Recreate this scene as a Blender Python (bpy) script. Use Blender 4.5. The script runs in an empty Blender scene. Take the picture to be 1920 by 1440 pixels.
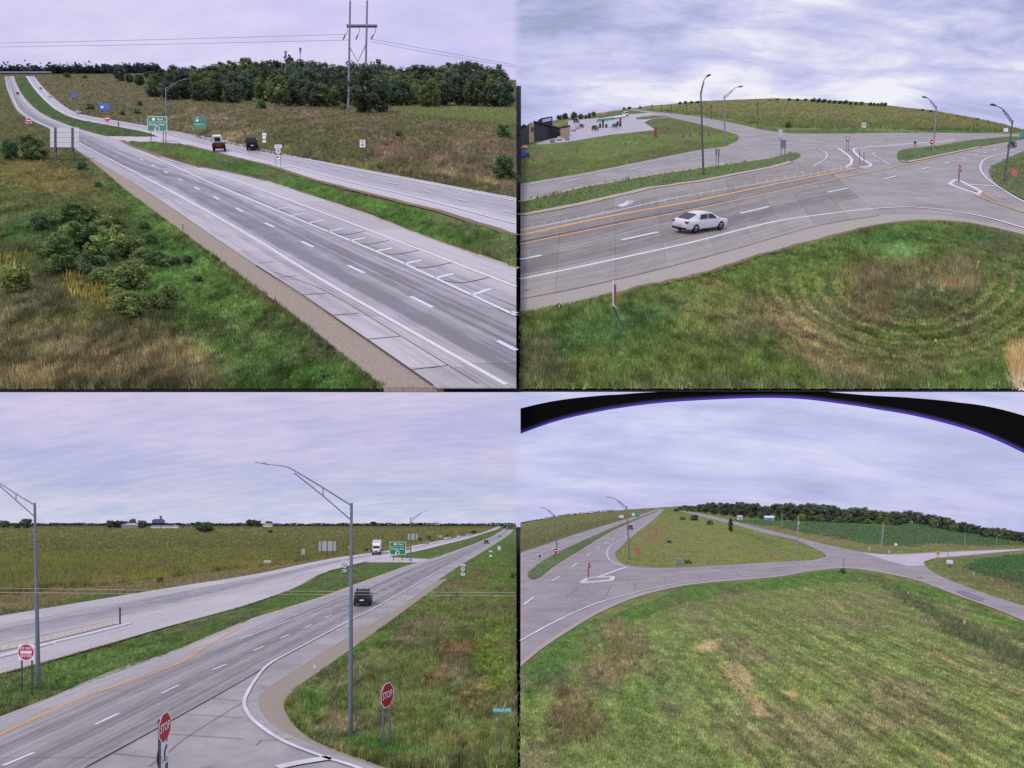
import bpy, math, random
import numpy as np
from mathutils import Vector, Matrix

scene = bpy.context.scene
COL = scene.collection
R = math.radians
# ------------------------------------------------------------------ camera, sky, sun, exposure
F, CX, CY = 1300.0, 960.0, 972.0          # focal length and principal point, in 1920 x 1440 picture units
cam_data = bpy.data.cameras.new('camera')
cam_data.sensor_width = 36.0
cam_data.lens = 36.0 * F / 1920.0
cam_data.shift_y = (CY - 720.0) / 1920.0
cam_data.clip_start, cam_data.clip_end = 0.5, 400000.0
cam = bpy.data.objects.new('camera', cam_data)
cam.rotation_euler = (R(90), 0, 0)
COL.objects.link(cam)
scene.camera = cam

SUN_AZ, SUN_EL = R(215), R(48)            # behind the camera and to its left
world = bpy.data.worlds.new('World')
scene.world = world
world.use_nodes = True
def build_world():
    nt = world.node_tree; nt.nodes.clear(); L = nt.links.new
    def N(t, **kw):
        n = nt.nodes.new(t)
        for k, v in kw.items(): setattr(n, k, v)
        return n
    def M(op, a, b=None, c=None):
        n = N('ShaderNodeMath', operation=op)
        for i, x in enumerate((a, b, c)):
            if x is None: continue
            if isinstance(x, (int, float)): n.inputs[i].default_value = x
            else: L(x, n.inputs[i])
        return n.outputs[0]
    def ramp(fac, stops, interp='LINEAR'):
        n = N('ShaderNodeValToRGB'); n.color_ramp.interpolation = interp
        cr = n.color_ramp
        while len(cr.elements) < len(stops): cr.elements.new(0.5)
        for e, (p, col) in zip(cr.elements, stops):
            e.position = p; e.color = (*col, 1) if len(col) == 3 else col
        L(fac, n.inputs[0]); return n.outputs[0]
    out = N('ShaderNodeOutputWorld')
    sky = N('ShaderNodeTexSky'); sky.sky_type = 'NISHITA'; sky.sun_disc = False
    sky.sun_elevation = SUN_EL; sky.sun_rotation = SUN_AZ
    bg1 = N('ShaderNodeBackground'); bg1.inputs[1].default_value = 0.1
    L(sky.outputs[0], bg1.inputs[0])
    tc = N('ShaderNodeTexCoord')
    sp = N('ShaderNodeSeparateXYZ'); L(tc.outputs['Generated'], sp.inputs[0])
    x, y, z = sp.outputs
    zz = M('ADD', M('MAXIMUM', z, 0.0), 0.30)
    px, py = M('DIVIDE', x, zz), M('DIVIDE', y, zz)
    cv = N('ShaderNodeCombineXYZ'); L(px, cv.inputs[0]); L(py, cv.inputs[1])
    # a sheet of cloud seen in perspective: broad banks and finer ripples
    mp1 = N('ShaderNodeMapping'); mp1.inputs['Scale'].default_value = (1.3, 2.6, 1); mp1.inputs['Rotation'].default_value = (0, 0, R(-14)); L(cv.outputs[0], mp1.inputs[0])
    n1 = N('ShaderNodeTexNoise'); n1.inputs['Scale'].default_value = 1.3; n1.inputs['Detail'].default_value = 7; n1.inputs['Roughness'].default_value = 0.6; n1.inputs['Distortion'].default_value = 0.25
    L(mp1.outputs[0], n1.inputs['Vector'])
    mp2 = N('ShaderNodeMapping'); mp2.inputs['Scale'].default_value = (3.4, 12.0, 1); mp2.inputs['Rotation'].default_value = (0, 0, R(8)); L(cv.outputs[0], mp2.inputs[0])
    n2 = N('ShaderNodeTexNoise'); n2.inputs['Scale'].default_value = 2.0; n2.inputs['Detail'].default_value = 6; n2.inputs['Roughness'].default_value = 0.62; n2.inputs['Distortion'].default_value = 0.35
    L(mp2.outputs[0], n2.inputs['Vector'])
    high = ramp(z, [(0.08, (0, 0, 0)), (0.45, (1, 1, 1))])
    w2 = M('MULTIPLY_ADD', high, 0.30, 0.12)
    mixv = M('ADD', M('MULTIPLY', n1.outputs[0], M('SUBTRACT', 1.0, w2)), M('MULTIPLY', n2.outputs[0], w2))
    mixv = M('MULTIPLY_ADD', M('SUBTRACT', mixv, 0.5), M('MULTIPLY_ADD', high, 0.72, 0.40), M('MULTIPLY_ADD', high, 0.0, 0.49))
    broken = ramp(mixv, [(0.34, (0.32, 0.37, 0.57)), (0.42, (0.42, 0.45, 0.70)), (0.48, (0.54, 0.55, 0.84)), (0.55, (0.70, 0.70, 0.92)), (0.62, (0.93, 0.92, 0.99))])
    # the quieter sheet to the west: an even lavender overcast, paler overhead
    el = M('MAXIMUM', z, 0.0)
    even = ramp(el, [(0.0, (0.58, 0.63, 0.82)), (0.04, (0.50, 0.53, 0.76)), (0.11, (0.53, 0.52, 0.78)), (0.19, (0.60, 0.56, 0.77)), (0.50, (0.68, 0.66, 0.92)), (0.60, (0.63, 0.62, 0.93)), (1.0, (0.60, 0.60, 0.90))])
    soft = ramp(M('ADD', M('MULTIPLY', n1.outputs[0], .6), M('MULTIPLY', n2.outputs[0], .4)), [(0.40, (0.88, 0.90, 0.96)), (0.60, (1.26, 1.14, 1.05))])
    mu = N('ShaderNodeMix', data_type='RGBA', blend_type='MULTIPLY'); mu.inputs[0].default_value = 0.85
    L(even, mu.inputs['A']); L(soft, mu.inputs['B'])
    az = M('DIVIDE', x, M('MAXIMUM', y, 0.05))
    side = ramp(M('MULTIPLY_ADD', az, 4.0, 0.5), [(0.49, (0, 0, 0)), (0.56, (1, 1, 1))], 'EASE')
    mx = N('ShaderNodeMix', data_type='RGBA'); L(side, mx.inputs[0]); L(mu.outputs['Result'], mx.inputs['A']); L(broken, mx.inputs['B'])
    bg2 = N('ShaderNodeBackground'); bg2.inputs[1].default_value = 1.0
    L(mx.outputs['Result'], bg2.inputs[0])
    cover = N('ShaderNodeMixShader'); cover.inputs[0].default_value = 0.93
    L(bg1.outputs[0], cover.inputs[1]); L(bg2.outputs[0], cover.inputs[2]); L(cover.outputs[0], out.inputs[0])
build_world()
sun_d = bpy.data.lights.new('sun', 'SUN'); sun_d.energy = 1.5; sun_d.angle = R(14); sun_d.color = (1.0, 0.95, 0.87)
sun = bpy.data.objects.new('sun', sun_d); COL.objects.link(sun)
sdir = Vector((math.sin(SUN_AZ) * math.cos(SUN_EL), math.cos(SUN_AZ) * math.cos(SUN_EL), math.sin(SUN_EL)))
sun.rotation_euler = sdir.to_track_quat('Z', 'Y').to_euler()
vs = scene.view_settings
vs.view_transform = 'Standard'; vs.look = 'None'; vs.exposure = 0.0; vs.gamma = 1.0; vs.use_curve_mapping = False
scene.render.engine = 'CYCLES'
scene.cycles.use_denoising = False
scene.cycles.max_bounces = 3
scene.cycles.diffuse_bounces = 2
scene.cycles.glossy_bounces = 2
scene.cycles.caustics_reflective = False

# ------------------------------------------------------------------ small tools
def lin(r, g, b, k=1.0):
    f = lambda x: ((x / 255 + 0.055) / 1.055) ** 2.4 if x > 10 else x / 255 / 12.92
    return (f(r) * k, f(g) * k, f(b) * k)
rng = np.random.default_rng(7)
random.seed(7)
_lat = rng.random((256, 256)).astype(np.float64)
def vnoise(x, y):
    xi, yi = np.floor(x).astype(int), np.floor(y).astype(int)
    fx, fy = x - xi, y - yi
    fx, fy = fx * fx * (3 - 2 * fx), fy * fy * (3 - 2 * fy)
    g = lambda i, j: _lat[(xi + i) % 256, (yi + j) % 256]
    return (g(0, 0) * (1 - fx) + g(1, 0) * fx) * (1 - fy) + (g(0, 1) * (1 - fx) + g(1, 1) * fx) * fy
def fbm(x, y, o=4):
    s, a, t = 0, 1.0, 0
    for i in range(o):
        s = s + a * vnoise(x * 2 ** i + 17.3 * i, y * 2 ** i + 9.1 * i); t += a; a *= 0.5
    return s / t
def inside(poly, u, v):
    u, v = np.asarray(u, float), np.asarray(v, float)
    r = np.zeros(u.shape, bool); n = len(poly)
    for i in range(n):
        (x1, y1), (x2, y2) = poly[i][:2], poly[(i + 1) % n][:2]
        if y1 == y2: continue
        c = ((y1 > v) != (y2 > v)) & (u < (x2 - x1) * (v - y1) / (y2 - y1) + x1)
        r ^= c
    return r
def smooth(pts, n=6):
    """Catmull-Rom through picture points."""
    p = [np.array(q, float) for q in pts]
    p = [2 * p[0] - p[1]] + p + [2 * p[-1] - p[-2]]
    out = []
    for i in range(1, len(p) - 2):
        for k in range(n):
            t = k / n
            a, b, c, d = p[i - 1], p[i], p[i + 1], p[i + 2]
            out.append(tuple(0.5 * (2 * b + (c - a) * t + (2 * a - 5 * b + 4 * c - d) * t * t + (3 * b - a - 3 * c + d) * t ** 3)))
    out.append(tuple(p[-2]))
    return out
def clip_poly(poly, lo, hi):
    """Clip picture polygons (tuples, extra values carried along) to lo <= u <= hi."""
    for lim, sgn in ((lo, 1), (hi, -1)):
        out = []
        for i in range(len(poly)):
            a, b = poly[i], poly[(i + 1) % len(poly)]
            da, db = sgn * (a[0] - lim), sgn * (b[0] - lim)
            if da >= 0: out.append(a)
            if (da >= 0) != (db >= 0):
                t = da / (da - db)
                out.append(tuple(x + (y - x) * t for x, y in zip(a, b)))
        poly = out
        if len(poly) < 3: return []
    return poly

class Plot:
    """One piece of the land. A picture point (u, v) and a height above the ground give a point in the world."""
    def __init__(s, vh, H, lo, hi, vend, hor):
        s.vh, s.H, s.lo, s.hi, s.vend, s.hor = vh, H, lo, hi, vend, hor
        s.m = H / 8.1
        s.masks, s.islands, s.mounds, s.paint = [], [], [], []
        s.base = (0.05, 0.08, 0.02); s.tall = 1.0; s.rough = 0.3; s.blot = .4; s.amp = 1.0
        s.slope = (CY - vh) / F
        s.normal = Vector((0, -s.slope, 1)).normalized()
    def P(s, u, v, up=0.0):
        Y = s.H * F / (v - s.vh)
        return Vector(((u - CX) / F * Y, Y, (CY - v) / F * Y + up * s.m))
    def vtop(s, u):
        return np.interp(u, [p[0] for p in s.hor], [p[1] for p in s.hor])
    def finish(s):
        """draw the roads and the terrain height once on a fine grid; everything placed later reads them from there"""
        s.u0, s.v0 = s.lo - 20, int(s.vh) + 3
        nu, nv = int(s.hi + 20 - s.u0), int(s.vend + 60 - s.v0)
        msk = np.zeros((nv, nu), bool)
        def fill(poly, val):
            p = np.array([q[:2] for q in poly], float); q = np.roll(p, -1, 0)
            for j in range(max(0, int(p[:, 1].min() - s.v0)), min(nv, int(p[:, 1].max() - s.v0) + 2)):
                v = s.v0 + j + 0.01
                c = (p[:, 1] > v) != (q[:, 1] > v)
                if not c.any(): continue
                a, b = p[c], q[c]
                xs = np.sort(a[:, 0] + (v - a[:, 1]) / (b[:, 1] - a[:, 1]) * (b[:, 0] - a[:, 0])) - s.u0
                for x0, x1 in zip(xs[::2], xs[1::2]):
                    i0, i1 = max(0, int(round(x0))), min(nu, int(round(x1)))
                    if i1 > i0: msk[j, i0:i1] = val
        for p in s.masks: fill(p, True)
        for p in s.islands: fill(p, False)
        s.msk = msk
        U, V = np.meshgrid(np.arange(nu) + s.u0, np.arange(nv) + s.v0)
        Y = s.H * F / np.maximum(V - s.vh, 4) / s.m; X = (U - CX) / F * Y
        b = s.rough * (fbm(X / 9 + 40, Y / 14 + 11, 3) - 0.5) * 1.6
        for (cu, cv, ru, rv, h) in s.mounds: b = b + h * np.exp(-((U - cu) / ru) ** 2 - ((V - cv) / rv) ** 2)
        w = np.maximum(V - s.vh, 8) * 0.03
        k = np.zeros(U.shape)
        offs = [(0, 0), (1, 0), (-1, 0), (0, 1), (0, -1), (2, 0), (-2, 0), (0, 1.6), (0, -1.6)]
        for du, dv in offs: k += s.road(U + du * w, V + dv * w * 0.7)
        k = 1 - k / len(offs)
        b = b * np.clip((s.vend - V) / 90, 0, 1)
        s.bmp = np.where(k < 0.999, -0.03 * (1 - k) + b * np.clip((k - 0.5) * 2, 0, 1), b)
    def _ij(s, u, v): return np.clip(np.rint(v - s.v0).astype(int), 0, s.msk.shape[0] - 1), np.clip(np.rint(u - s.u0).astype(int), 0, s.msk.shape[1] - 1)
    def road(s, u, v): return s.msk[s._ij(np.asarray(u, float), np.asarray(v, float))]
    def bump(s, u, v):
        """terrain height in plot metres"""
        a, b = np.clip(np.asarray(u, float) - s.u0, 0, s.bmp.shape[1] - 1.001), np.clip(np.asarray(v, float) - s.v0, 0, s.bmp.shape[0] - 1.001)
        i, j = a.astype(int), b.astype(int); x, y = a - i, b - j; g = s.bmp
        return (g[j, i] * (1 - x) + g[j, i + 1] * x) * (1 - y) + (g[j + 1, i] * (1 - x) + g[j + 1, i + 1] * x) * y
    def ground(s, u, v):
        """points of the terrain whose picture is (u, v)"""
        u, v = np.atleast_1d(np.asarray(u, float)), np.atleast_1d(np.asarray(v, float))
        w = v.copy()
        for _ in range(5):
            w = v + s.bump(u, w) * (w - s.vh) / 8.1
            w = np.maximum(w, s.vh + 3)
        Y = s.H * F / (w - s.vh)
        return np.stack([(u - CX) / F * Y, Y, (CY - w) / F * Y + s.bump(u, w) * s.m], 1)
    def colour(s, u, v):
        u, v = np.asarray(u, float), np.asarray(v, float)
        Y = s.H * F / np.maximum(v - s.vh, 3) / s.m; X = (u - CX) / F * Y
        k = np.maximum(v - s.vh, 6) / 100
        wu = u + (fbm(X / 5, Y / 8, 3) - 0.5) * 26 * k ** 0.6
        wv = v + (fbm(X / 5 + 80, Y / 8 + 33, 3) - 0.5) * 18 * k ** 0.6
        c = np.tile(np.array(s.base, float), (len(u), 1)); t = np.full(len(u), s.tall)
        for shape, col, st, th in s.paint:
            if isinstance(shape, list): w = inside(shape, wu, wv) * 1.0
            else:
                cu, cv, ru, rv, an = shape
                ca, sa = math.cos(R(an)), math.sin(R(an))
                du, dv = (wu - cu) * ca + (wv - cv) * sa, -(wu - cu) * sa + (wv - cv) * ca
                w = np.clip(1.6 - 1.6 * ((du / ru) ** 2 + (dv / rv) ** 2) ** 0.5, 0, 1)
            w = (w * st)[:, None]
            c = c * (1 - w) + np.array(col) * w
            if th is not None: t = t * (1 - w[:, 0]) + th * w[:, 0]
        n = s.blot * fbm(X / 1.5 + 5, Y / 2.4, 3) + (1 - s.blot) * fbm(X / .34 + 5, Y / .62, 3)
        am = s.amp * (1.0 + 1.5 * np.clip((v - s.vh) / 300, 0, 1))
        c = c * np.clip(1 + (n - .5) * am, .4, 1.7)[:, None]
        dry = np.clip((fbm(X / 3.1 + 60, Y / 5 + 3, 3) - 0.52) * 3.2, 0, 0.55)[:, None]
        c = c * (1 - dry) + (c.mean(1, keepdims=True) * np.array([1.28, 1.08, 0.70])) * dry
        return c, t

def link(o, parent=None):
    COL.objects.link(o)
    if parent is not None: o.parent = parent
    return o
def tag(o, label=None, cat=None, group=None, kind=None):
    if label: o['label'] = label
    if cat: o['category'] = cat
    if group: o['group'] = group
    if kind: o['kind'] = kind
    return o

class MB:
    """collects boxes, tubes and polygons for ONE mesh"""
    def __init__(s): s.v, s.f = [], []
    def add(s, vs_, fs):
        o = len(s.v); s.v += [tuple(p) for p in vs_]; s.f += [tuple(i + o for i in f) for f in fs]; return s
    def box(s, x0, x1, y0, y1, z0, z1, bev=0.0):
        if bev <= 0:
            return s.add([(x0, y0, z0), (x1, y0, z0), (x1, y1, z0), (x0, y1, z0), (x0, y0, z1), (x1, y0, z1), (x1, y1, z1), (x0, y1, z1)],
                         [(0, 3, 2, 1), (4, 5, 6, 7), (0, 1, 5, 4), (1, 2, 6, 5), (2, 3, 7, 6), (3, 0, 4, 7)])
        b = bev; pts = []
        for z, i in ((z0, b), (z0 + b, 0), (z1 - b, 0), (z1, b)):
            pts += [(x0 + i, y0 + i, z), (x1 - i, y0 + i, z), (x1 - i, y1 - i, z), (x0 + i, y1 - i, z)]
        fs = [(3, 2, 1, 0), (12, 13, 14, 15)]
        for r in range(3):
            for k in range(4):
                fs.append((r * 4 + k, r * 4 + (k + 1) % 4, r * 4 + 4 + (k + 1) % 4, r * 4 + 4 + k))
        return s.add(pts, fs)
    def tube(s, pts, r, n=8, r1=None):
        pts = [Vector(p) for p in pts]; m = len(pts); vv = []; ff = []
        for i, p in enumerate(pts):
            d = (pts[min(i + 1, m - 1)] - pts[max(i - 1, 0)]).normalized()
            a = d.cross(Vector((0, 1, 0)) if abs(d.y) < 0.9 else Vector((1, 0, 0))).normalized(); b = d.cross(a)
            rr = r if r1 is None else r + (r1 - r) * i / (m - 1)
            for k in range(n):
                t = 2 * math.pi * k / n
                vv.append(p + a * rr * math.cos(t) + b * rr * math.sin(t))
        for i in range(m - 1):
            for k in range(n):
                ff.append((i * n + k, i * n + (k + 1) % n, (i + 1) * n + (k + 1) % n, (i + 1) * n + k))
        ff.append(tuple(range(n - 1, -1, -1))); ff.append(tuple((m - 1) * n + k for k in range(n)))
        return s.add(vv, ff)
    def prism(s, poly, y0, y1):
        """polygon in x, z pushed from y0 to y1"""
        n = len(poly)
        return s.add([(x, y0, z) for x, z in poly] + [(x, y1, z) for x, z in poly],
                     [tuple(range(n)), tuple(range(2 * n - 1, n - 1, -1))] + [(i, i + n, (i + 1) % n + n, (i + 1) % n) for i in range(n)])
    def loft(s, rings, cap=True):
        n = len(rings[0]); vv = [p for r in rings for p in r]; ff = []
        for i in range(len(rings) - 1):
            for k in range(n): ff.append((i * n + k, i * n + (k + 1) % n, (i + 1) * n + (k + 1) % n, (i + 1) * n + k))
        if cap: ff += [tuple(range(n - 1, -1, -1)), tuple((len(rings) - 1) * n + k for k in range(n))]
        return s.add(vv, ff)
    def mesh(s, name, mat):
        me = bpy.data.meshes.new(name); me.from_pydata(s.v, [], s.f); me.validate(); me.update()
        if mat: me.materials.append(mat)
        return me
    def obj(s, name, mat, parent=None, smoothed=False):
        me = s.mesh(name, mat)
        if smoothed:
            me.polygons.foreach_set('use_smooth', [True] * len(me.polygons))
            me.set_sharp_from_angle(angle=R(40))
        return link(bpy.data.objects.new(name, me), parent)

def thing(plot, name, u, v, label, cat, group=None, rz=0.0, scale=1.0, lift=0.0):
    """an Empty standing on the land at picture point (u, v); its children are built in picture units at that distance"""
    p = plot.ground([u], [v])[0]
    o = bpy.data.objects.new(name, None); COL.objects.link(o)
    o.empty_display_size = 0.1
    o.location = (p[0], p[1], p[2] + lift * plot.m)
    k = p[1] / F * scale
    o.scale = (k, k, k); o.rotation_euler = (0, 0, rz)
    return tag(o, label, cat, group)
def copy_tree(o, parent=None):
    c = o.copy(); COL.objects.link(c); c.parent = parent
    for ch in list(o.children): copy_tree(ch, c)
    return c

# ------------------------------------------------------------------ materials
MATS = {}
def mat(name, col=(0.5, 0.5, 0.5), rough=0.6, metal=0.0, spec=0.5, noise=0.0, nscale=5.0, bump=0.0, coat=0.0, attr=None, rand=0.0, alpha=None, trans=0.0):
    if name in MATS: return MATS[name]
    m = bpy.data.materials.new(name); m.use_nodes = True; nt = m.node_tree; L = nt.links.new
    b = nt.nodes['Principled BSDF']
    b.inputs['Base Color'].default_value = (*col, 1); b.inputs['Roughness'].default_value = rough
    b.inputs['Metallic'].default_value = metal; b.inputs['Specular IOR Level'].default_value = spec
    b.inputs['Coat Weight'].default_value = coat
    src = None
    if attr:
        a = nt.nodes.new('ShaderNodeAttribute'); a.attribute_name = attr; src = a.outputs['Color']
    if noise > 0 or bump > 0:
        tc = nt.nodes.new('ShaderNodeTexCoord'); nz = nt.nodes.new('ShaderNodeTexNoise')
        nz.inputs['Scale'].default_value = nscale; nz.inputs['Detail'].default_value = 6; nz.inputs['Roughness'].default_value = 0.65
        L(tc.outputs['Object'], nz.inputs['Vector'])
        if noise > 0:
            mr = nt.nodes.new('ShaderNodeMapRange'); mr.inputs[1].default_value = 0.3; mr.inputs[2].default_value = 0.7
            mr.inputs[3].default_value = 1 - noise; mr.inputs[4].default_value = 1 + noise
            L(nz.outputs[0], mr.inputs[0])
            mu = nt.nodes.new('ShaderNodeVectorMath'); mu.operation = 'SCALE'
            if src: L(src, mu.inputs[0])
            else: mu.inputs[0].default_value = col
            L(mr.outputs[0], mu.inputs['Scale']); src = mu.outputs[0]
        if bump > 0:
            bp = nt.nodes.new('ShaderNodeBump'); bp.inputs['Strength'].default_value = bump
            L(nz.outputs[0], bp.inputs['Height']); L(bp.outputs[0], b.inputs['Normal'])
    if rand > 0:
        oi = nt.nodes.new('ShaderNodeObjectInfo'); mr = nt.nodes.new('ShaderNodeMapRange')
        mr.inputs[3].default_value = 1 - rand; mr.inputs[4].default_value = 1 + rand
        L(oi.outputs['Random'], mr.inputs[0])
        mu = nt.nodes.new('ShaderNodeVectorMath'); mu.operation = 'SCALE'
        if src: L(src, mu.inputs[0])
        else: mu.inputs[0].default_value = col
        L(mr.outputs[0], mu.inputs['Scale']); src = mu.outputs[0]
    if src: L(src, b.inputs['Base Color'])
    if trans > 0: b.inputs['Transmission Weight'].default_value = trans
    MATS[name] = m
    return m

def leaf_mat(name, attr='Col', rand=0.0, thin=0.35):
    """leaves and blades: matt, some light passing through"""
    m = mat(name, attr=attr, rough=0.8, spec=0.12, rand=rand)
    nt = m.node_tree; L = nt.links.new; b = nt.nodes['Principled BSDF']; src = b.inputs['Base Color'].links[0].from_socket
    t = nt.nodes.new('ShaderNodeBsdfTranslucent'); L(src, t.inputs[0])
    x = nt.nodes.new('ShaderNodeMixShader'); x.inputs[0].default_value = thin
    L(b.outputs[0], x.inputs[1]); L(t.outputs[0], x.inputs[2]); L(x.outputs[0], nt.nodes['Material Output'].inputs[0])
    return m

def road_mat(name, light, dark, wet=0.5, lanes=(), iso=False):
    """worn concrete: tyre-dark bands along the lanes (UV.x across, UV.y along in metres), stains, wet sheen in patches"""
    m = bpy.data.materials.new(name); m.use_nodes = True; nt = m.node_tree; L = nt.links.new
    b = nt.nodes['Principled BSDF']; b.inputs['Specular IOR Level'].default_value = 0.5
    light, dark = [(c[0] * .93, c[1] * .91, c[2] * .78) for c in (light, dark)]
    def N(t): return nt.nodes.new(t)
    uv = N('ShaderNodeUVMap'); uv.uv_map = 'UVMap'
    mp = N('ShaderNodeMapping'); mp.inputs['Scale'].default_value = (3.2, 0.25, 1) if iso else (44, 0.045, 1); L(uv.outputs[0], mp.inputs[0])
    st = N('ShaderNodeTexNoise'); st.inputs['Scale'].default_value = 1.0; st.inputs['Detail'].default_value = 5; st.inputs['Roughness'].default_value = 0.6; L(mp.outputs[0], st.inputs['Vector'])
    mp2 = N('ShaderNodeMapping'); mp2.inputs['Scale'].default_value = (16, 1.2, 1) if iso else (14, 0.45, 1); L(uv.outputs[0], mp2.inputs[0])
    bl = N('ShaderNodeTexNoise'); bl.inputs['Scale'].default_value = 1.0; bl.inputs['Detail'].default_value = 8; bl.inputs['Roughness'].default_value = 0.7; L(mp2.outputs[0], bl.inputs['Vector'])
    ad = N('ShaderNodeMath'); ad.operation = 'MULTIPLY_ADD'; ad.inputs[1].default_value = 0.62; L(st.outputs[0], ad.inputs[0])
    s2 = N('ShaderNodeMath'); s2.operation = 'MULTIPLY'; s2.inputs[1].default_value = 0.38; L(bl.outputs[0], s2.inputs[0]); L(s2.outputs[0], ad.inputs[2])
    fac = ad.outputs[0]
    if lanes:
        sp = N('ShaderNodeSeparateXYZ'); L(uv.outputs[0], sp.inputs[0])
        rp = N('ShaderNodeValToRGB'); cr = rp.color_ramp
        while len(cr.elements) < len(lanes): cr.elements.new(0.5)
        for e, (p, g) in zip(cr.elements, lanes): e.position = p; e.color = (g, g, g, 1)
        L(sp.outputs[0], rp.inputs[0])
        a2 = N('ShaderNodeMath'); a2.operation = 'ADD'; L(fac, a2.inputs[0])
        a3 = N('ShaderNodeMath'); a3.operation = 'SUBTRACT'; a3.inputs[1].default_value = 0.5; L(rp.outputs[0], a3.inputs[0])
        L(a3.outputs[0], a2.inputs[1]); fac = a2.outputs[0]
    mr = N('ShaderNodeMapRange'); mr.inputs[1].default_value = 0.36; mr.inputs[2].default_value = 0.64; L(fac, mr.inputs[0])
    mx = N('ShaderNodeMix'); mx.data_type = 'RGBA'; L(mr.outputs[0], mx.inputs[0])
    mx.inputs['A'].default_value = (*dark, 1); mx.inputs['B'].default_value = (*light, 1)
    oi = N('ShaderNodeObjectInfo'); r2 = N('ShaderNodeMapRange'); r2.inputs[3].default_value = 0.88; r2.inputs[4].default_value = 1.10; L(oi.outputs['Random'], r2.inputs[0])
    sc = N('ShaderNodeVectorMath'); sc.operation = 'SCALE'; L(mx.outputs['Result'], sc.inputs[0]); L(r2.outputs[0], sc.inputs['Scale'])
    L(sc.outputs[0], b.inputs['Base Color'])
    r3 = N('ShaderNodeMapRange'); r3.inputs[1].default_value = 0.35; r3.inputs[2].default_value = 0.65; r3.inputs[3].default_value = 0.75 - wet * 0.2; r3.inputs[4].default_value = 0.62 - 0.42 * wet
    L(bl.outputs[0], r3.inputs[0]); L(r3.outputs[0], b.inputs['Roughness'])
    bp = N('ShaderNodeBump'); bp.inputs['Strength'].default_value = 0.05; L(bl.outputs[0], bp.inputs['Height']); L(bp.outputs[0], b.inputs['Normal'])
    MATS[name] = m
    return m

white_paint = mat('road paint white', lin(232, 232, 234, 0.9), 0.5, noise=0.25, nscale=0.4)
yellow_paint = mat('road paint yellow', (0.72, 0.40, 0.08), 0.55, noise=0.15, nscale=0.4)
joint_mat = mat('joint tar', (0.17, 0.165, 0.17), 0.8)
gravel_mat = mat('gravel', (0.35, 0.30, 0.225), 0.9, noise=0.28, nscale=20, bump=0.25)
gravel_up = mat('gravel of the high land', (0.34, 0.285, 0.215), 0.9, noise=0.3, nscale=.45, bump=0.3)
pale_gravel = mat('pale gravel', (0.42, 0.38, 0.32), 0.9, noise=0.22, nscale=20, bump=0.25)
pale_gravel_up = mat('pale gravel of the high land', (0.40, 0.36, 0.31), 0.9, noise=0.22, nscale=.5, bump=0.3)
galv = mat('galvanised steel', lin(122, 128, 140), 0.42, metal=0.55, noise=0.12, nscale=0.08)
dark_post = mat('dark sign post', lin(78, 82, 88), 0.6, metal=0.3, noise=0.2, nscale=0.3)
sign_back = mat('sign back aluminium', lin(190, 190, 194), 0.45, metal=0.3, noise=0.08, nscale=0.2)
sign_white = mat('sign white', lin(232, 232, 236), 0.5)
sign_black = mat('sign black', (0.015, 0.015, 0.017), 0.5)
sign_red = mat('sign red', (0.50, 0.012, 0.022), 0.45)
sign_green = mat('sign green', (0.008, 0.23, 0.10), 0.45)
sign_teal = mat('sign teal', (0.01, 0.34, 0.27), 0.45)
sign_blue = mat('sign blue', (0.02, 0.10, 0.52), 0.45)
sign_yellow = mat('sign yellow', (0.75, 0.42, 0.03), 0.5)
post_yellow = mat('delineator yellow', (0.78, 0.58, 0.16), 0.55)
wood = mat('weathered wood', (0.09, 0.07, 0.055), 0.85, noise=0.3, nscale=2)
ground_mat = mat('ground', rough=0.95, spec=0.1, attr='Col', noise=0.22, nscale=0.5)
grass_mat = leaf_mat('grass blades')
crown_mat = leaf_mat('leaves', rand=0.22)
bark = mat('bark', (0.07, 0.055, 0.045), 0.9, noise=0.3, nscale=14)
earth = mat('cut earth', (0.006, 0.006, 0.007), 0.95)
median_mat = mat('median turf', lin(88, 106, 56, 1.1), 0.95, noise=0.35, nscale=0.12)
kerb_mat = mat('white kerb', lin(225, 224, 228, 0.95), 0.6, noise=0.12, nscale=0.5)

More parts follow.
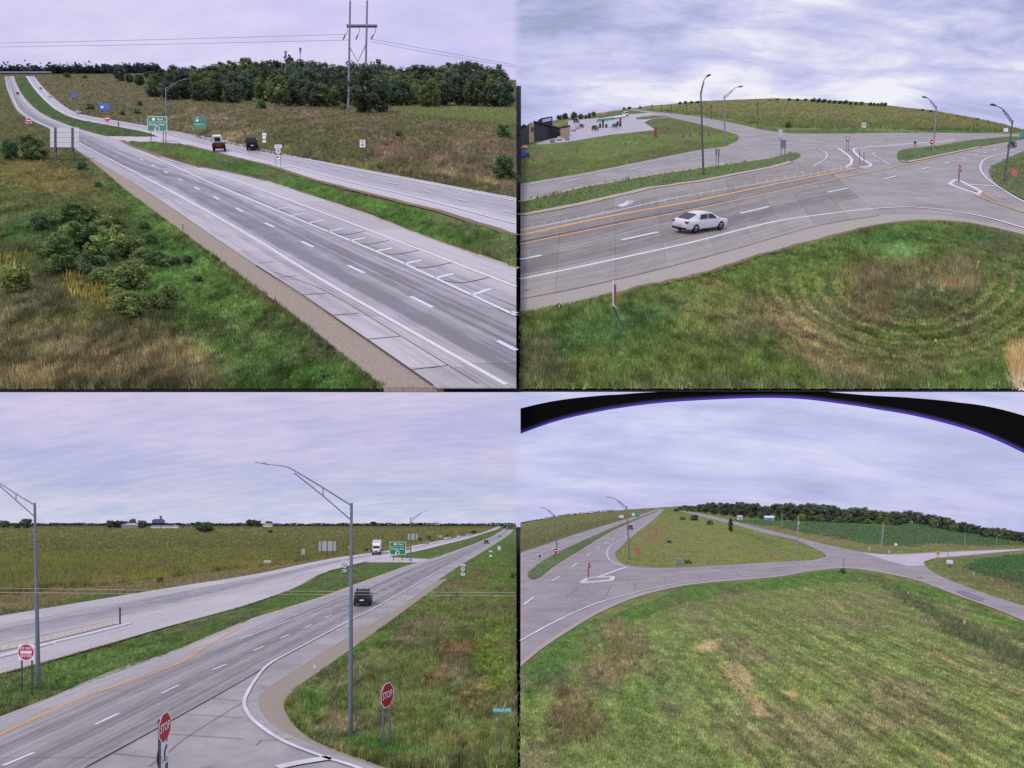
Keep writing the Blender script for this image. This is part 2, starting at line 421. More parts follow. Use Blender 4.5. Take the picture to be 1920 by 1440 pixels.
# ------------------------------------------------------------------ land, roads, markings
def land(plot, name, label):
    lo, hi = plot.lo, plot.hi
    nu, nv = 250, 190
    us = np.linspace(lo, hi, nu)
    r = np.linspace(0, 1, nv) ** 1.6
    U = np.repeat(us[None, :], nv, 0); T = plot.vtop(us)[None, :]
    V = T + (plot.vend - T) * r[:, None]
    u, v = U.ravel(), V.ravel()
    b = plot.bump(u, v); b = np.where(v > plot.vend - 1, np.minimum(b, 0.0), b)
    Y = plot.H * F / (v - plot.vh)
    co = np.stack([(u - CX) / F * Y, Y, (CY - v) / F * Y + b * plot.m], 1)
    c, _ = plot.colour(u, v); c = c * np.array([1.2, 1.17, 1.0])
    i = np.arange(nu * nv).reshape(nv, nu)
    q = np.stack([i[1:, :-1], i[1:, 1:], i[:-1, 1:], i[:-1, :-1]], -1).reshape(-1, 4)
    o = raw_mesh(name, co, q, c, ground_mat)
    o.data.polygons.foreach_set('use_smooth', np.ones(len(q), bool))
    # the cut edge of the land and its dark underside
    us2 = np.linspace(lo, hi + (9 if hi < 1000 else 0), 60); n = len(us2)
    sp = plot.vend - plot.vh
    rings = [(plot.vend - .5, -.05 if hi > 1000 else -.03)] + [(plot.vend - a_ * sp / 613, -d_) for a_, d_ in ((.5, .105), (8, .17), (28, .44), (78, 1.15), (128, 2.0), (228, 2.4))]
    e = MB(); vv = []
    for v_, d_ in rings: vv += [plot.P(x, v_, d_) for x in us2]
    vv += [plot.P(x, float(plot.vtop(x)) + .5, -2.4) for x in us2]
    e.add(vv, [(r_ * n + k, r_ * n + k + 1, (r_ + 1) * n + k + 1, (r_ + 1) * n + k) for r_ in range(len(rings)) for k in range(n - 1)])
    tag(e.obj('earth', earth), kind='structure')
    tag(o, label, None, None, 'structure')
    return o

def raw_mesh(name, co, faces, col, material, parent=None):
    me = bpy.data.meshes.new(name)
    nf, k = faces.shape
    me.vertices.add(len(co)); me.vertices.foreach_set('co', np.ascontiguousarray(co, dtype=np.float32).ravel())
    me.loops.add(nf * k); me.loops.foreach_set('vertex_index', faces.astype(np.int32).ravel())
    me.polygons.add(nf); me.polygons.foreach_set('loop_start', (np.arange(nf) * k).astype(np.int32)); me.polygons.foreach_set('loop_total', np.full(nf, k, np.int32))
    me.update(calc_edges=True)
    if col is not None:
        a = me.color_attributes.new('Col', 'FLOAT_COLOR', 'POINT')
        a.data.foreach_set('color', np.concatenate([col, np.ones((len(col), 1))], 1).astype(np.float32).ravel())
    me.materials.append(material)
    return link(bpy.data.objects.new(name, me), parent)

def flat(plot, name, polys, lift, material, parent=None, kind='structure', label=None, mask=True, thick=0.0):
    """sheets of picture polygons laid on the land; points may carry (u, v, s, t) for the UV map"""
    vv, ff, uvs = [], [], []
    if parent is None and thick == 0.0 and mask: thick = 0.12
    for p in polys:
        if mask: plot.masks.append([q[:2] for q in p])
        q = clip_poly([tuple(a) for a in p], plot.lo, plot.hi)
        if len(q) < 3: continue
        pts = [plot.P(a[0], a[1], lift) for a in q]
        uv_ = [(a[2], a[3]) if len(a) > 3 else (pt.x / plot.m * 0.08, pt.y / plot.m) for a, pt in zip(q, pts)]
        area = sum(pts[i].x * pts[(i + 1) % len(pts)].y - pts[(i + 1) % len(pts)].x * pts[i].y for i in range(len(pts)))
        if area < 0: pts.reverse(); uv_.reverse()
        o = len(vv); n = len(pts); vv += pts; ff.append(tuple(range(o, o + n))); uvs += uv_
        if thick > 0:
            vv += [pt - Vector((0, 0, thick * plot.m)) for pt in pts]
            for k in range(n):
                k2 = (k + 1) % n
                ff.append((o + k, o + n + k, o + n + k2, o + k2)); uvs += [uv_[k], uv_[k], uv_[k2], uv_[k2]]
    if not ff: return None
    me = bpy.data.meshes.new(name); me.from_pydata([tuple(p) for p in vv], [], ff)
    me.update(); me.materials.append(material)
    ul = me.uv_layers.new(name='UVMap')
    ul.data.foreach_set('uv', np.array(uvs, np.float32).ravel())
    o = link(bpy.data.objects.new(name, me), parent)
    if kind and parent is None: tag(o, label, None, None, kind)
    return o

def strip(plot, stations, n=5):
    """road between two edges: stations (uL, vL, uR, vR); returns f(s, t01) -> picture point and the along-distance in metres"""
    st = smooth(stations, n)
    mids = [plot.P((a[0] + a[2]) / 2, (a[1] + a[3]) / 2) for a in st]
    d = [0.0]
    for a, b in zip(mids, mids[1:]): d.append(d[-1] + (b - a).length / plot.m)
    d = np.array(d); A = np.array(st)
    def at(s, dist):
        L_ = [np.interp(dist, d, A[:, k]) for k in range(4)]
        # interpolate across in the ground plane, not in the picture
        a, b = plot.P(L_[0], L_[1]), plot.P(L_[2], L_[3])
        p = a + (b - a) * s
        return (CX + p.x / p.y * F, CY - p.z / p.y * F)
    return at, d
def strip_sheet(plot, name, at, d, lift, material, label, cols=8):
    ts = list(d); polys = []
    for t0, t1 in zip(ts, ts[1:]):
        for k in range(cols):
            s0, s1 = k / cols, (k + 1) / cols
            polys.append([(*at(s0, t0), s0, t0), (*at(s1, t0), s1, t0), (*at(s1, t1), s1, t1), (*at(s0, t1), s0, t1)])
    o = flat(plot, name, polys, lift, material, label=label, mask=False)
    edge = [at(0, t) for t in ts] + [at(1, t) for t in reversed(ts)]
    plot.masks.append(edge)
    return o
def slabs(plot, parent, at, t0, t1, cols, lens, lift, material, gap=0.035):
    """single concrete slabs with open joints between them"""
    for j, (s0, s1) in enumerate(cols):
        t = t0; w = abs(s1 - s0)
        ln = lens[j % len(lens)]
        while t < t1:
            e = min(t + ln, t1)
            g = gap
            gs = 0.0022
            nsub = 3
            q = [(*at(s0 + gs, t + g + (e - t - 2 * g) * k / nsub), s0 + gs, t + (e - t) * k / nsub) for k in range(nsub + 1)] + \
                [(*at(s1 - gs, t + g + (e - t - 2 * g) * k / nsub), s1 - gs, t + (e - t) * k / nsub) for k in range(nsub, -1, -1)]
            flat(plot, 'concrete_slab', [q], lift, material, parent=parent, mask=False, thick=0.03)
            t = e
def line(plot, parent, pts, w, material, name='edge_line', lift=0.082, n=6, smoothed=True, thick=0.0):
    if smoothed and len(pts) > 2: pts = smooth(pts, n)
    # densify and clip to the plot
    out = []
    for a, b in zip(pts, pts[1:]):
        for k in range(4): out.append((a[0] + (b[0] - a[0]) * k / 4, a[1] + (b[1] - a[1]) * k / 4))
    out.append(tuple(pts[-1]))
    out = [p for p in out if plot.lo <= p[0] <= plot.hi]
    if len(out) < 2: return None
    W = [plot.P(p[0], p[1], lift) for p in out]
    vv, ff = [], []; m = len(W)
    for i, p in enumerate(W):
        d = (W[min(i + 1, m - 1)] - W[max(i - 1, 0)]).normalized()
        sd = d.cross(plot.normal).normalized() * (w * plot.m / 2)
        vv += [p - sd, p + sd]
        if thick: vv += [p - sd - Vector((0, 0, thick * plot.m)), p + sd - Vector((0, 0, thick * plot.m))]
    k = 4 if thick else 2
    for i in range(m - 1):
        a = i * k
        ff.append((a, a + 1, a + k + 1, a + k))
        if thick: ff += [(a + 2, a, a + k, a + k + 2), (a + 1, a + 3, a + k + 3, a + k + 1)]
    if thick: ff += [(0, 2, 3, 1), ((m - 1) * k, (m - 1) * k + 1, (m - 1) * k + 3, (m - 1) * k + 2)]
    # keep the strip inside the plot's edge
    me = bpy.data.meshes.new(name); me.from_pydata([tuple(p) for p in vv], [], ff); me.update(); me.materials.append(material)
    return link(bpy.data.objects.new(name, me), parent)

# ------------------------------------------------------------------ grass and crops
def tufts(plot, name, N, box, hpx, label, cat='grass', blades=5, wpx=1.5, spread=3.0, lean=0.55, keep=None, vref=None, colfun=None, gain=2.25, minh=0.0, on_road=False, mat_=None, raise_=0.0, vary=.36):
    """clumps of blades over part of the plot, thinner and smaller with distance; ONE uncountable mass"""
    lo, hi, v0, v1 = box
    u = rng.uniform(lo, hi, N * 2); v = rng.uniform(v0, v1, N * 2)
    ok = v > plot.vtop(u) + 1.5
    if not on_road: ok &= ~plot.road(u, v)
    if keep is not None: ok &= keep(u, v)
    u, v = u[ok][:N], v[ok][:N]
    if not len(u): return None
    base = plot.ground(u, v)
    c, t = plot.colour(u, v) if colfun is None else colfun(u, v)
    vr = vref or plot.vend
    k = np.clip((v - plot.vh) / (vr - plot.vh), 0.02, 2)
    S = base[:, 1] / F
    base = base + np.array([0, 0, raise_ * plot.m])
    h = hpx * t * np.clip(k, 0, 1.2) * rng.uniform(0.55, 1.35, len(u))
    h = np.maximum(h, minh) * S
    ww = wpx * np.clip(k, 0.45, 1.2) * S
    n = len(u); B = blades
    ang = rng.uniform(0, 2 * np.pi, (n, B)); rad = np.sqrt(rng.random((n, B))) * spread * (np.clip(k, 0.3, 1) * S)[:, None]
    bx = base[:, None, 0] + np.cos(ang) * rad; by = base[:, None, 1] + np.sin(ang) * rad
    bz = np.repeat(base[:, None, 2], B, 1) + np.sin(ang) * rad * plot.slope
    la = rng.uniform(0, 2 * np.pi, (n, B)); ll = rng.uniform(0.1, 1.0, (n, B)) * lean
    hh = h[:, None] * rng.uniform(0.6, 1.15, (n, B))
    tx, ty, tz = bx + np.cos(la) * ll * hh, by + np.sin(la) * ll * hh, bz + hh * np.sqrt(1 - np.clip(ll * 0.8, 0, 0.95) ** 2)
    wa = rng.uniform(-0.9, 0.9, (n, B)); dx, dy = np.cos(wa) * ww[:, None] / 2, np.sin(wa) * ww[:, None] / 2
    dn = -0.15 * hh
    co = np.stack([np.stack([bx - dx, by - dy, bz + dn], -1), np.stack([bx + dx, by + dy, bz + dn], -1), np.stack([tx, ty, tz], -1)], 2).reshape(-1, 3)
    f = rng.uniform(0.7, 1.35, (n, B, 1, 1)) * np.exp(rng.normal(0, 1, (n, 1, 1, 1)) * (vary * np.clip(k * 1.6, .3, 1))[:, None, None, None]); tint = 1 + rng.normal(0, 0.07, (n, B, 1, 3))
    c = (c * .86 + c.mean(1, keepdims=True) * .14) * np.array([1.04, 1.02, .90])
    cc = np.broadcast_to((c[:, None, None, :] * f * tint * gain), (n, B, 3, 3)).reshape(-1, 3)
    faces = np.arange(n * B * 3).reshape(-1, 3)
    o = raw_mesh(name, co, faces, np.clip(cc, 0.002, 1), mat_ or grass_mat)
    return tag(o, label, cat, None, 'stuff')

# ------------------------------------------------------------------ trees and bushes
def crown_mesh(seed, clumps, leaves, lsz, shape, col):
    """leaf cards spread over uneven clumps inside a unit-high crown"""
    g = np.random.default_rng(seed)
    cs = []
    for i in range(clumps):
        q = (i + g.random()) / clumps
        if shape == 'round':
            z = 0.16 + 0.72 * q; w = 0.40 * max(0.0, 1 - ((z - 0.48) / 0.50) ** 2) ** 0.5; cr = g.uniform(0.10, 0.16)
        elif shape == 'tall':
            z = 0.12 + 0.80 * q; w = 0.24 * (1.02 - z) ** 0.6; cr = g.uniform(0.07, 0.12)
        else:
            z = 0.06 + 0.72 * q; w = 0.52 * (1 - z) ** 0.5; cr = g.uniform(0.10, 0.17)
        a = i * 2.4 + g.uniform(-.6, .6); r = w * math.sqrt(g.uniform(0.1, 1.0))
        cs.append((r * math.cos(a), r * math.sin(a), z, cr))
    cs = np.array(cs)
    idx = g.integers(0, clumps, leaves)
    d = g.normal(size=(leaves, 3)); d /= np.linalg.norm(d, axis=1, keepdims=True)
    rr = g.random(leaves) ** 0.35
    p = cs[idx, :3] + d * (cs[idx, 3] * rr)[:, None] * np.array([1.15, 1.15, 0.9])
    p[:, 2] = np.maximum(p[:, 2], 0.01)
    n = d + g.normal(size=(leaves, 3)) * 0.45 + np.array([0, 0, 0.45]); n /= np.linalg.norm(n, axis=1, keepdims=True)
    a = np.cross(n, g.normal(size=(leaves, 3))); a /= np.linalg.norm(a, axis=1, keepdims=True); b = np.cross(n, a)
    s = lsz * g.uniform(0.6, 1.4, leaves)[:, None]
    quad = np.stack([p - a * s, p - b * s * 0.65, p + a * s, p + b * s * 0.65], 1).reshape(-1, 3)
    tone = np.clip(0.95 + 0.22 * g.normal(size=clumps), 0.55, 1.5)[idx] * g.uniform(0.7, 1.3, leaves)
    hue = g.normal(0, 0.09, (leaves, 3))
    c = np.array(col)[None, :] * tone[:, None] * (1 + hue)
    return quad, np.arange(leaves * 4).reshape(-1, 4), np.repeat(np.clip(c, 0.003, 1), 4, 0), cs
TREES = []
def tree_kind(seed, clumps, leaves, lsz, shape, col, stem=0.035):
    q, f, c, cs = crown_mesh(seed, clumps, leaves, lsz, shape, col)
    o = raw_mesh('crown', q, f, c, crown_mat); cm = o.data; bpy.data.objects.remove(o)
    t = MB(); g = random.Random(seed)
    top = 0.7 if shape != 'bush' else 0.3
    t.tube([(0, 0, -0.06), (0.005, 0, 0.12), (g.uniform(-.02, .02), g.uniform(-.02, .02), top * 0.6), (g.uniform(-.04, .04), 0, top)], stem, 7, stem * 0.3)
    for k in range(7):
        c_ = cs[g.randrange(len(cs))]; z0 = g.uniform(0.12, top * 0.7)
        t.tube([(0, 0, z0), (c_[0] * 0.5, c_[1] * 0.5, z0 + (c_[2] - z0) * 0.6), (c_[0], c_[1], c_[2])], stem * 0.42, 5, stem * 0.12)
    TREES.append((cm, t.mesh('trunk', bark)))
    return len(TREES) - 1
GD = (0.165, 0.225, 0.125)
T_ROUND = [tree_kind(20 + i, 34, 2300, 0.042, 'round', (GD[0] * a, GD[1] * b, GD[2] * c_)) for i, (a, b, c_) in enumerate([(1, 1, 1), (0.85, 0.92, 1.1), (1.35, 1.25, 0.95), (0.95, 0.85, 0.9), (1.1, 1.05, 1.2)])]
T_TALL = [tree_kind(40 + i, 26, 1300, 0.036, 'tall', (0.09, 0.13, 0.08)) for i in range(2)]
T_BUSH = [tree_kind(60 + i, 30, 2200, 0.042, 'bush', (0.235 * a, 0.35 * b, 0.125), 0.02) for i, (a, b) in enumerate([(1, 1), (1.25, 1.08), (0.75, 0.8), (1.5, 1.2)])]
def tree(plot, u, v, h, wide, kind, label, cat='tree', name='tree', group=None, rz=None):
    e = thing(plot, name, u, v, label, cat, group, rz=random.uniform(0, 6.28) if rz is None else rz, scale=h)
    e.scale = (e.scale[0] * wide, e.scale[1] * wide, e.scale[2])
    link(bpy.data.objects.new('crown', TREES[kind][0]), e)
    link(bpy.data.objects.new('trunk', TREES[kind][1]), e)
    return e
ORD = 'first second third fourth fifth sixth seventh eighth ninth tenth eleventh twelfth thirteenth fourteenth fifteenth sixteenth seventeenth eighteenth nineteenth twentieth'.split()
TENS = ['', '', 'twenty', 'thirty', 'forty', 'fifty', 'sixty', 'seventy']
def nth(i):
    if i <= 20: return ORD[i - 1]
    if i % 10 == 0: return TENS[i // 10][:-1] + 'ieth'
    return TENS[i // 10] + '-' + ORD[i % 10 - 1]

# ------------------------------------------------------------------ street furniture
def text(parent, s, size, x, z, y, material, name='lettering', sx=1.0, bold=0.0):
    key = (s, round(size, 3), bold, material.name)
    if key not in TEXTS:
        cu = bpy.data.curves.new(name, 'FONT'); cu.body = s; cu.size = size; cu.align_x = 'CENTER'; cu.align_y = 'CENTER'
        cu.offset = bold * size; cu.extrude = 0.01; cu.resolution_u = 2
        t = bpy.data.objects.new(name, cu); COL.objects.link(t)
        me = bpy.data.meshes.new_from_object(t.evaluated_get(bpy.context.evaluated_depsgraph_get()))
        bpy.data.objects.remove(t); bpy.data.curves.remove(cu)
        me.materials.clear(); me.materials.append(material); TEXTS[key] = me
    o = bpy.data.objects.new(name, TEXTS[key]); link(o, parent)
    o.location = (x, y, z); o.rotation_euler = (R(90), 0, 0); o.scale = (sx, 1, 1)
    return o
TEXTS = {}
def rrect(x0, x1, z0, z1, r, n=4):
    p = []
    for cx, cz, a0 in ((x1 - r, z1 - r, 0), (x0 + r, z1 - r, 90), (x0 + r, z0 + r, 180), (x1 - r, z0 + r, 270)):
        for k in range(n + 1):
            t = R(a0 + 90 * k / n); p.append((cx + r * math.cos(t), cz + r * math.sin(t)))
    return p
def disc(cx, cz, r, n=24, ph=0.0): return [(cx + r * math.cos(2 * math.pi * (k + ph) / n), cz + r * math.sin(2 * math.pi * (k + ph) / n)) for k in range(n)]
def posts(e, xs, top, r=0.8, m=None, lean=0.0, name='post'):
    for x in xs:
        b = MB(); b.box(x - r, x + r, -r * 0.6, r * 0.6, -3, 0.01); b.tube([(x, 0, 0), (x + lean, 0, top)], r, 6)
        b.obj(name, m or galv, e)
def stop_sign(plot, u, v, ztop, size, rz, label, xs=(0,), border=True, back=False, group=None, postr=0.9, extra=None, lean=0.0, pm=None):
    e = thing(plot, 'stop_sign', u, v, label, 'sign', group, rz=rz)
    r = size / 2 / math.cos(R(22.5)); zc = ztop - size / 2; q = -(postr + .7)
    posts(e, xs, ztop - size * 0.15, postr, pm)
    if back:
        MB().prism(disc(0, zc, r, 8, 0.5), q, q + .4).obj('plate', mat('faded red sign', (0.55, 0.13, 0.09), 0.5), e)
        return e
    MB().prism(disc(0, zc, r, 8, 0.5), q, q + .4).obj('plate', sign_white, e)
    MB().prism(disc(0, zc, r * 0.92, 8, 0.5), q - .15, q).obj('face', sign_red, e)
    text(e, 'STOP', size * 0.40, 0, zc, q - .25, sign_white, bold=0.02, sx=0.82)
    return e
def dne_sign(plot, u, v, zc, size, xs, label, rz=0.0, letters=True, square=True, postr=0.8):
    e = thing(plot, 'do_not_enter_sign', u, v, label, 'sign', rz=rz)
    posts(e, xs, zc + size * 0.3, postr, dark_post)
    h = size / 2
    MB().prism(rrect(-h, h, zc - h, zc + h, h * 0.08) if square else disc(0, zc, h), -1.5, -1.1).obj('plate', sign_white, e)
    f = MB().prism(disc(0, zc, h * 0.96, 28), -1.65, -1.5).obj('disc', sign_red, e)
    MB().box(-h * 0.72, h * 0.72, -1.8, -1.65, zc - h * 0.17, zc + h * 0.17).obj('bar', sign_white, e)
    if letters:
        text(e, 'DO NOT', size * 0.24, 0, zc + h * 0.48, -1.75, sign_white, bold=0.015)
        text(e, 'ENTER', size * 0.24, 0, zc - h * 0.48, -1.75, sign_white, bold=0.015)
    return e
def board(plot, u, v, name, label, x0, x1, z0, z1, xs, face=None, border=None, pm=None, rz=0.0, rad=0.0, postr=0.8, cat='sign', ptop=None, front=True):
    e = thing(plot, name, u, v, label, cat, rz=rz)
    posts(e, xs, (z1 - 1) if ptop is None else ptop, postr, pm)
    y = -1.6 if front else 1.2
    rad = rad or 0.4
    MB().prism(rrect(x0, x1, z0, z1, rad), y, y + 0.4).obj('plate', border or face or sign_white, e)
    if border:
        w = max(0.5, (x1 - x0) * 0.025)
        MB().prism(rrect(x0 + w, x1 - w, z0 + w, z1 - w, rad), y - 0.12, y).obj('face', face, e)
    return e
def shield(e, cx, cz, s, y, white=sign_white, num='20'):
    """black square with a white route shield"""
    MB().box(cx - s / 2, cx + s / 2, y - 0.15, y, cz - s / 2, cz + s / 2).obj('shield_plate', sign_black, e)
    p = [(-.40, .30), (-.25, .44), (0, .38), (.25, .44), (.40, .30), (.42, 0), (.36, -.25), (0, -.46), (-.36, -.25), (-.42, 0)]
    MB().prism([(cx + a * s, cz + b * s) for a, b in p], y - 0.3, y - 0.15).obj('shield', white, e)
    if num: text(e, num, s * 0.62, cx, cz + s * 0.02, y - 0.35, sign_black, bold=0.02, sx=0.85)
def uturn(e, cx, cz, s, y, m=sign_white):
    pts = [(cx + s * 0.42, y, cz - s * 0.5)] + [(cx + s * 0.42 * math.cos(R(a)), y, cz + s * 0.42 * math.sin(R(a))) for a in range(0, 181, 15)] + [(cx - s * 0.42, y, cz - s * 0.12)]
    b = MB()
    for a, c_ in zip(pts, pts[1:]): b.tube([a, c_], s * 0.12, 6)
    b.prism([(cx - s * 0.75, cz - s * 0.12), (cx - s * 0.42, cz - s * 0.6), (cx - s * 0.09, cz - s * 0.12)], y - 0.1, y + 0.1)
    b.obj('turn_arrow', m, e)
def lamp(plot, u, v, top, arm, strut, head, label, r0=4.0, r1=2.2, ra=1.4, m=None, brace=None):
    """street lamp; top, arm, strut and head are picture points, kept as offsets from the base"""
    e = thing(plot, 'street_lamp', u, v, label, 'street lamp', 'street lamps along the highway')
    o = lambda p, y=0.0: (p[0] - u, y, v - p[1])
    m = m or galv
    MB().tube([(0, 0, -2), o(((u + top[0]) / 2, (v + top[1]) / 2)), o(top)], r0, 12, r1).obj('pole', m, e, True)
    b = MB(); b.tube([(0, 0, -2), (0, 0, r0 * 1.5)], r0 * 1.5, 10); b.obj('base', m, e)
    MB().tube([o(p) for p in smooth(arm, 5)], ra, 8, ra * 0.75).obj('arm', m, e, True)
    if strut: MB().tube([o(p) for p in strut], ra * 0.85, 8).obj('strut', m, e, True)
    if brace: MB().tube([o(p) for p in brace], ra * 0.7, 6).obj('brace', m, e)
    (hx, hy), (tx, ty) = head
    a, c_ = Vector(o((hx, hy))), Vector(o((tx, ty)))
    h = MB(); L_ = (c_ - a).length; d = (c_ - a).normalized(); up = Vector((-d.z, 0, d.x))
    if up.z < 0: up = -up
    rings = []
    for k, (t, hh, wd) in enumerate(((0, .5, .5), (.12, 1, .8), (.5, 1.2, 1.3), (.85, .9, 1.3), (1, .35, .6))):
        c0 = a + d * (L_ * t); hh *= ra * 1.1; wd *= ra * 2.2
        rings.append([c0 + up * hh + Vector((0, -wd * .6, 0)), c0 + up * hh + Vector((0, wd * .6, 0)), c0 + Vector((0, wd, 0)) - up * hh * .6, c0 + Vector((0, -wd, 0)) - up * hh * .6])
    h.loft(rings).obj('lamp_head', m, e)
    c = MB().tube([a + d * L_ * .3, a + d * L_ * .3 + up * ra * 2.4], ra * 0.5, 6); c.obj('photocell', sign_black, e)
    return e

# ------------------------------------------------------------------ vehicles (built in metres, x forward, y left, z up)
tyre_m = mat('tyre', (0.012, 0.012, 0.013), 0.85)
rim_m = mat('wheel rim', (0.30, 0.30, 0.31), 0.35, metal=0.8)
glass_m = mat('car glass', (0.012, 0.014, 0.018), 0.08, spec=0.7)
lamp_red = mat('tail light', (0.17, 0.008, 0.01), 0.3)
lamp_clear = mat('head light', (0.65, 0.66, 0.70), 0.15)
black_trim = mat('black trim', (0.012, 0.012, 0.013), 0.6)
def paint(name, col): return mat('car paint ' + name, col, 0.32, coat=0.7, spec=0.5)
def wheel(e, x, y, r, w):
    n = 18
    o = bpy.data.objects.new('wheel', None); link(o, e); o.location = (x, y, r); o.empty_display_size = 0.1
    t = MB(); prof = [(r * 0.62, -w / 2), (r * 0.93, -w / 2), (r, -w * 0.36), (r, w * 0.36), (r * 0.93, w / 2), (r * 0.62, w / 2)]
    t.loft([[(rr * math.cos(2 * math.pi * k / n), yy, rr * math.sin(2 * math.pi * k / n)) for rr, yy in prof] for k in range(n)] + [[(rr, yy, 0) for rr, yy in prof]], False)
    t.obj('tyre', tyre_m, o, True)
    d = MB(); s = 1 if y > 0 else -1
    d.tube([(0, -w * 0.3, 0), (0, w * 0.3, 0)], r * 0.6, n)
    for k in range(5):
        a = 2 * math.pi * k / 5
        d.add([(r * 0.10 * math.cos(a + 1.57), s * w * .42, r * .10 * math.sin(a + 1.57)), (r * .6 * math.cos(a + .12), s * w * .42, r * .6 * math.sin(a + .12)), (r * .6 * math.cos(a - .12), s * w * .42, r * .6 * math.sin(a - .12)), (-r * 0.10 * math.cos(a + 1.57), s * w * .42, -r * .10 * math.sin(a + 1.57))], [(0, 1, 2, 3)])
    d.obj('rim', rim_m, o)
SPEC = {
 'sedan': dict(body=[(-2.42, .42, .86, .62), (-2.34, .30, .98, .80), (-1.9, .22, 1.03, .90), (-1.0, .20, .98, .925), (0.2, .20, .95, .925), (1.0, .20, .93, .92), (1.75, .22, .86, .90), (2.2, .26, .78, .84), (2.40, .34, .68, .68)],
       cabin=[(-2.22, .99, 1.00, .70, .66), (-1.05, .96, 1.37, .82, .58), (-0.45, .95, 1.44, .84, .60), (0.05, .94, 1.44, .84, .60), (0.50, .93, 1.36, .84, .60), (1.45, .88, .90, .78, .70)], wheels=(-1.42, 1.42), r=.34),
 'suv': dict(body=[(-2.3, .45, .98, .72), (-2.25, .36, 1.04, .86), (-1.8, .30, 1.06, .93), (-0.6, .28, 1.05, .94), (0.6, .28, 1.05, .94), (1.3, .28, 1.04, .93), (1.9, .32, .98, .90), (2.2, .40, .86, .80), (2.3, .48, .74, .66)],
       cabin=[(-2.22, 1.02, 1.05, .80, .78), (-1.95, 1.04, 1.66, .85, .68), (-1.2, 1.05, 1.75, .87, .70), (-0.2, 1.05, 1.75, .87, .70), (0.3, 1.05, 1.66, .87, .70), (1.1, 1.04, 1.07, .82, .78)], wheels=(-1.4, 1.42), r=.38),
}
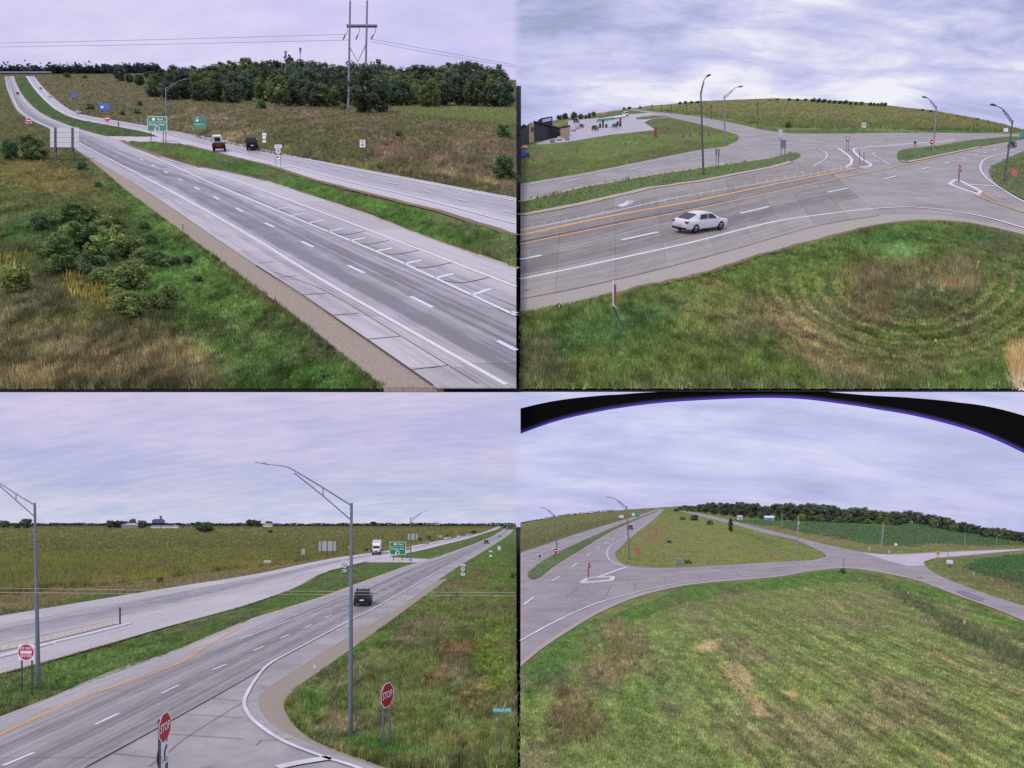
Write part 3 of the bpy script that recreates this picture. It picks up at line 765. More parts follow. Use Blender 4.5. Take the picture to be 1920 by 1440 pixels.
def vehicle(plot, u, v, to, ppm, kind, colour, label, name, cat='car', group=None, flip=False, rails=False):
    """car standing at (u, v) and heading for picture point to; ppm = picture units per metre of car"""
    p = Vector(plot.ground([u], [v])[0]); p = plot.P(u, v, 0.085)
    q = plot.P(to[0], to[1], 0.085); x = (q - p).normalized(); z = plot.normal; y = z.cross(x).normalized(); x = y.cross(z)
    e = bpy.data.objects.new(name, None); COL.objects.link(e)
    k = p.y / F * ppm
    e.matrix_world = Matrix(((x.x * k, y.x * k, z.x * k, p.x), (x.y * k, y.y * k, z.y * k, p.y), (x.z * k, y.z * k, z.z * k, p.z), (0, 0, 0, 1)))
    tag(e, label, cat, group)
    sp = SPEC[kind]; pm = colour
    rings = []
    for (bx, zb, zt, w) in sp['body']:
        h = zt - zb
        half = [(w * .80, zb), (w * .96, zb + h * .14), (w, zb + h * .42), (w * .985, zb + h * .68), (w * .94, zb + h * .90), (w * .82, zt)]
        rings.append([(bx, a, b) for a, b in half] + [(bx, -a, b) for a, b in reversed(half)])
    MB().loft(rings).obj('body', pm, e, True)
    rings = []
    for (bx, zb, zt, wb, wt) in sp['cabin']:
        h = zt - zb
        half = [(wb, zb - .06), (wb, zb), (wb + (wt - wb) * .8, zb + h * .82), (wt, zb + h * .97), (wt * .6, zt)]
        rings.append([(bx, a, b) for a, b in half] + [(bx, -a, b) for a, b in reversed(half)])
    MB().loft(rings).obj('cabin', pm, e, True)
    c = sp['cabin']
    def side(bx, f):                                     # point on the cabin side at station bx, fraction f of the height
        xs = [r[0] for r in c]; g = [np.interp(bx, xs, [r[i] for r in c]) for i in range(1, 5)]
        zb, zt, wb, wt = g
        return (wb + (wt - wb) * f + 0.035, zb + (zt - zb) * f)
    def pane(a, b, f0, f1, sy, a1=None, b1=None):
        a1 = a if a1 is None else a1; b1 = b if b1 is None else b1
        pts = []
        for bx, f in ((a, f0), (b, f0), (b1, f1), (a1, f1)):
            w, zz = side(bx, f); pts.append((bx, sy * w, zz))
        g = MB(); g.add(pts, [(0, 1, 2, 3)] if sy < 0 else [(3, 2, 1, 0)]); g.obj('side_window', glass_m, e)
    x1, x2 = c[1][0], c[-2][0]
    mid = (c[2][0] + c[3][0]) / 2 + 0.1
    for sy in (1, -1):
        pane(x1 + .02, mid - .05, .08, .78, sy, x1 + .22, mid - .05); pane(mid + .05, x2 + .42, .08, .78, sy, mid + .05, x2 - .02)
    def screen(i0, i1, nm, t0=.10, t1=.90):
        (xa, ba, ta, wa, va), (xb, bb, tb, wb, vb) = c[i0], c[i1]
        pts = []
        for t, wscale in ((t0, .93), (t1, .90)):
            bx = xa + (xb - xa) * t; zz = ta + (tb - ta) * t; w = (va + (vb - va) * t) * wscale * 1.02
            pts += [(bx, -w, zz - .005), (bx, w, zz - .005)]
        n = Vector((-(tb - ta), 0, xb - xa)).normalized() * (0.035 if xb > xa else -0.035)
        pts = [tuple(Vector(q_) + n) for q_ in pts]
        MB().add(pts, [(0, 1, 3, 2)]).obj(nm, glass_m, e)
    screen(0, 1, 'rear_window'); screen(-1, -2, 'windshield')
    xr, xf = sp['body'][1][0], sp['body'][-2][0]; zr, zf = sp['body'][1][2], sp['body'][-2][2]
    wr = sp['body'][1][3]
    for sy in (1, -1):
        MB().box(xr - .07, xr + .18, min(sy * wr * .62, sy * wr * 1.0), max(sy * wr * .62, sy * wr * 1.0), zr - .22, zr - .06, .02).obj('tail_light', lamp_red, e)
        MB().box(xf - .18, xf + .10, min(sy * .42, sy * .78), max(sy * .42, sy * .78), zf - .17, zf - .05, .02).obj('head_light', lamp_clear, e)
        MB().box(x2 + .30, x2 + .46, min(sy * .90, sy * 1.08), max(sy * .90, sy * 1.08), c[-1][1] + .02, c[-1][1] + .16, .03).obj('mirror', pm, e)
        if rails: MB().tube([(-1.7, sy * .62, 1.72), (-1.5, sy * .62, 1.82), (-.1, sy * .62, 1.82), (.1, sy * .62, 1.74)], .035, 6).obj('roof_rail', black_trim, e)
    MB().box(sp['body'][0][0] - .03, sp['body'][1][0] + .1, -.72, .72, .30, .46, .03).obj('rear_bumper', black_trim, e)
    MB().box(sp['body'][0][0] - .045, sp['body'][0][0] - .01, -.24, .24, .62, .76).obj('number_plate', sign_white, e)
    MB().box(sp['body'][-2][0], sp['body'][-1][0] + .03, -.6, .6, .34, .50, .03).obj('grille', black_trim, e)
    for wx in sp['wheels']:
        for sy in (1, -1): wheel(e, wx, sy * .82, sp['r'], .23)
    return e
W_WHITE = paint('white', (0.86, 0.86, 0.87)); W_BLACK = mat('car paint black', (0.006, 0.006, 0.008), 0.5, spec=0.25); W_DARK = paint('dark', (0.02, 0.02, 0.026)); W_BROWN = mat('car paint brown', (0.022, 0.018, 0.018), 0.45, spec=0.3); W_GREY = paint('grey', (0.28, 0.28, 0.30)); W_SILVER = paint('silver', (0.5, 0.5, 0.52)); W_RED = paint('red', (0.25, 0.02, 0.02))

# ------------------------------------------------------------------ the four pieces of land
UP, LOW = 300.0, 8.1
TL = Plot(115, UP, -60, 968, 728, [(-60, 137), (70, 137), (200, 136), (290, 134), (420, 136), (968, 150)])
TR = Plot(165, UP, 976, 1985, 728, [(976, 238), (1060, 222), (1180, 203), (1300, 190), (1450, 184), (1600, 190), (1750, 207), (1850, 225), (1920, 243), (1985, 262)])
BL = Plot(972, LOW, -60, 968, 1520, [(-60, 984), (968, 984)])
BR = Plot(930, LOW, 976, 1985, 1520, [(976, 980), (1060, 966), (1180, 955), (1290, 948), (1400, 951), (1500, 956), (1600, 965), (1700, 976), (1800, 991), (1920, 1012), (1985, 1025)])

def edge_strip(plot, pts, w, m, label, lift=.057, wob=2.0):
    """thin ragged strip of gravel or bare soil along a pavement edge"""
    p = []
    for a, b in zip(pts, pts[1:]):
        for k in range(8): p.append((a[0] + (b[0] - a[0]) * k / 8, a[1] + (b[1] - a[1]) * k / 8))
    p.append(pts[-1])
    p = [(u, v + random.uniform(-.5, .5) * wob * (v - plot.vh) / 200) for u, v in p]
    o = line(plot, None, p, w, m, 'gravel_strip', lift=lift, smoothed=False)
    if o: tag(o, label, None, None, 'structure')
brown_soil = mat('bare soil edge', lin(128, 108, 82), 0.95, noise=.4, nscale=.3)
tan_soil = mat('sandy edge', lin(186, 170, 152), 0.95, noise=.3, nscale=.8)

# ================================================================== upper west piece: highway running away to the horizon
def interp_edges(vs_, left, right):
    lv, lu = zip(*sorted((p[1], p[0]) for p in left)); rv, ru = zip(*sorted((p[1], p[0]) for p in right))
    return [(float(np.interp(v, lv, lu)), v, float(np.interp(v, rv, ru)), v) for v in vs_]
A_L = [(9, 143), (10, 156), (18, 182), (31, 208), (62, 229), (96, 243), (118, 262), (142, 281), (211, 321), (276, 360), (406, 450), (500, 514), (566, 557), (688, 640), (812, 727), (826, 737)]
A_R = [(26, 143), (30, 155), (43, 181), (68, 207), (108, 228), (158, 246), (206, 258), (228, 264), (250, 276), (338, 307), (422, 323), (500, 341), (555, 360), (683, 403), (792, 446), (967, 506), (1110, 555), (1358, 640), (1612, 727), (1641, 737)]
B_L = [(48, 143), (65, 169), (89, 195), (117, 214), (156, 227), (208, 236), (260, 245), (300, 256), (312, 266), (346, 272), (401, 286), (443, 297), (500, 310), (584, 338), (688, 364), (818, 396), (967, 443)]
B_R = [(64, 143), (78, 161), (99, 182), (125, 203), (156, 216), (208, 225), (273, 236), (326, 246), (391, 258), (480, 276), (532, 289), (662, 315), (818, 344), (967, 372), (1120, 400), (1340, 443)]
roadA = road_mat('worn highway concrete', lin(196, 193, 205), lin(128, 126, 138), 0.55,
                 [(0.0, 0.60), (0.16, 0.58), (0.21, 0.50), (0.25, 0.30), (0.30, 0.36), (0.36, 0.44), (0.46, 0.36), (0.53, 0.56), (0.60, 0.44), (0.72, 0.60), (0.88, 0.66), (1.0, 0.62)])
roadB = road_mat('wet pale concrete', lin(206, 203, 216), lin(158, 155, 168), 0.8, [(0, .6), (.25, .62), (.4, .45), (.6, .42), (.75, .45), (1, .6)])
atA, dA = strip(TL, interp_edges([143, 150, 160, 175, 192, 210, 226, 240, 252, 262, 275, 290, 310, 330, 352, 380, 420, 470, 530, 600, 670, 732], A_L, A_R), 3)
atB, dB = strip(TL, interp_edges([143, 150, 162, 180, 200, 215, 226, 238, 250, 262, 275, 290, 310, 335, 365, 400, 443], B_L, B_R), 3)
ra = strip_sheet(TL, 'road', atA, dA, 0.05, roadA, 'eastbound concrete carriageway with turn lane in the left upper view', 12)
rb = strip_sheet(TL, 'road', atB, dB, 0.05, roadB, 'westbound wet concrete carriageway past the grassy bank', 6)
flat(TL, 'crossover_road', [[(188, 256), (310, 257), (360, 272), (222, 265)]], 0.035, roadB, label='narrow paved crossover through the median')
flat(TL, 'gravel_shoulder', [smooth([(142, 279), (211, 319), (278, 360), (408, 450), (502, 514), (568, 557), (690, 640), (832, 728)], 4) + smooth([(720, 728), (571, 607), (480, 540), (370, 456), (242, 360), (200, 325), (165, 297), (142, 281)], 4)], 0.03, gravel_up, label='brown gravel shoulder beside the highway')
# paint
for pts in ([(16, 150), (24, 180), (38, 208), (72, 230), (108, 247), (151, 271), (344, 374), (480, 452), (631, 545), (949, 727)],): line(TL, ra, pts, 0.14, white_paint)
line(TL, ra, [(250, 281), (330, 315), (400, 347), (480, 381), (706, 475), (816, 525), (967, 596)], 0.15, white_paint)
line(TL, ra, [(300, 296), (400, 327), (496, 360), (792, 473), (967, 541)], 0.15, white_paint)
DA = [(497, 421, 514, 429), (565, 456, 588, 467), (652, 501, 683, 516), (770, 560, 812, 581), (933, 644, 968, 662), (443, 393, 456, 400), (400, 371, 411, 377), (365, 353, 374, 358), (334, 337, 342, 341), (308, 323, 315, 327), (285, 311, 291, 314), (263, 300, 269, 303)]
for a, b, c, d in DA: line(TL, ra, [(a, b), (c, d)], 0.16, white_paint, 'lane_dash')
z4 = lambda x, y: (480 + x / 3.84, 360 + y / 3.84)
for a in [(160, 130, 240, 122), (250, 180, 350, 165), (375, 235, 490, 215), (510, 298, 630, 275), (665, 365, 790, 343), (860, 440, 980, 418), (1055, 535, 1190, 505), (1290, 635, 1420, 603), (1550, 760, 1690, 712), (1840, 890, 1870, 880)]:
    line(TL, ra, [z4(a[0], a[1]), z4(a[2], a[3])], 0.22, white_paint, 'hatch_stripe')
line(TL, rb, [(66, 150), (92, 184), (122, 207), (160, 220), (300, 243), (400, 263), (480, 280), (662, 320), (818, 350), (967, 379)], 0.14, white_paint)
line(TL, rb, [(53, 152), (92, 195), (122, 213), (208, 233), (310, 252), (400, 273), (480, 294), (636, 338), (779, 372), (967, 422)], 0.14, white_paint)
z2 = lambda x, y: (480 + x / 3.84, y / 3.84)
for a in [(275, 1160, 305, 1168), (410, 1190, 445, 1200), (560, 1225, 605, 1235), (740, 1270, 790, 1283), (950, 1320, 1020, 1335), (1180, 1375, 1245, 1390), (1450, 1443, 1530, 1461), (1775, 1523, 1870, 1548)]:
    line(TL, rb, [z2(a[0], a[1]), z2(a[2], a[3])], 0.13, white_paint, 'lane_dash')
# single slabs of the near shoulder and lanes
near = [t for t, v in ((dA[-1], 0),)][0]
slabs(TL, ra, atA, near - 34, near, [(0.0, 0.145)], [5.4], 0.075, roadA)
slabs(TL, ra, atA, near - 46, near, [(0.145, 0.375), (0.375, 0.535)], [11.0], 0.07, roadA)
slabs(TL, ra, atA, near - 52, near - 8, [(0.535, 0.745), (0.745, 1.0)], [7.5, 9.5], 0.07, roadA)
tar = mat('dark joint', (0.10, 0.095, 0.10), .8)
for a in [(160, 630, 290, 620), (330, 755, 510, 745), (550, 905, 740, 890), (805, 1080, 1040, 1058), (1120, 1300, 1380, 1270), (20, 525, 130, 517)]: line(TL, ra, [z4(a[0], a[1]), z4(a[2], a[3])], .055, tar, 'paving_joint', .082)
line(TL, ra, [z4(130, 590), z4(510, 735), z4(1050, 1060), z4(1380, 1265), z4(1600, 1400)], .03, tar, 'paving_joint', .082)
line(TL, ra, [z4(0, 540), z4(335, 757), z4(805, 1083), z4(1270, 1408)], .05, tar, 'paving_joint', .082)
for a in [(530, 300, 640, 318, 790, 292), (680, 372, 800, 388, 960, 360), (870, 447, 1000, 462, 1190, 430), (1070, 540, 1200, 560, 1420, 520), (1300, 640, 1480, 668, 1700, 625)]: line(TL, ra, [z4(a[0], a[1]), z4(a[2], a[3]), z4(a[4], a[5])], .07, tar, 'sealed_crack', .081)
TL.base = lin(86, 92, 52); TL.tall = 1.0; TL.rough = 0.55
gG, gD, gB, gR, gY, gT = lin(80, 104, 50), lin(48, 74, 38), lin(122, 106, 62), lin(128, 92, 66), lin(150, 132, 60), lin(138, 124, 92)
TL.paint = [
    ([(60, 142), (980, 150), (980, 375), (480, 276), (208, 225), (120, 203)], lin(98, 95, 66), 0.9, 1.0),          # far bank
    ((300, 215, 120, 10, 10), lin(84, 92, 60), 0.7, 1.0), ((560, 265, 190, 12, 14), lin(82, 92, 52), 0.6, 1.0), ((800, 300, 160, 14, 14), lin(118, 92, 84), 0.7, 1.2),
    ((600, 228, 140, 8, 12), lin(132, 108, 92), 0.7, 1.2), ((900, 270, 90, 10, 12), lin(132, 104, 90), 0.7, 1.2), ((760, 270, 110, 7, 12), lin(76, 92, 52), 0.6, 1.0),
    ((430, 235, 90, 6, 14), lin(134, 118, 100), 0.6, 1.1), ((870, 335, 110, 9, 12), lin(150, 134, 96), 0.7, 1.4), ((700, 312, 120, 8, 11), lin(122, 112, 70), 0.7, 1.2),
    ([(480, 282), (660, 318), (820, 347), (980, 376), (980, 388), (480, 290)], lin(86, 104, 50), 0.8, 0.6),
    ([(722, 204), (980, 204), (980, 240), (860, 226), (770, 216)], lin(112, 124, 62), 0.95, 1.6),                # corn beyond the bank
    ([(26, 146), (48, 143), (117, 214), (208, 236), (307, 258), (206, 258), (104, 227), (42, 180)], lin(62, 92, 46), 1.0, 0.55),   # medians
    ([(226, 263), (350, 271), (600, 342), (970, 444), (970, 508), (700, 406), (430, 324)], lin(72, 102, 46), 1.0, 0.6),
    ([(140, 290), (250, 368), (370, 460), (480, 545), (720, 730), (430, 730), (330, 610), (300, 480), (210, 380)], gG, 0.95, 0.65),  # mown strip
    ((300, 500, 90, 120, 0), lin(70, 108, 50), 0.6, 0.8), ((440, 690, 80, 60, 20), lin(66, 106, 42), 0.8, 0.6), ((560, 700, 120, 40, 30), lin(64, 102, 42), 0.7, 0.6),
    ((80, 330, 130, 40, 10), gB, 0.5, 1.3), ((60, 640, 260, 90, 10), lin(128, 124, 64), 0.7, 1.15), ((220, 680, 180, 50, 0), lin(140, 118, 70), 0.5, 1.15), ((60, 480, 130, 70, 0), lin(72, 88, 44), 0.6, 1.4),
    ((330, 660, 120, 50, 20), lin(128, 118, 64), 0.6, 1.1), ((60, 715, 120, 30, 0), lin(150, 124, 78), 0.5, 1.2), ((180, 430, 150, 60, 15), gD, 0.7, 1.4), ((40, 430, 60, 40, 0), lin(60, 110, 50), 0.6, 0.9),
    ((30, 240, 60, 30, 0), lin(92, 88, 62), 0.6, 1.2),
]
r9 = random.Random(5)
for k in range(46):                                   # ribs of dry and green grass running down the bank
    cu, cv = r9.uniform(330, 960), 0
    cv = float(np.interp(cu, [330, 480, 660, 960], [222, 245, 262, 300])) + r9.uniform(-30, 40)
    TL.paint.append(((cu, cv, r9.uniform(30, 80), r9.uniform(2.5, 5), r9.uniform(-16, 2)), r9.choice([lin(126, 106, 88), lin(72, 84, 50), lin(138, 120, 96), lin(84, 92, 54)]), .7, None))
TL.mounds = [(60, 640, 260, 120, 0.9), (600, 245, 300, 40, 1.2), (860, 255, 160, 40, 0.8), (120, 430, 160, 60, 0.3)]
edge_strip(TL, [p for p in A_R if 264 <= p[1] <= 506], .5, brown_soil, 'brown soil edge of the median beside the near carriageway', wob=1.2)
edge_strip(TL, [p for p in A_R if 341 <= p[1] <= 506], .25, tan_soil, 'pale gravel edge of the median beside the turn lane', .062, 1.5)
edge_strip(TL, [p for p in B_L if 272 <= p[1] <= 443], .45, brown_soil, 'brown soil edge of the median beside the far carriageway', wob=1.0)
TL.finish()
land(TL, 'ground', 'grassy land either side of the highway in the left upper view')
far_bank = [(40, 138), (980, 150), (980, 376), (818, 347), (662, 318), (480, 279), (300, 243), (140, 215), (70, 150)]
tufts(TL, 'bank_grass', 16000, (60, 967, 142, 392), 22, 'dry brown and green grass on the bank beyond the highway', blades=5, wpx=2.6, spread=7, vref=728, keep=lambda u, v: inside(far_bank, u, v), minh=2.0, gain=1.75)
tufts(TL, 'median_grass', 9000, (20, 967, 146, 510), 20, 'short green grass on the highway median', blades=5, wpx=2.2, spread=6, vref=728, minh=1.2,
      keep=lambda u, v: inside([(26, 146), (48, 143), (117, 214), (208, 236), (307, 258), (206, 258), (104, 227), (42, 180)], u, v) | inside([(226, 263), (350, 271), (600, 342), (970, 444), (970, 508), (700, 406), (430, 324)], u, v))
left_side = [(-60, 150), (8, 150), (30, 212), (95, 247), (142, 285), (242, 362), (370, 458), (480, 542), (722, 730), (-60, 730)]
tufts(TL, 'verge_grass', 46000, (-58, 722, 150, 727), 14, 'mixed green and brown grass on the verge left of the highway', blades=6, wpx=2.1, spread=5, vref=728, keep=lambda u, v: inside(left_side, u, v), minh=1.2)
corn = [(724, 206), (967, 206), (967, 238), (860, 226), (775, 216)]
tufts(TL, 'corn_field', 3500, (722, 966, 203, 240), 42, 'corn field behind the bank below the wood', 'crop', blades=5, wpx=3.0, spread=5, vref=728, keep=lambda u, v: inside(corn, u, v), colfun=lambda u, v: (np.tile(lin(112, 122, 74), (len(u), 1)), np.ones(len(u))), minh=4, gain=1.9)

# the wood on the rise
def wood_top(x): return np.interp(x, [260, 300, 350, 420, 480, 540, 600, 640, 700, 740, 800, 840, 865, 900, 968], [140, 132, 130, 124, 121, 118, 122, 124, 121, 128, 129, 127, 120, 128, 133])
i = 0
rows = [('back row of the wood', 168, 0, 25), ('middle row of the wood', 182, 12, 29), ('front row of the wood', 199, 6, 29)]
for ri, (rn, vb, off, stp) in enumerate(rows):
    x = 283 + off; k = 0
    while x < 955:
        k += 1
        vbb = vb - (8 if x < 520 else 0) + random.uniform(-3, 3) - max(0, (420 - x) * 0.06)
        top = float(wood_top(x)) + (0, 14, 28)[ri] + random.uniform(-4, 5)
        if ri == 2 and 560 < x < 640: top += 6
        h = (vbb - top) * 1.08
        tree(TL, x, vbb, h, random.uniform(0.95, 1.3) * 34 / max(h, 20) * 1.0 + 0.25, random.choice(T_ROUND), 'dark tree %s from left in the %s' % (nth(k), rn), group='trees of the roadside wood')
        x += stp * random.uniform(0.8, 1.2)
tree(TL, 690, 212, 72, 1.35, T_ROUND[0], 'big dark tree standing in front of the wood by the H-frame power poles')
tree(TL, 224, 152, 31, 0.75, T_ROUND[1], 'lone dark tree on the skyline left of the wood')
tree(TL, 242, 156, 16, 1.1, T_ROUND[3], 'small dark tree just right of the lone skyline tree')
tree(TL, 262, 160, 19, 1.2, T_ROUND[0], 'low dark tree at the left end of the wood')
tree(TL, 126, 146, 10, 1.5, T_BUSH[2], 'tiny dark bush beside the far road', 'bush', 'bush')
tree(TL, 160, 147, 6, 1.6, T_BUSH[2], 'tiny bush on the far bank left of the lone tree', 'bush', 'bush')
for u, v, h, w, k, lb in [(18, 300, 44, 0.8, 2, 'dark shrub cut by the left edge beside the blank sign'), (62, 302, 54, 1.0, 0, 'round green shrub left of the blank sign'), (944, 257, 28, 1.1, 2, 'dark bush at the corn edge by the right side of the bank'), (945, 338, 52, 0.95, 2, 'big dark bush low on the bank at its right end'), (714, 318, 16, 1.0, 1, 'small bush at the bank foot beside the far carriageway'),
                          (748, 254, 12, 1.1, 2, 'small dark bush midway up the bank'), (262, 198, 9, 1.4, 2, 'small dark bush on the bank above the wood corner'), (170, 206, 13, 1.2, 2, 'dark bush on the bank left of the blue sign'), (230, 216, 9, 1.3, 0, 'low bush on the bank right of the blue sign'), (258, 214, 11, 1.3, 2, 'low dark bush left of the far lamp'), (490, 204, 16, 1.4, 2, 'dark bush at the wood edge above the bank'), (645, 206, 12, 1.4, 1, 'light bush at the foot of the H-frame pole'),
                          (575, 192, 16, 1.4, 0, 'leafy bush at the wood edge left of the H-frame pole')]:
    tree(TL, u, v, h, w, T_BUSH[k], lb, 'bush', 'bush')
# willow scrub and weeds of the near verge
k = 0
r5 = random.Random(11)
spots = [(150, 470, 62, 1.2, 0), (215, 480, 64, 1.2, 1), (120, 520, 50, 1.2, 0), (250, 545, 62, 1.15, 1), (30, 552, 62, 1.0, 3), (235, 590, 54, 1.2, 1), (330, 500, 20, 1.2, 2), (352, 495, 18, 1.2, 2), (610, 715, 18, 1.2, 2), (370, 530, 16, 1.4, 2), (155, 320, 18, 1.3, 2), (185, 352, 12, 1.4, 2), (270, 432, 18, 1.4, 2), (285, 458, 20, 1.4, 2)]
while len(spots) < 46:
    u, v = r5.uniform(60, 320), r5.uniform(405, 610)
    if inside([(60, 405), (190, 395), (280, 450), (325, 560), (300, 620), (230, 600), (190, 535), (90, 500)], [u], [v])[0]: spots.append((u, v, r5.uniform(26, 52), r5.uniform(1.1, 1.5), r5.choice([0, 0, 1, 1, 2])))
for u, v, h, w, kd in sorted(spots, key=lambda q: q[0]):
    k += 1
    tree(TL, u, v, h, w, T_BUSH[kd], 'scrubby bush on the left verge, %s from the left edge' % nth(k), 'bush', 'scrub_bush', 'scrub bushes on the left verge')
def gold(u, v): return np.tile((0.26, 0.21, 0.03), (len(u), 1)) * rng.uniform(0.5, 1.2, (len(u), 1)), np.ones(len(u))
tufts(TL, 'goldenrod', 170, (100, 240, 505, 590), 26, 'patch of yellow goldenrod flowers on the left verge', 'flowers', blades=7, wpx=4.0, spread=7, vref=728, colfun=gold, keep=lambda u, v: inside([(106, 510), (130, 512), (165, 535), (205, 550), (236, 580), (220, 590), (170, 572), (118, 552)], u, v))
tufts(TL, 'goldenrod', 50, (0, 60, 480, 520), 26, 'thin yellow flowers on the clump at the left edge', 'flowers', blades=5, wpx=3.0, spread=7, vref=728, colfun=gold)

# far-off woods on the horizon
def mass(plot, name, label, pts, h, n, col, lsz, cat='trees'):
    g = rng; t = g.random(n); seg = np.interp(t, np.linspace(0, 1, len(pts)), [p[0] for p in pts]); vv = np.interp(seg, [p[0] for p in pts], [p[1] for p in pts])
    base = plot.ground(seg, vv); S = base[:, 1] / F
    hh = h * (0.35 + 0.75 * fbm(seg / 9, seg * 0 + 3.3, 3)) * g.random(n) ** 0.55
    p = base + np.stack([g.normal(0, 1.2, n) * S, g.normal(0, 6, n) * S, hh * S], 1)
    nrm = g.normal(size=(n, 3)); nrm /= np.linalg.norm(nrm, axis=1, keepdims=True)
    a = np.cross(nrm, g.normal(size=(n, 3))); a /= np.linalg.norm(a, axis=1, keepdims=True); b = np.cross(nrm, a)
    s = (lsz * S * g.uniform(0.6, 1.4, n))[:, None]
    q = np.stack([p - a * s, p - b * s * .7, p + a * s, p + b * s * .7], 1).reshape(-1, 3)
    c = np.repeat(np.array(col)[None, :] * g.uniform(0.6, 1.4, (n, 1)), 4, 0)
    return tag(raw_mesh(name, q, np.arange(n * 4).reshape(-1, 4), c, grass_mat), label, cat, None, 'stuff')
mass(TL, 'treeline', 'far dark line of woods along the left horizon above the road', [(-58, 139), (70, 138.5), (200, 138), (300, 137)], 13, 9000, (0.10, 0.135, 0.12), 2.4)

# signs, lamp, poles
e = board(TL, 296, 268, 'guide_sign', 'green guide sign with route shield, East, Poplar Ave and a turn arrow on the median', -19, 18, 21, 49, (-13, 10, 15), sign_green, sign_white, dark_post, rad=1.6)
shield(e, -7, 43, 7.5, -1.9, num=''); text(e, 'East', 6.5, 5, 43.5, -1.95, sign_white, bold=.01); MB().box(-17.5, 16.5, -1.9, -1.75, 38, 38.7).obj('rule', sign_white, e)
text(e, 'Poplar Ave', 6.6, -1, 33.5, -1.95, sign_white, bold=.01); uturn(e, 0, 26, 8.5, -2.1)
e = board(TL, 375, 246, 'guide_sign', 'smaller green guide sign with two shields standing on the bank', -12, 12.5, 12, 36, (-8, 8), sign_green, sign_green, dark_post, rad=1)
shield(e, -4, 28, 6, -2.0, num=''); MB().box(3.5, 9, -2.1, -1.95, 25, 31).obj('blue_marker', sign_blue, e); text(e, 'Poplar Ave', 4, 0, 21, -2.0, sign_white); text(e, 'EAST', 3, -3, 34, -2.0, sign_white)
e = board(TL, 197, 214, 'service_sign', 'larger blue service sign on the bank', -10, 10, 6, 19, (-6, 6), sign_blue, sign_blue, dark_post); MB().box(-7, -2, -1.95, -1.8, 10, 14).obj('panel', sign_white, e)
board(TL, 140, 188, 'service_sign', 'smaller far blue service sign on the bank', -5.5, 5.5, 4, 11, (-3, 3), sign_blue, sign_blue, dark_post)
dne_sign(TL, 202, 234, 11, 11, (0,), 'far red do-not-enter sign at the edge of the median', square=False, letters=False, postr=.5)
dne_sign(TL, 55, 236, 9, 10, (0,), 'red do-not-enter sign beside the shoulder at the left', square=True, letters=False, postr=.5)
e = thing(TL, 'marker_post', 222, 256, 'slim red-tipped marker post in the far median', 'post'); posts(e, (0,), 20, .7, dark_post); MB().box(-1, 1, -1, 1, 20, 27).obj('reflector', mat('reflector red', (.4, .05, .04), .5), e)
e = board(TL, 120, 303, 'reversed_sign', 'large blank pale back of a sign on two dark posts', -25, 29, 26, 63, (-15, 17), sign_back, None, dark_post, rad=1.0, postr=1.5, front=True)
for k_ in range(1, 4): MB().box(-24.5, 28.5, -1.75, -1.6, 26 + 37 * k_ / 4 - .2, 26 + 37 * k_ / 4 + .2).obj('panel_joint', mat('panel seam', lin(150, 150, 155), .6), e)
for x_ in (-15, 17): MB().box(x_ - 1.5, x_ + 1.5, -3.2, -1.8, 20, 62).obj('stiffener', dark_post, e)
e = board(TL, 680, 300, 'speed_limit_sign', 'white speed limit 45 sign on the bank', -5.2, 5.2, 23, 37, (0,), sign_white, None, dark_post, postr=.6)
text(e, 'SPEED', 2.6, 0, 34.6, -1.75, sign_black); text(e, 'LIMIT', 2.6, 0, 32, -1.75, sign_black); text(e, '45', 6.5, 0, 27.2, -1.75, sign_black, bold=.02)
e = board(TL, 522, 318, 'route_marker', 'route 20 marker with East plate on the grass median', -6.5, 6.5, 39, 46, (-4.5, 4.5), sign_white, None, galv, postr=.6)
text(e, 'EAST', 3.6, 0, 42.5, -1.75, sign_black); shield(e, 0, 33, 11.5, -1.7); MB().box(-3.5, 3.5, -1.6, -1.2, 19, 26).obj('arrow_plate', sign_white, e); text(e, '↱', 6, 0, 22.5, -1.75, sign_black)
e = board(TL, 496, 272, 'route_marker', 'narrow stack of white route plates at the foot of the bank', -4, 4, 31, 36, (0,), sign_white, None, dark_post, postr=.5)
shield(e, 0, 27, 8, -1.7, num=''); MB().box(-3.2, 3.2, -1.6, -1.2, 18, 22.5).obj('arrow_plate', sign_white, e)
lamp(TL, 311, 236, (311, 160), [(311, 163), (325, 154), (340, 147), (352, 145)], [(311, 168), (330, 153)], ((344, 146), (354, 144.5)), 'lamp post behind the green guide sign on the left', 1.1, .8, .6)
e = thing(TL, 'marker_post', 343, 432, 'thin grey marker post in the gravel shoulder', 'post'); posts(e, (0,), 16, .9, dark_post); MB().box(-1.2, 1.2, -1.3, -.9, 12, 16).obj('reflector', sign_back, e)
e = thing(TL, 'marker_post', 275, 606, 'thin dark stake in the tall grass', 'post'); posts(e, (0,), 20, .7, wood)
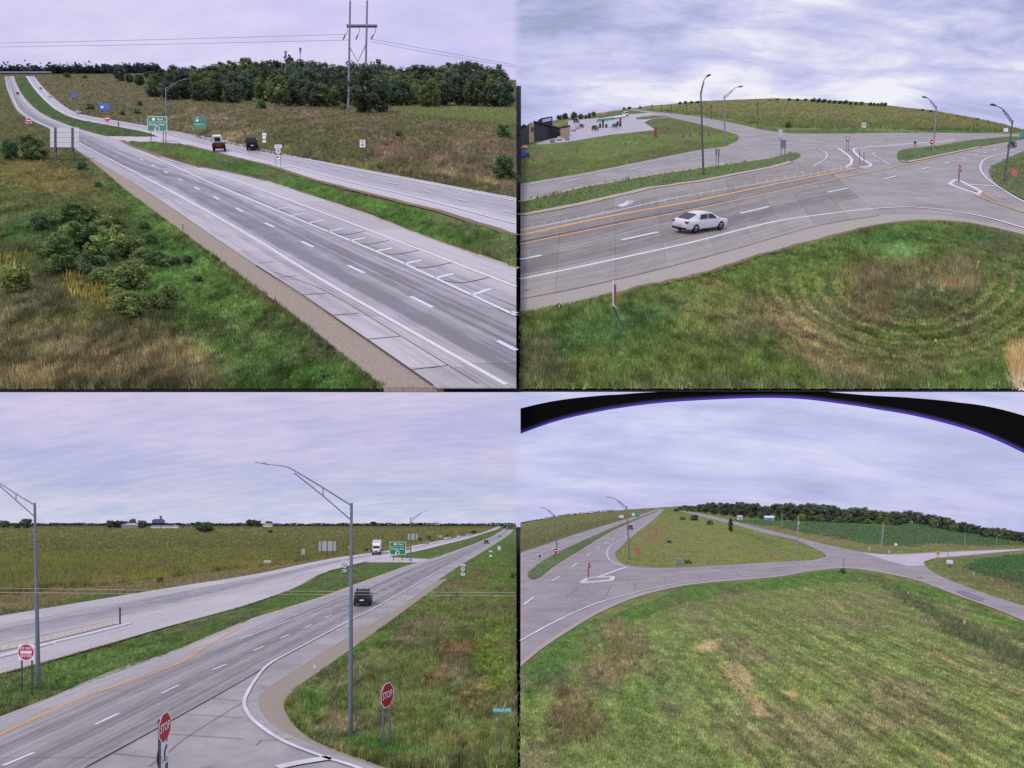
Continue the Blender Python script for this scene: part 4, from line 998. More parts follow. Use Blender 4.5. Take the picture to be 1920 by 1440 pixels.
# H-frame
e = thing(TL, 'power_pole', 670, 206, 'wooden H-frame power pole rising above the wood', 'power pole')
hp = mat('grey power pole', lin(128, 128, 142), .8, noise=.15, nscale=.2)
for xa, xb in ((-17, -13.5), (14, 18.5)):
    b = MB(); b.tube([(xa, 0, -4), ((xa + xb) / 2, 0, 100), (xb, 0, 204)], 2.1, 10, 1.7); b.obj('pole', hp, e, True)
MB().box(-20, 37, -2.4, 2.4, 155.5, 158.5).obj('crossarm', hp, e)
MB().tube([(-15.4, -2, 119), (1, -2, 88), (16, -2, 120)], .9, 6).obj('brace', hp, e); MB().tube([(-15.6, 2, 66), (1, 2, 88), (15.6, 2, 66)], .9, 6).obj('brace', hp, e)
ins = mat('insulator', lin(96, 96, 112), .5)
for x0, dx in ((-19, -8), (4, -7), (34, -9)):
    b = MB(); b.tube([(x0, 0, 156), (x0, 0, 146), (x0 + dx * .5, 0, 139), (x0 + dx, 0, 133)], .5, 6)
    for t_ in np.linspace(0, 1, 6): b.tube([(x0 + dx * .4 * t_ + dx * .5, 0, 140 - 7 * t_), (x0 + dx * .4 * t_ + dx * .5, 0, 139 - 7 * t_)], 1.2, 8)
    b.obj('insulator', ins, e)
def wire(plot, depth_at, pts, r, label, material, depth2=None):
    Y = float(plot.ground([depth_at[0]], [depth_at[1]])[0][1]); p = []
    for q in smooth(pts, 6): p.append(((q[0] - CX) / F * Y, Y, (CY - q[1]) / F * Y))
    return tag(MB().tube(p, r * Y / F, 5).obj('power_line', material), label, 'power line', 'power lines')
wm = mat('wire grey', lin(176, 172, 208), .6)
for y0, y1, y2, nm in ((80, 74, 64, 'upper'), (87, 83, 75, 'lower')): wire(TL, (670, 206), [(-58, y0 + 2), (300, y1), (655, y2)], .36, '%s faint wire running left from the H-frame pole' % nm, wm)
for y0, y1, y2, nm in ((73, 92, 122, 'upper'), (78, 98, 126, 'lower')): wire(TL, (670, 206), [(696, y0), (800, y1), (967, y2)], .36, '%s faint wire running right from the H-frame pole' % nm, wm)
for u, z, lb in ((535.5, 72, 'thin distant mast left of the pair above the wood'), (563, 78, 'taller distant mast right of the pair above the wood')):
    e = thing(TL, 'mast', u, 168, lb, 'mast'); MB().tube([(0, 0, 0), (0, 0, z)], .9, 6, .6).obj('pole', hp, e); MB().box(-2.2, 2.2, -1, 1, z - 4, z).obj('head', hp, e); MB().box(-1.6, 1.6, -1, 1, z - 8, z - 6).obj('platform', hp, e)
# traffic
def pickup(plot, u, v, to, ppm, label):
    p = plot.P(u, v, .085); q = plot.P(to[0], to[1], .085); x = (q - p).normalized(); z = plot.normal; y = z.cross(x).normalized(); x = y.cross(z); k = p.y / F * ppm
    e = bpy.data.objects.new('utility_vehicle', None); COL.objects.link(e)
    e.matrix_world = Matrix(((x.x * k, y.x * k, z.x * k, p.x), (x.y * k, y.y * k, z.y * k, p.y), (x.z * k, y.z * k, z.z * k, p.z), (0, 0, 0, 1)))
    tag(e, label, 'utility vehicle')
    MB().box(-1.9, 1.9, -.78, .78, .45, 1.15, .08)  .obj('body', W_BLACK, e); MB().box(-1.94, -1.89, -.4, .4, .7, 1.12).obj('tailgate', W_RED, e); MB().box(-1.0, .8, -.7, .7, 1.15, 2.2, .1).obj('cab', W_WHITE, e)
    MB().box(-1.03, -.99, -.42, .42, 1.4, 1.95).obj('rear_window', glass_m, e); MB().box(.79, .83, -.55, .55, 1.3, 2.05).obj('windshield', glass_m, e)
    MB().box(-1.95, -1.88, -.8, .8, .4, .65).obj('rear_bumper', black_trim, e)
    for s in (1, -1): MB().box(-1.97, -1.89, min(s * .45, s * .75), max(s * .45, s * .75), .8, 1.05).obj('tail_light', lamp_red, e)
    for wx in (-1.2, 1.25):
        for s in (1, -1): wheel(e, wx, s * .82, .48, .34)
pickup(TL, 412, 284, (412, 268), 11.6, 'dark utility vehicle with red tailgate and tall white cab driving away')
vehicle(TL, 474, 281, (472, 264), 11.6, 'suv', W_BLACK, 'black off-road car driving away at the foot of the bank', 'car')
vehicle(TL, 148, 214, (208, 231), 4.0, 'sedan', W_SILVER, 'tiny pale car on the far carriageway bend', 'car')
vehicle(TL, 94, 183, (100, 188), 3.4, 'sedan', W_WHITE, 'tiny white car far up the far carriageway', 'car')
vehicle(TL, 77, 168, (84, 176), 2.4, 'sedan', W_GREY, 'tiny grey car highest up the far carriageway', 'car')
vehicle(TL, 34, 178, (25, 160), 2.6, 'suv', W_RED, 'tiny red car far up the near carriageway', 'car')
e = thing(TL, 'bridge', 25, 142, 'low far bridge across the top of the road', 'bridge'); b = MB(); b.box(-40, 72, -2, 2, 4, 7); b.obj('deck', hp, e)
for x_ in (-22, 8, 40): MB().box(x_ - .8, x_ + .8, -1, 1, -2, 4).obj('pier', hp, e)

# ================================================================== upper east piece: the junction and the filling station
z5 = lambda x, y: (970 + x / 4, 130 + y / 4)
z6 = lambda x, y: (1440 + x / 4, 130 + y / 4)
z7 = lambda x, y: (970 + x / 4, 380 + y / 4)
z8 = lambda x, y: (1440 + x / 4, 380 + y / 4)
zg = lambda x, y: (970 + x / 6.857, 190 + y / 6.857)
junction = road_mat('junction concrete', lin(176, 170, 174), lin(140, 135, 139), 0.35, iso=True)
roadC = road_mat('brown-grey concrete', lin(170, 164, 164), lin(126, 121, 123), 0.3, [(0, .55), (.2, .5), (.34, .45), (.5, .36), (.62, .5), (.74, .36), (.84, .55), (1, .62)])
lot_mat = road_mat('wet forecourt', lin(214, 208, 222), lin(176, 170, 186), 0.9, iso=True)
near_edge = smooth([(900, 580), (976, 562), (1135, 531), (1282, 495), (1420, 457), (1527, 426), (1615, 407), (1727, 402), (1815, 412), (1920, 434), (1990, 455)], 4)
far_edge = smooth([(1990, 255), (1920, 252), (1890, 251), (1740, 249), (1615, 250), (1515, 251), (1450, 247), (1370, 230), (1295, 217), (1232, 210), (1182, 204)], 4)
inner = [(1178, 206), (1205, 210), (1232, 214), (1262, 222), (1300, 230), (1345, 242), (1380, 252), (1387, 257), (1382, 265), (1360, 275), (1307, 282), (1220, 300), (1095, 325), (976, 345), (900, 356)]
rj = flat(TR, 'road', [near_edge + far_edge + inner], 0.03, junction, label='wide concrete junction of the highway and the side road')
pale = smooth([(900, 602), (976, 587), (1070, 572), (1195, 540), (1320, 512), (1445, 472), (1540, 447), (1640, 422), (1727, 412), (1815, 417), (1920, 440), (1990, 462)], 4)
flat(TR, 'gravel_shoulder', [near_edge + pale[::-1]], 0.025, pale_gravel_up, label='pale gravel shoulder along the near side of the junction')
flat(TR, 'forecourt', [[z5(*p) for p in [(140, 560), (260, 556), (400, 540), (700, 490), (1040, 455), (950, 400), (1000, 375), (1140, 358), (1200, 370), (1240, 362), (1050, 322), (800, 340), (580, 368), (380, 385), (380, 480), (240, 525)]]], 0.02, lot_mat, label='wet pale forecourt of the filling station')
atC, dC = strip(TR, [(880, 425, 800, 600), (976, 405, 950, 568), (1095, 383, 1090, 541), (1220, 353, 1240, 506), (1320, 339, 1370, 471), (1450, 313, 1527, 426), (1530, 299, 1650, 405)], 5)
rc = strip_sheet(TR, 'road', atC, dC, 0.045, roadC, 'near brown-grey carriageway with the white car on it', 8)
slabs(TR, rc, atC, dC[5] * 0.6, dC[-1], [(0.0, .22), (.22, .40), (.40, .60), (.60, .80), (.80, 1.0)], [4.6], 0.062, roadC)
# grass islands in the paving
medL = smooth([(900, 422), (976, 405), (1095, 381), (1220, 352), (1320, 338), (1450, 312), (1485, 302), (1501, 294)], 4) + smooth([(1500, 290), (1485, 288), (1450, 296), (1307, 317), (1220, 330), (1095, 352), (976, 380), (900, 396)], 4)
medR = smooth([(1682, 292), (1684, 299), (1690, 303), (1702, 304), (1765, 291), (1840, 275), (1920, 261), (1990, 250)], 4) + smooth([(1990, 246), (1920, 256), (1890, 257), (1815, 265), (1752, 275), (1692, 282), (1682, 290)], 4)
grR = smooth([(1990, 264), (1920, 285), (1902, 292), (1865, 310), (1855, 320), (1860, 335), (1880, 355), (1902, 367), (1920, 376), (1990, 402)], 4)
lotG = [(1192, 221), (1227, 216.5), (1253, 218.5), (1215, 223), (1195, 224)]
for p, lb in ((medL, 'grass median behind the white car in the right upper view'), (medR, 'grass median with a rounded nose at the junction'), (grR, 'grass corner right of the stop line'), (lotG, 'small grass island in the forecourt')):
    flat(TR, 'grass_median', [p], 0.10, median_mat, label=lb, mask=False); TR.islands.append(p)
# paint
L_ = lambda par, pts, w, m=white_paint, nm='edge_line', lift=.069: line(TR, par, pts, w, m, nm, lift=lift)
L_(rc, [(976, 526), (1137, 492), (1295, 457), (1445, 419), (1565, 401), (1665, 391), (1740, 392), (1840, 407), (1920, 429), (1985, 446)], .22)
for a in [(976, 489, 1015, 481), (1166, 452, 1234, 437), (1387, 402, 1442, 389), (1552, 362, 1590, 354), (1657, 337, 1681, 331), (1726, 319, 1742, 315), (1771, 308, 1781, 305), (1802, 299, 1810, 297), (1826, 292, 1833, 290), (1845, 287.5, 1850, 286), (1862, 282, 1868, 280)]: L_(rj, [(a[0], a[1]), (a[2], a[3])], .26, nm='lane_dash')
L_(rj, [(976, 460), (1145, 425), (1295, 395), (1450, 362), (1565, 337), (1652, 320), (1702, 309), (1752, 299)], .20, yellow_paint)
L_(rj, [(976, 443), (1145, 407), (1295, 380), (1450, 347), (1615, 315)], .34, yellow_paint)
L_(rj, [(976, 434), (1145, 399), (1295, 367), (1450, 341), (1590, 315)], .13)
for k in range(90):
    t = k / 90; u = 980 + 380 * t; v = np.interp(u, [976, 1145, 1295, 1450], [455, 420, 391, 358])
    L_(rc, [(u, v), (u + 1.6, v + 2.2)], .30, joint_mat, 'rumble_mark', .068)
L_(rj, [(976, 350), (1095, 329), (1145, 318), (1220, 304), (1307, 286), (1360, 278)], .15)
for a in [(1062, 342, 1092, 335), (1175, 320, 1209, 314), (1290, 302, 1322, 297), (1396, 288, 1422, 283), (1485, 277, 1506, 274), (1557, 270, 1573, 268.5), (1612, 266, 1626, 264.5), (1657, 262.5, 1668, 261)]: L_(rj, [(a[0], a[1]), (a[2], a[3])], .2, nm='lane_dash')
L_(rj, [(1534, 267), (1600, 262), (1677, 257.5), (1790, 254), (1900, 253)], .22)
L_(rj, [(1390, 268), (1450, 267)], .3, nm='stop_line')
L_(rj, [(1985, 264), (1920, 277), (1890, 286), (1852, 297), (1840, 307), (1839, 320), (1850, 335), (1870, 350), (1920, 380), (1985, 408)], .16)
L_(rj, [(1810, 347), (1867, 350)], .55, nm='stop_line')
L_(rj, [(1825, 366), (1865, 381), (1920, 400), (1985, 424)], .12, yellow_paint); L_(rj, [(1840, 359), (1865, 376), (1888, 379)], .10, yellow_paint)
L_(rj, [(1537, 280), (1550, 289), (1547, 299), (1525, 312)], .14); L_(rj, [(1637, 287), (1640, 292), (1652, 300), (1667, 310)], .12, white_paint)
for p, lb in (([(1572, 280), (1582, 287), (1592, 295), (1597, 302), (1595, 310), (1588, 314)], 'white kerb curving round the left side of the median opening'), ([(1790, 264), (1757, 267), (1665, 274), (1612, 279), (1602, 281.5), (1601, 286), (1615, 300), (1632, 310), (1629, 314), (1615, 315)], 'long white kerb curving round the right side of the median opening'), ([(1790, 341), (1797, 341), (1835, 360), (1836, 364), (1829, 365), (1785, 350), (1784, 345), (1790, 341)], 'white kerb ring of the small traffic island with the stop sign')):
    tag(line(TR, None, p, .28, kerb_mat, 'kerb', lift=.16, thick=.15), lb, 'kerb')
flat(TR, 'traffic_island', [smooth([(1790, 342), (1797, 342), (1833, 360), (1833, 363), (1787, 349), (1785, 345)], 3)], .13, junction, label='concrete top of the small traffic island', mask=False)
flat(TR, 'paved_median', [smooth([(1573, 281), (1590, 281), (1604, 280), (1603, 286), (1616, 300), (1630, 311), (1598, 314), (1599, 302), (1592, 294)], 3)], .06, mat('brown paving', lin(150, 138, 132), .8, noise=.2, nscale=.3), label='brown paved nose between the two white kerbs', mask=False)
e = L_(rj, [z5(770, 1035), z5(800, 1020), z5(830, 1010), z5(845, 1000)], .5, nm='turn_arrow'); L_(rj, [z5(810, 1000), z5(850, 995), z5(840, 1012)], .35, nm='turn_arrow')

TR.base = lin(92, 104, 62); TR.rough = 0.4; TR.blot = .3; TR.amp = .75; TR.tall = 1.0
TR.paint = [
    ([(976, 240), (1180, 203), (1300, 189), (1450, 183), (1600, 189), (1750, 206), (1850, 224), (1985, 262), (1985, 252), (1740, 246), (1600, 244), (1440, 240), (1370, 222), (1250, 205), (1180, 204), (1100, 222), (990, 245)], lin(118, 122, 76), 1.0, .9),
    ([(1235, 207), (1440, 222), (1620, 232), (1985, 245), (1985, 250), (1620, 246), (1440, 240), (1370, 226)], lin(104, 124, 68), .8, 1.5),
    ([(1440, 240), (1620, 243), (1740, 244), (1900, 249), (1740, 250), (1500, 251)], lin(74, 104, 56), .9, .8),
    ([(970, 345), (970, 262), (1150, 252), (1380, 252), (1382, 266), (1300, 284), (1090, 326)], lin(98, 116, 66), .95, .45),
    ([(970, 345), (970, 312), (1170, 290), (1370, 258), (1384, 262), (1300, 284), (1090, 326)], lin(88, 102, 56), .8, .6),
    (medL, lin(86, 108, 52), 1, .5), (medR, lin(84, 104, 54), 1, .5), (grR, lin(84, 100, 54), 1, .6),
    ([(970, 590), (1195, 542), (1320, 514), (1445, 474), (1640, 424), (1727, 413), (1815, 418), (1985, 462), (1985, 735), (970, 735)], lin(88, 106, 52), 1.0, 1.0),
    ((1100, 640, 150, 55, -10), lin(70, 106, 58), .6, 1.0), ((1240, 590, 120, 30, -20), lin(74, 108, 62), .6, 1.0), ((1060, 700, 140, 40, 0), lin(92, 100, 50), .6, .9),
    ((1690, 440, 130, 22, -4), lin(66, 100, 52), .8, 1.0), ((1860, 440, 90, 24, 14), lin(60, 96, 50), .7, 1.0), ((1700, 470, 60, 24, 0), lin(104, 140, 80), .8, 1.2),
    ((1640, 520, 90, 34, -6), lin(116, 104, 72), .6, 2.0), ((1740, 500, 70, 16, 8), lin(124, 104, 76), .6, 1.8), ((1810, 520, 36, 60, -10), lin(122, 112, 86), .75, 2.2), ((1780, 540, 40, 14, 10), lin(142, 112, 80), .7, 1.6),
    ((1640, 590, 60, 34, 0), lin(112, 108, 70), .7, 2.0), ((1700, 580, 60, 40, 0), lin(92, 116, 52), .7, 1.0), ((1640, 545, 34, 12, 0), lin(74, 62, 44), .7, 1.6),
    ((1500, 620, 120, 40, 30), lin(140, 120, 76), .6, 1.3), ((1560, 690, 140, 30, 18), lin(130, 116, 70), .6, 1.2), ((1720, 690, 90, 50, 0), lin(92, 90, 66), .6, 1.4), ((1840, 640, 60, 90, 0), lin(86, 96, 60), .6, 1.2),
    ((1350, 600, 110, 60, 10), lin(110, 112, 60), .6, 1.0), ((1320, 680, 120, 40, 0), lin(96, 104, 52), .5, 1.0), ((1470, 500, 60, 30, -20), lin(86, 104, 56), .6, 1.0),
    ((1330, 540, 40, 12, 0), lin(140, 118, 84), .5, .6), ((1912, 690, 16, 60, 0), lin(178, 140, 96), .9, 2.0),
]
TR.mounds = [(1700, 560, 200, 90, .6), (1090, 660, 200, 60, .3), (1250, 262, 90, 8, .5)]
edge_strip(TR, [(976, 406), (1095, 383), (1220, 354), (1320, 340), (1450, 314), (1485, 304)], .7, tan_soil, 'pale gravel edge along the near side of the left median', .105, 1.0)
edge_strip(TR, [(976, 380), (1095, 352), (1220, 330), (1307, 317), (1450, 297)], .5, tan_soil, 'pale gravel edge along the far side of the left median', .105, .8)
edge_strip(TR, [(1690, 303), (1702, 305), (1765, 292), (1840, 276)], .6, tan_soil, 'pale gravel edge of the rounded right median', .105, .8)
edge_strip(TR, [(976, 589), (1070, 574), (1195, 542), (1320, 514), (1445, 474), (1540, 449), (1640, 423)], .3, brown_soil, 'brown weedy edge between gravel shoulder and near grass', .05, 2.0)
TR.finish()
land(TR, 'ground', 'grassy and farmed land around the junction in the right upper view')
def swirls(u, v):
    """rows left by the mower, bending round the uncut weeds"""
    c, t_ = TR.colour(u, v)
    du, dv = (u - 1715) / 1.7, v - 515; r = np.sqrt(du ** 2 + dv ** 2) + (fbm(u / 60, v / 60, 2) - .5) * 14
    k = np.clip((r - 62) / 20, 0, 1) * np.clip((200 - r) / 40, 0, 1) * np.clip(dv / 40 + .4, 0, 1)
    w = np.sin(r * 2 * np.pi / 21) * .5 + np.sin(r * 2 * np.pi / 9) * .5
    y = (np.clip(w, 0, 1) * k * .75)[:, None]
    return (c * (1 + .28 * w * k)[:, None]) * (1 - y) + np.array(lin(142, 126, 82)) * y, t_ * (1 - .35 * k)
near_poly = [(970, 592), (1195, 544), (1320, 516), (1445, 476), (1640, 426), (1727, 415), (1815, 420), (1985, 464), (1985, 735), (970, 735)]
tufts(TR, 'roadside_grass', 44000, (977, 1984, 412, 727), 12, 'rough green and brown grass in front of the junction', blades=6, wpx=2.0, spread=5, vref=728, keep=lambda u, v: inside(near_poly, u, v), colfun=swirls, vary=.3)
tufts(TR, 'weeds', 900, (1560, 1860, 455, 640), 22, 'patch of tall brown weeds in the grass before the junction', 'weeds', blades=9, wpx=1.3, spread=9, lean=.8, vref=728, keep=lambda u, v: inside([(1560, 520), (1620, 495), (1760, 490), (1830, 470), (1850, 560), (1800, 560), (1760, 540), (1680, 560), (1650, 615), (1600, 580)], u, v), colfun=lambda u, v: (np.array(lin(112, 98, 68))[None] * rng.uniform(.5, 1.25, (len(u), 1)), np.ones(len(u))))
tufts(TR, 'straw', 900, (1900, 1984, 640, 727), 26, 'dry straw-coloured plant at the right edge of the grass', 'weeds', blades=8, wpx=1.8, spread=8, vref=728, keep=lambda u, v: u > 1912 - 0.25 * (v - 690), colfun=lambda u, v: (np.array(lin(190, 150, 108))[None] * rng.uniform(.7, 1.2, (len(u), 1)), np.ones(len(u))))
tufts(TR, 'median_grass', 11000, (977, 1984, 246, 422), 17, 'mown grass on the medians of the junction', blades=5, wpx=2.4, spread=5, vref=728, on_road=True, minh=2.0, raise_=.1, keep=lambda u, v: inside(medL, u, v) | inside(medR, u, v) | inside(grR, u, v))
tufts(TR, 'lawn_grass', 9000, (977, 1390, 222, 345), 11, 'mown lawn between the filling station and the highway', blades=4, wpx=2.0, spread=5, vref=728, minh=.8, keep=lambda u, v: inside([(970, 345), (970, 262), (1080, 262), (1230, 245), (1270, 226), (1380, 252), (1384, 264), (1300, 284), (1090, 326)], u, v))
corn2 = [(1236, 208), (1300, 191), (1450, 185), (1600, 191), (1750, 208), (1850, 226), (1985, 263), (1985, 250), (1740, 244), (1620, 242), (1440, 239), (1370, 224)]
tufts(TR, 'corn_field', 12000, (1200, 1984, 184, 262), 34, 'wide corn field beyond the junction', 'crop', blades=4, wpx=2.4, spread=4, vref=728, minh=1.8, gain=1.5, keep=lambda u, v: inside(corn2, u, v))

# things
WS = vehicle(TR, 1312, 434, (1371, 426), 23.0, 'sedan', W_WHITE, 'white sedan driving right on the near carriageway', 'car')
lamp(TR, 1319, 330, (1314, 172), [(1314, 176), (1317, 160), (1322, 147), (1330, 141)], [(1314, 180), (1320, 153)], ((1324, 143), (1333, 140)), 'tall lamp post on the median behind the white car', 2.2, 1.4, .9, dark_post)
lamp(TR, 1359, 270, (1358, 179), [(1358, 182), (1368, 173), (1380, 164), (1390, 162)], [(1358, 186), (1374, 170)], ((1384, 163), (1393, 161.5)), 'lamp post on the lawn corner beside the side road', 1.5, 1.0, .7)
lamp(TR, 1750, 282, (1756, 199), [(1756, 202), (1750, 194), (1742, 186), (1732, 182)], [(1756, 206), (1744, 190)], ((1738, 183), (1729, 181)), 'lamp post on the rounded median right of the opening', 1.5, 1.0, .7)
lamp(TR, 1882, 342, (1899, 226), [(1899, 229), (1888, 213), (1876, 202), (1860, 196)], [(1899, 234), (1880, 207)], ((1868, 198), (1857, 195)), 'leaning lamp post in the grass corner at the right', 1.8, 1.2, .8, dark_post)
stop_sign(TR, 1798, 345, 36, 15, R(33), 'red stop sign on the small traffic island', (0,), postr=1.0, pm=dark_post)
stop_sign(TR, 1901, 346, 27, 12, 0, 'faded orange-red stop sign seen from behind on the grass corner', (0,), back=True, postr=.7)
dne_sign(TR, 1746, 282, 15, 10, (0,), 'small red do-not-enter sign on the rounded median', letters=False, postr=.5)
e = thing(TR, 'yield_sign', 1589, 284, 'red and white yield sign in the median opening', 'sign'); posts(e, (-1.5, 1.8), 24, .45, dark_post)
MB().prism([(-5, 27), (5, 27), (0, 18)], -1.4, -1.1).obj('plate', sign_red, e); MB().prism([(-2.6, 25.4), (2.6, 25.4), (0, 21)], -1.55, -1.4).obj('face', sign_white, e)
board(TR, 1616, 311, 'reversed_sign', 'grey sign back on two posts between the white kerbs', -4.5, 4.5, 25, 33, (-4, 4), sign_back, None, dark_post, postr=.6)
board(TR, 1468, 294, 'reversed_sign', 'dark grey sign back on two posts at the median tip', -5, 5, 15, 31, (-3.5, 3.5), mat('dark sign back', lin(110, 110, 116), .5), None, dark_post, postr=.7)
e = board(TR, 1463, 264, 'reversed_sign', 'pale round-topped sign back beyond the junction', -4, 4, 6, 21, (-2.5, 2.5), sign_back, None, dark_post, postr=.5, rad=3)
e = board(TR, 1345, 318, 'reversed_sign', 'pair of narrow grey sign backs on two posts by the tall lamp', -4, -.6, 26, 39, (-2.4, 2.4), mat('dark sign back', lin(110, 110, 116)), None, dark_post, postr=.6)
MB().prism(rrect(.6, 4, 24, 38, .4), -1.6, -1.2).obj('plate', mat('dark sign back'), e)
e = board(TR, 1715, 279, 'arrow_sign', 'small black and white arrow sign on the median nose', -3, 3, 8, 14, (0,), sign_black, sign_white, dark_post, postr=.4); MB().box(-1.2, 1.2, -1.7, -1.5, 3, 7).obj('lower_plate', sign_red, e)
e = board(TR, 1619, 245, 'hospital_sign', 'small white and red sign with a letter at the corn edge', -4, 4, 5, 14, (0,), sign_white, None, dark_post, postr=.4); text(e, 'H', 8, 0, 9.5, -1.75, sign_red, bold=.04)
board(TR, 1885, 252, 'reversed_sign', 'small white board at the roadside far right', -4, 4, 4, 11, (-2, 2), sign_white, None, dark_post, postr=.4)
board(TR, 1914, 262, 'guide_sign', 'green guide sign cut by the right edge', -3, 8, 4, 12, (0, 5), sign_teal, sign_teal, dark_post, postr=.4)
vehicle(TR, 1897, 277, (1960, 262), 6.0, 'suv', W_DARK, 'dark car far right on the near carriageway', 'car')
e = thing(TR, 'sign', 1172, 622, 'tilted red and white road sign seen edge-on in the near grass', 'sign', rz=R(64))
MB().tube([(0, 0, -3), (-6, 9, 22), (-14, 18, 46)], 1.5, 6).obj('post', dark_post, e)
b = MB(); b.prism(rrect(-9, 9, 44, 92, 2), -.8, .6); o_ = b.obj('plate', sign_white, e); o_.location = (-14, 16, 0)
b = MB(); b.prism(rrect(-7.6, 7.6, 48, 86, 2), -1.1, -.8); o_ = b.obj('face', mat('faded red face', (.48, .09, .07), .5), e); o_.location = (-14, 16, 0)
e = thing(TR, 'marker_stake', 1829, 507, 'thin yellow marker stake in the weeds before the junction', 'stake'); MB().tube([(0, 0, -2), (6, 0, 16)], .9, 6).obj('stake', sign_yellow, e); MB().tube([(6, 0, 16), (6.8, 0, 18)], .95, 6).obj('tip', sign_white, e)
e = thing(TR, 'equipment_bag', 1052, 580, 'small black bag lying on the gravel edge', 'bag')
MB().loft([[(x, y * w, z * h) for y, z in ((-4, 0), (4, 0), (4.5, 3), (2.5, 5), (-2.5, 5), (-4.5, 3))] for x, w, h in ((-10, .5, 1.0), (-8, .9, 1.8), (-3, .9, 1.5), (3, .9, .9), (9, .6, .6))]).obj('body', mat('black fabric', (.02, .02, .028), .8), e, True)
MB().box(-5, -3, -4.6, -3.9, 3, 6).obj('buckle', sign_white, e); MB().tube([(-7, 0, 8), (-4, 0, 12), (0, 0, 7)], .7, 6).obj('handle', sign_black, e)
dl = [z5(*p) for p in [(35, 1230), (110, 1200), (200, 1190), (270, 1170), (365, 1150), (460, 1135), (545, 1125), (640, 1100), (730, 1080), (825, 1060), (920, 1045), (1010, 1030), (1105, 1010), (1200, 995), (1290, 970), (1380, 955), (1465, 940), (1555, 920), (1640, 905), (1715, 890), (1795, 880), (1870, 860)]] + [z6(*p) for p in [(60, 850), (130, 835), (200, 825), (260, 812), (320, 816), (375, 803), (430, 785), (490, 770), (545, 760), (590, 750), (630, 735)]]
pale_post = mat('pale delineator', (.78, .70, .30), .6)
for k, (u, v) in enumerate(dl):
    e = thing(TR, 'delineator_post', u, v, 'pale yellow delineator post, %s from the left behind the yellow line' % nth(k + 1), 'post', 'delineators along the turn lane')
    MB().tube([(0, 0, 0), (0, 0, 10.5)], .62, 6).obj('tube', pale_post, e); MB().box(-1.6, 1.6, -.8, .8, -.2, .8).obj('foot', post_yellow, e)
# the field side: poles, trees
pl = [(1155, 330, 16), (1270, 345, 20), (1455, 375, 27), (1803, 430, 45), (1080, 318, 13), (1010, 308, 11)]
for k, (x, y, h) in enumerate(sorted(pl)):
    u, v = z5(x, y); e = thing(TR, 'utility_pole', u, v, 'bare wooden utility pole along the corn, %s from the left' % nth(k + 1), 'utility pole', 'utility poles along the corn'); MB().tube([(0, 0, -1), (0, 0, h)], .8, 6, .6).obj('pole', wood, e); MB().box(-2, 2, -.4, .4, h - 2, h - 1.4).obj('crossarm', wood, e)
for k, (x, y) in enumerate([(115, 688), (447, 628), (812, 578), (1245, 518), (1297, 512), (1370, 505), (1433, 498)]):
    u, v = z5(x, y); e = thing(TR, 'fence_post', u, v, 'dark fence post on the lawn, %s from the left' % nth(k + 1), 'post', 'fence posts on the lawn'); MB().tube([(0, 0, -1), (0, 0, 7)], .9, 6).obj('stake', wood, e); MB().box(-1, 1, -.8, .8, 7, 7.6).obj('cap', sign_black, e)
k = 0
for u, v, h, w in [(982, 240, 12, 1.6), (998, 238, 14, 1.5), (1049, 222, 12, 1.5), (1060, 221, 16, 1.3), (1076, 222, 21, 1.1), (1089, 221, 14, 1.1), (1098, 220, 10, 1.0), (1105, 219, 14, 1.0), (1113, 217, 15, 1.0), (1170, 203, 6, 1.6), (1180, 202.5, 7, 1.6), (1200, 201, 6, 1.6), (1275, 193.5, 7, 1.6), (1285, 192.5, 8, 1.4), (1296, 192, 7, 1.5), (1308, 191.5, 7, 1.5), (1458, 186, 5, 2), (1480, 186.5, 6, 2), (1495, 187, 6, 2), (1510, 187, 6, 2)] + [(1525 + 10 * j, 189 + j * .75, random.uniform(8, 11), 1.5) for j in range(10)] + [(1632 + 7 * j, 196 + j * .4, random.uniform(9, 13), 1.1) for j in range(5)] + [(1730, 206, 6, 1.6), (1745, 208, 5, 1.6), (1795, 217, 5, 1.6), (1832, 223, 6, 1.8), (1852, 228, 5, 1.8), (1443, 187, 4, 1.6)]:
    k += 1
    tree(TR, u, v + 2.5, h * .68, w, random.choice(T_ROUND), 'small far tree on the curved skyline, %s from the left' % nth(k), group='far trees on the curved skyline')
tree(TR, 1478, 240, 13, 1.0, T_BUSH[2], 'dark bush at the corn edge beyond the junction', 'bush', 'bush')

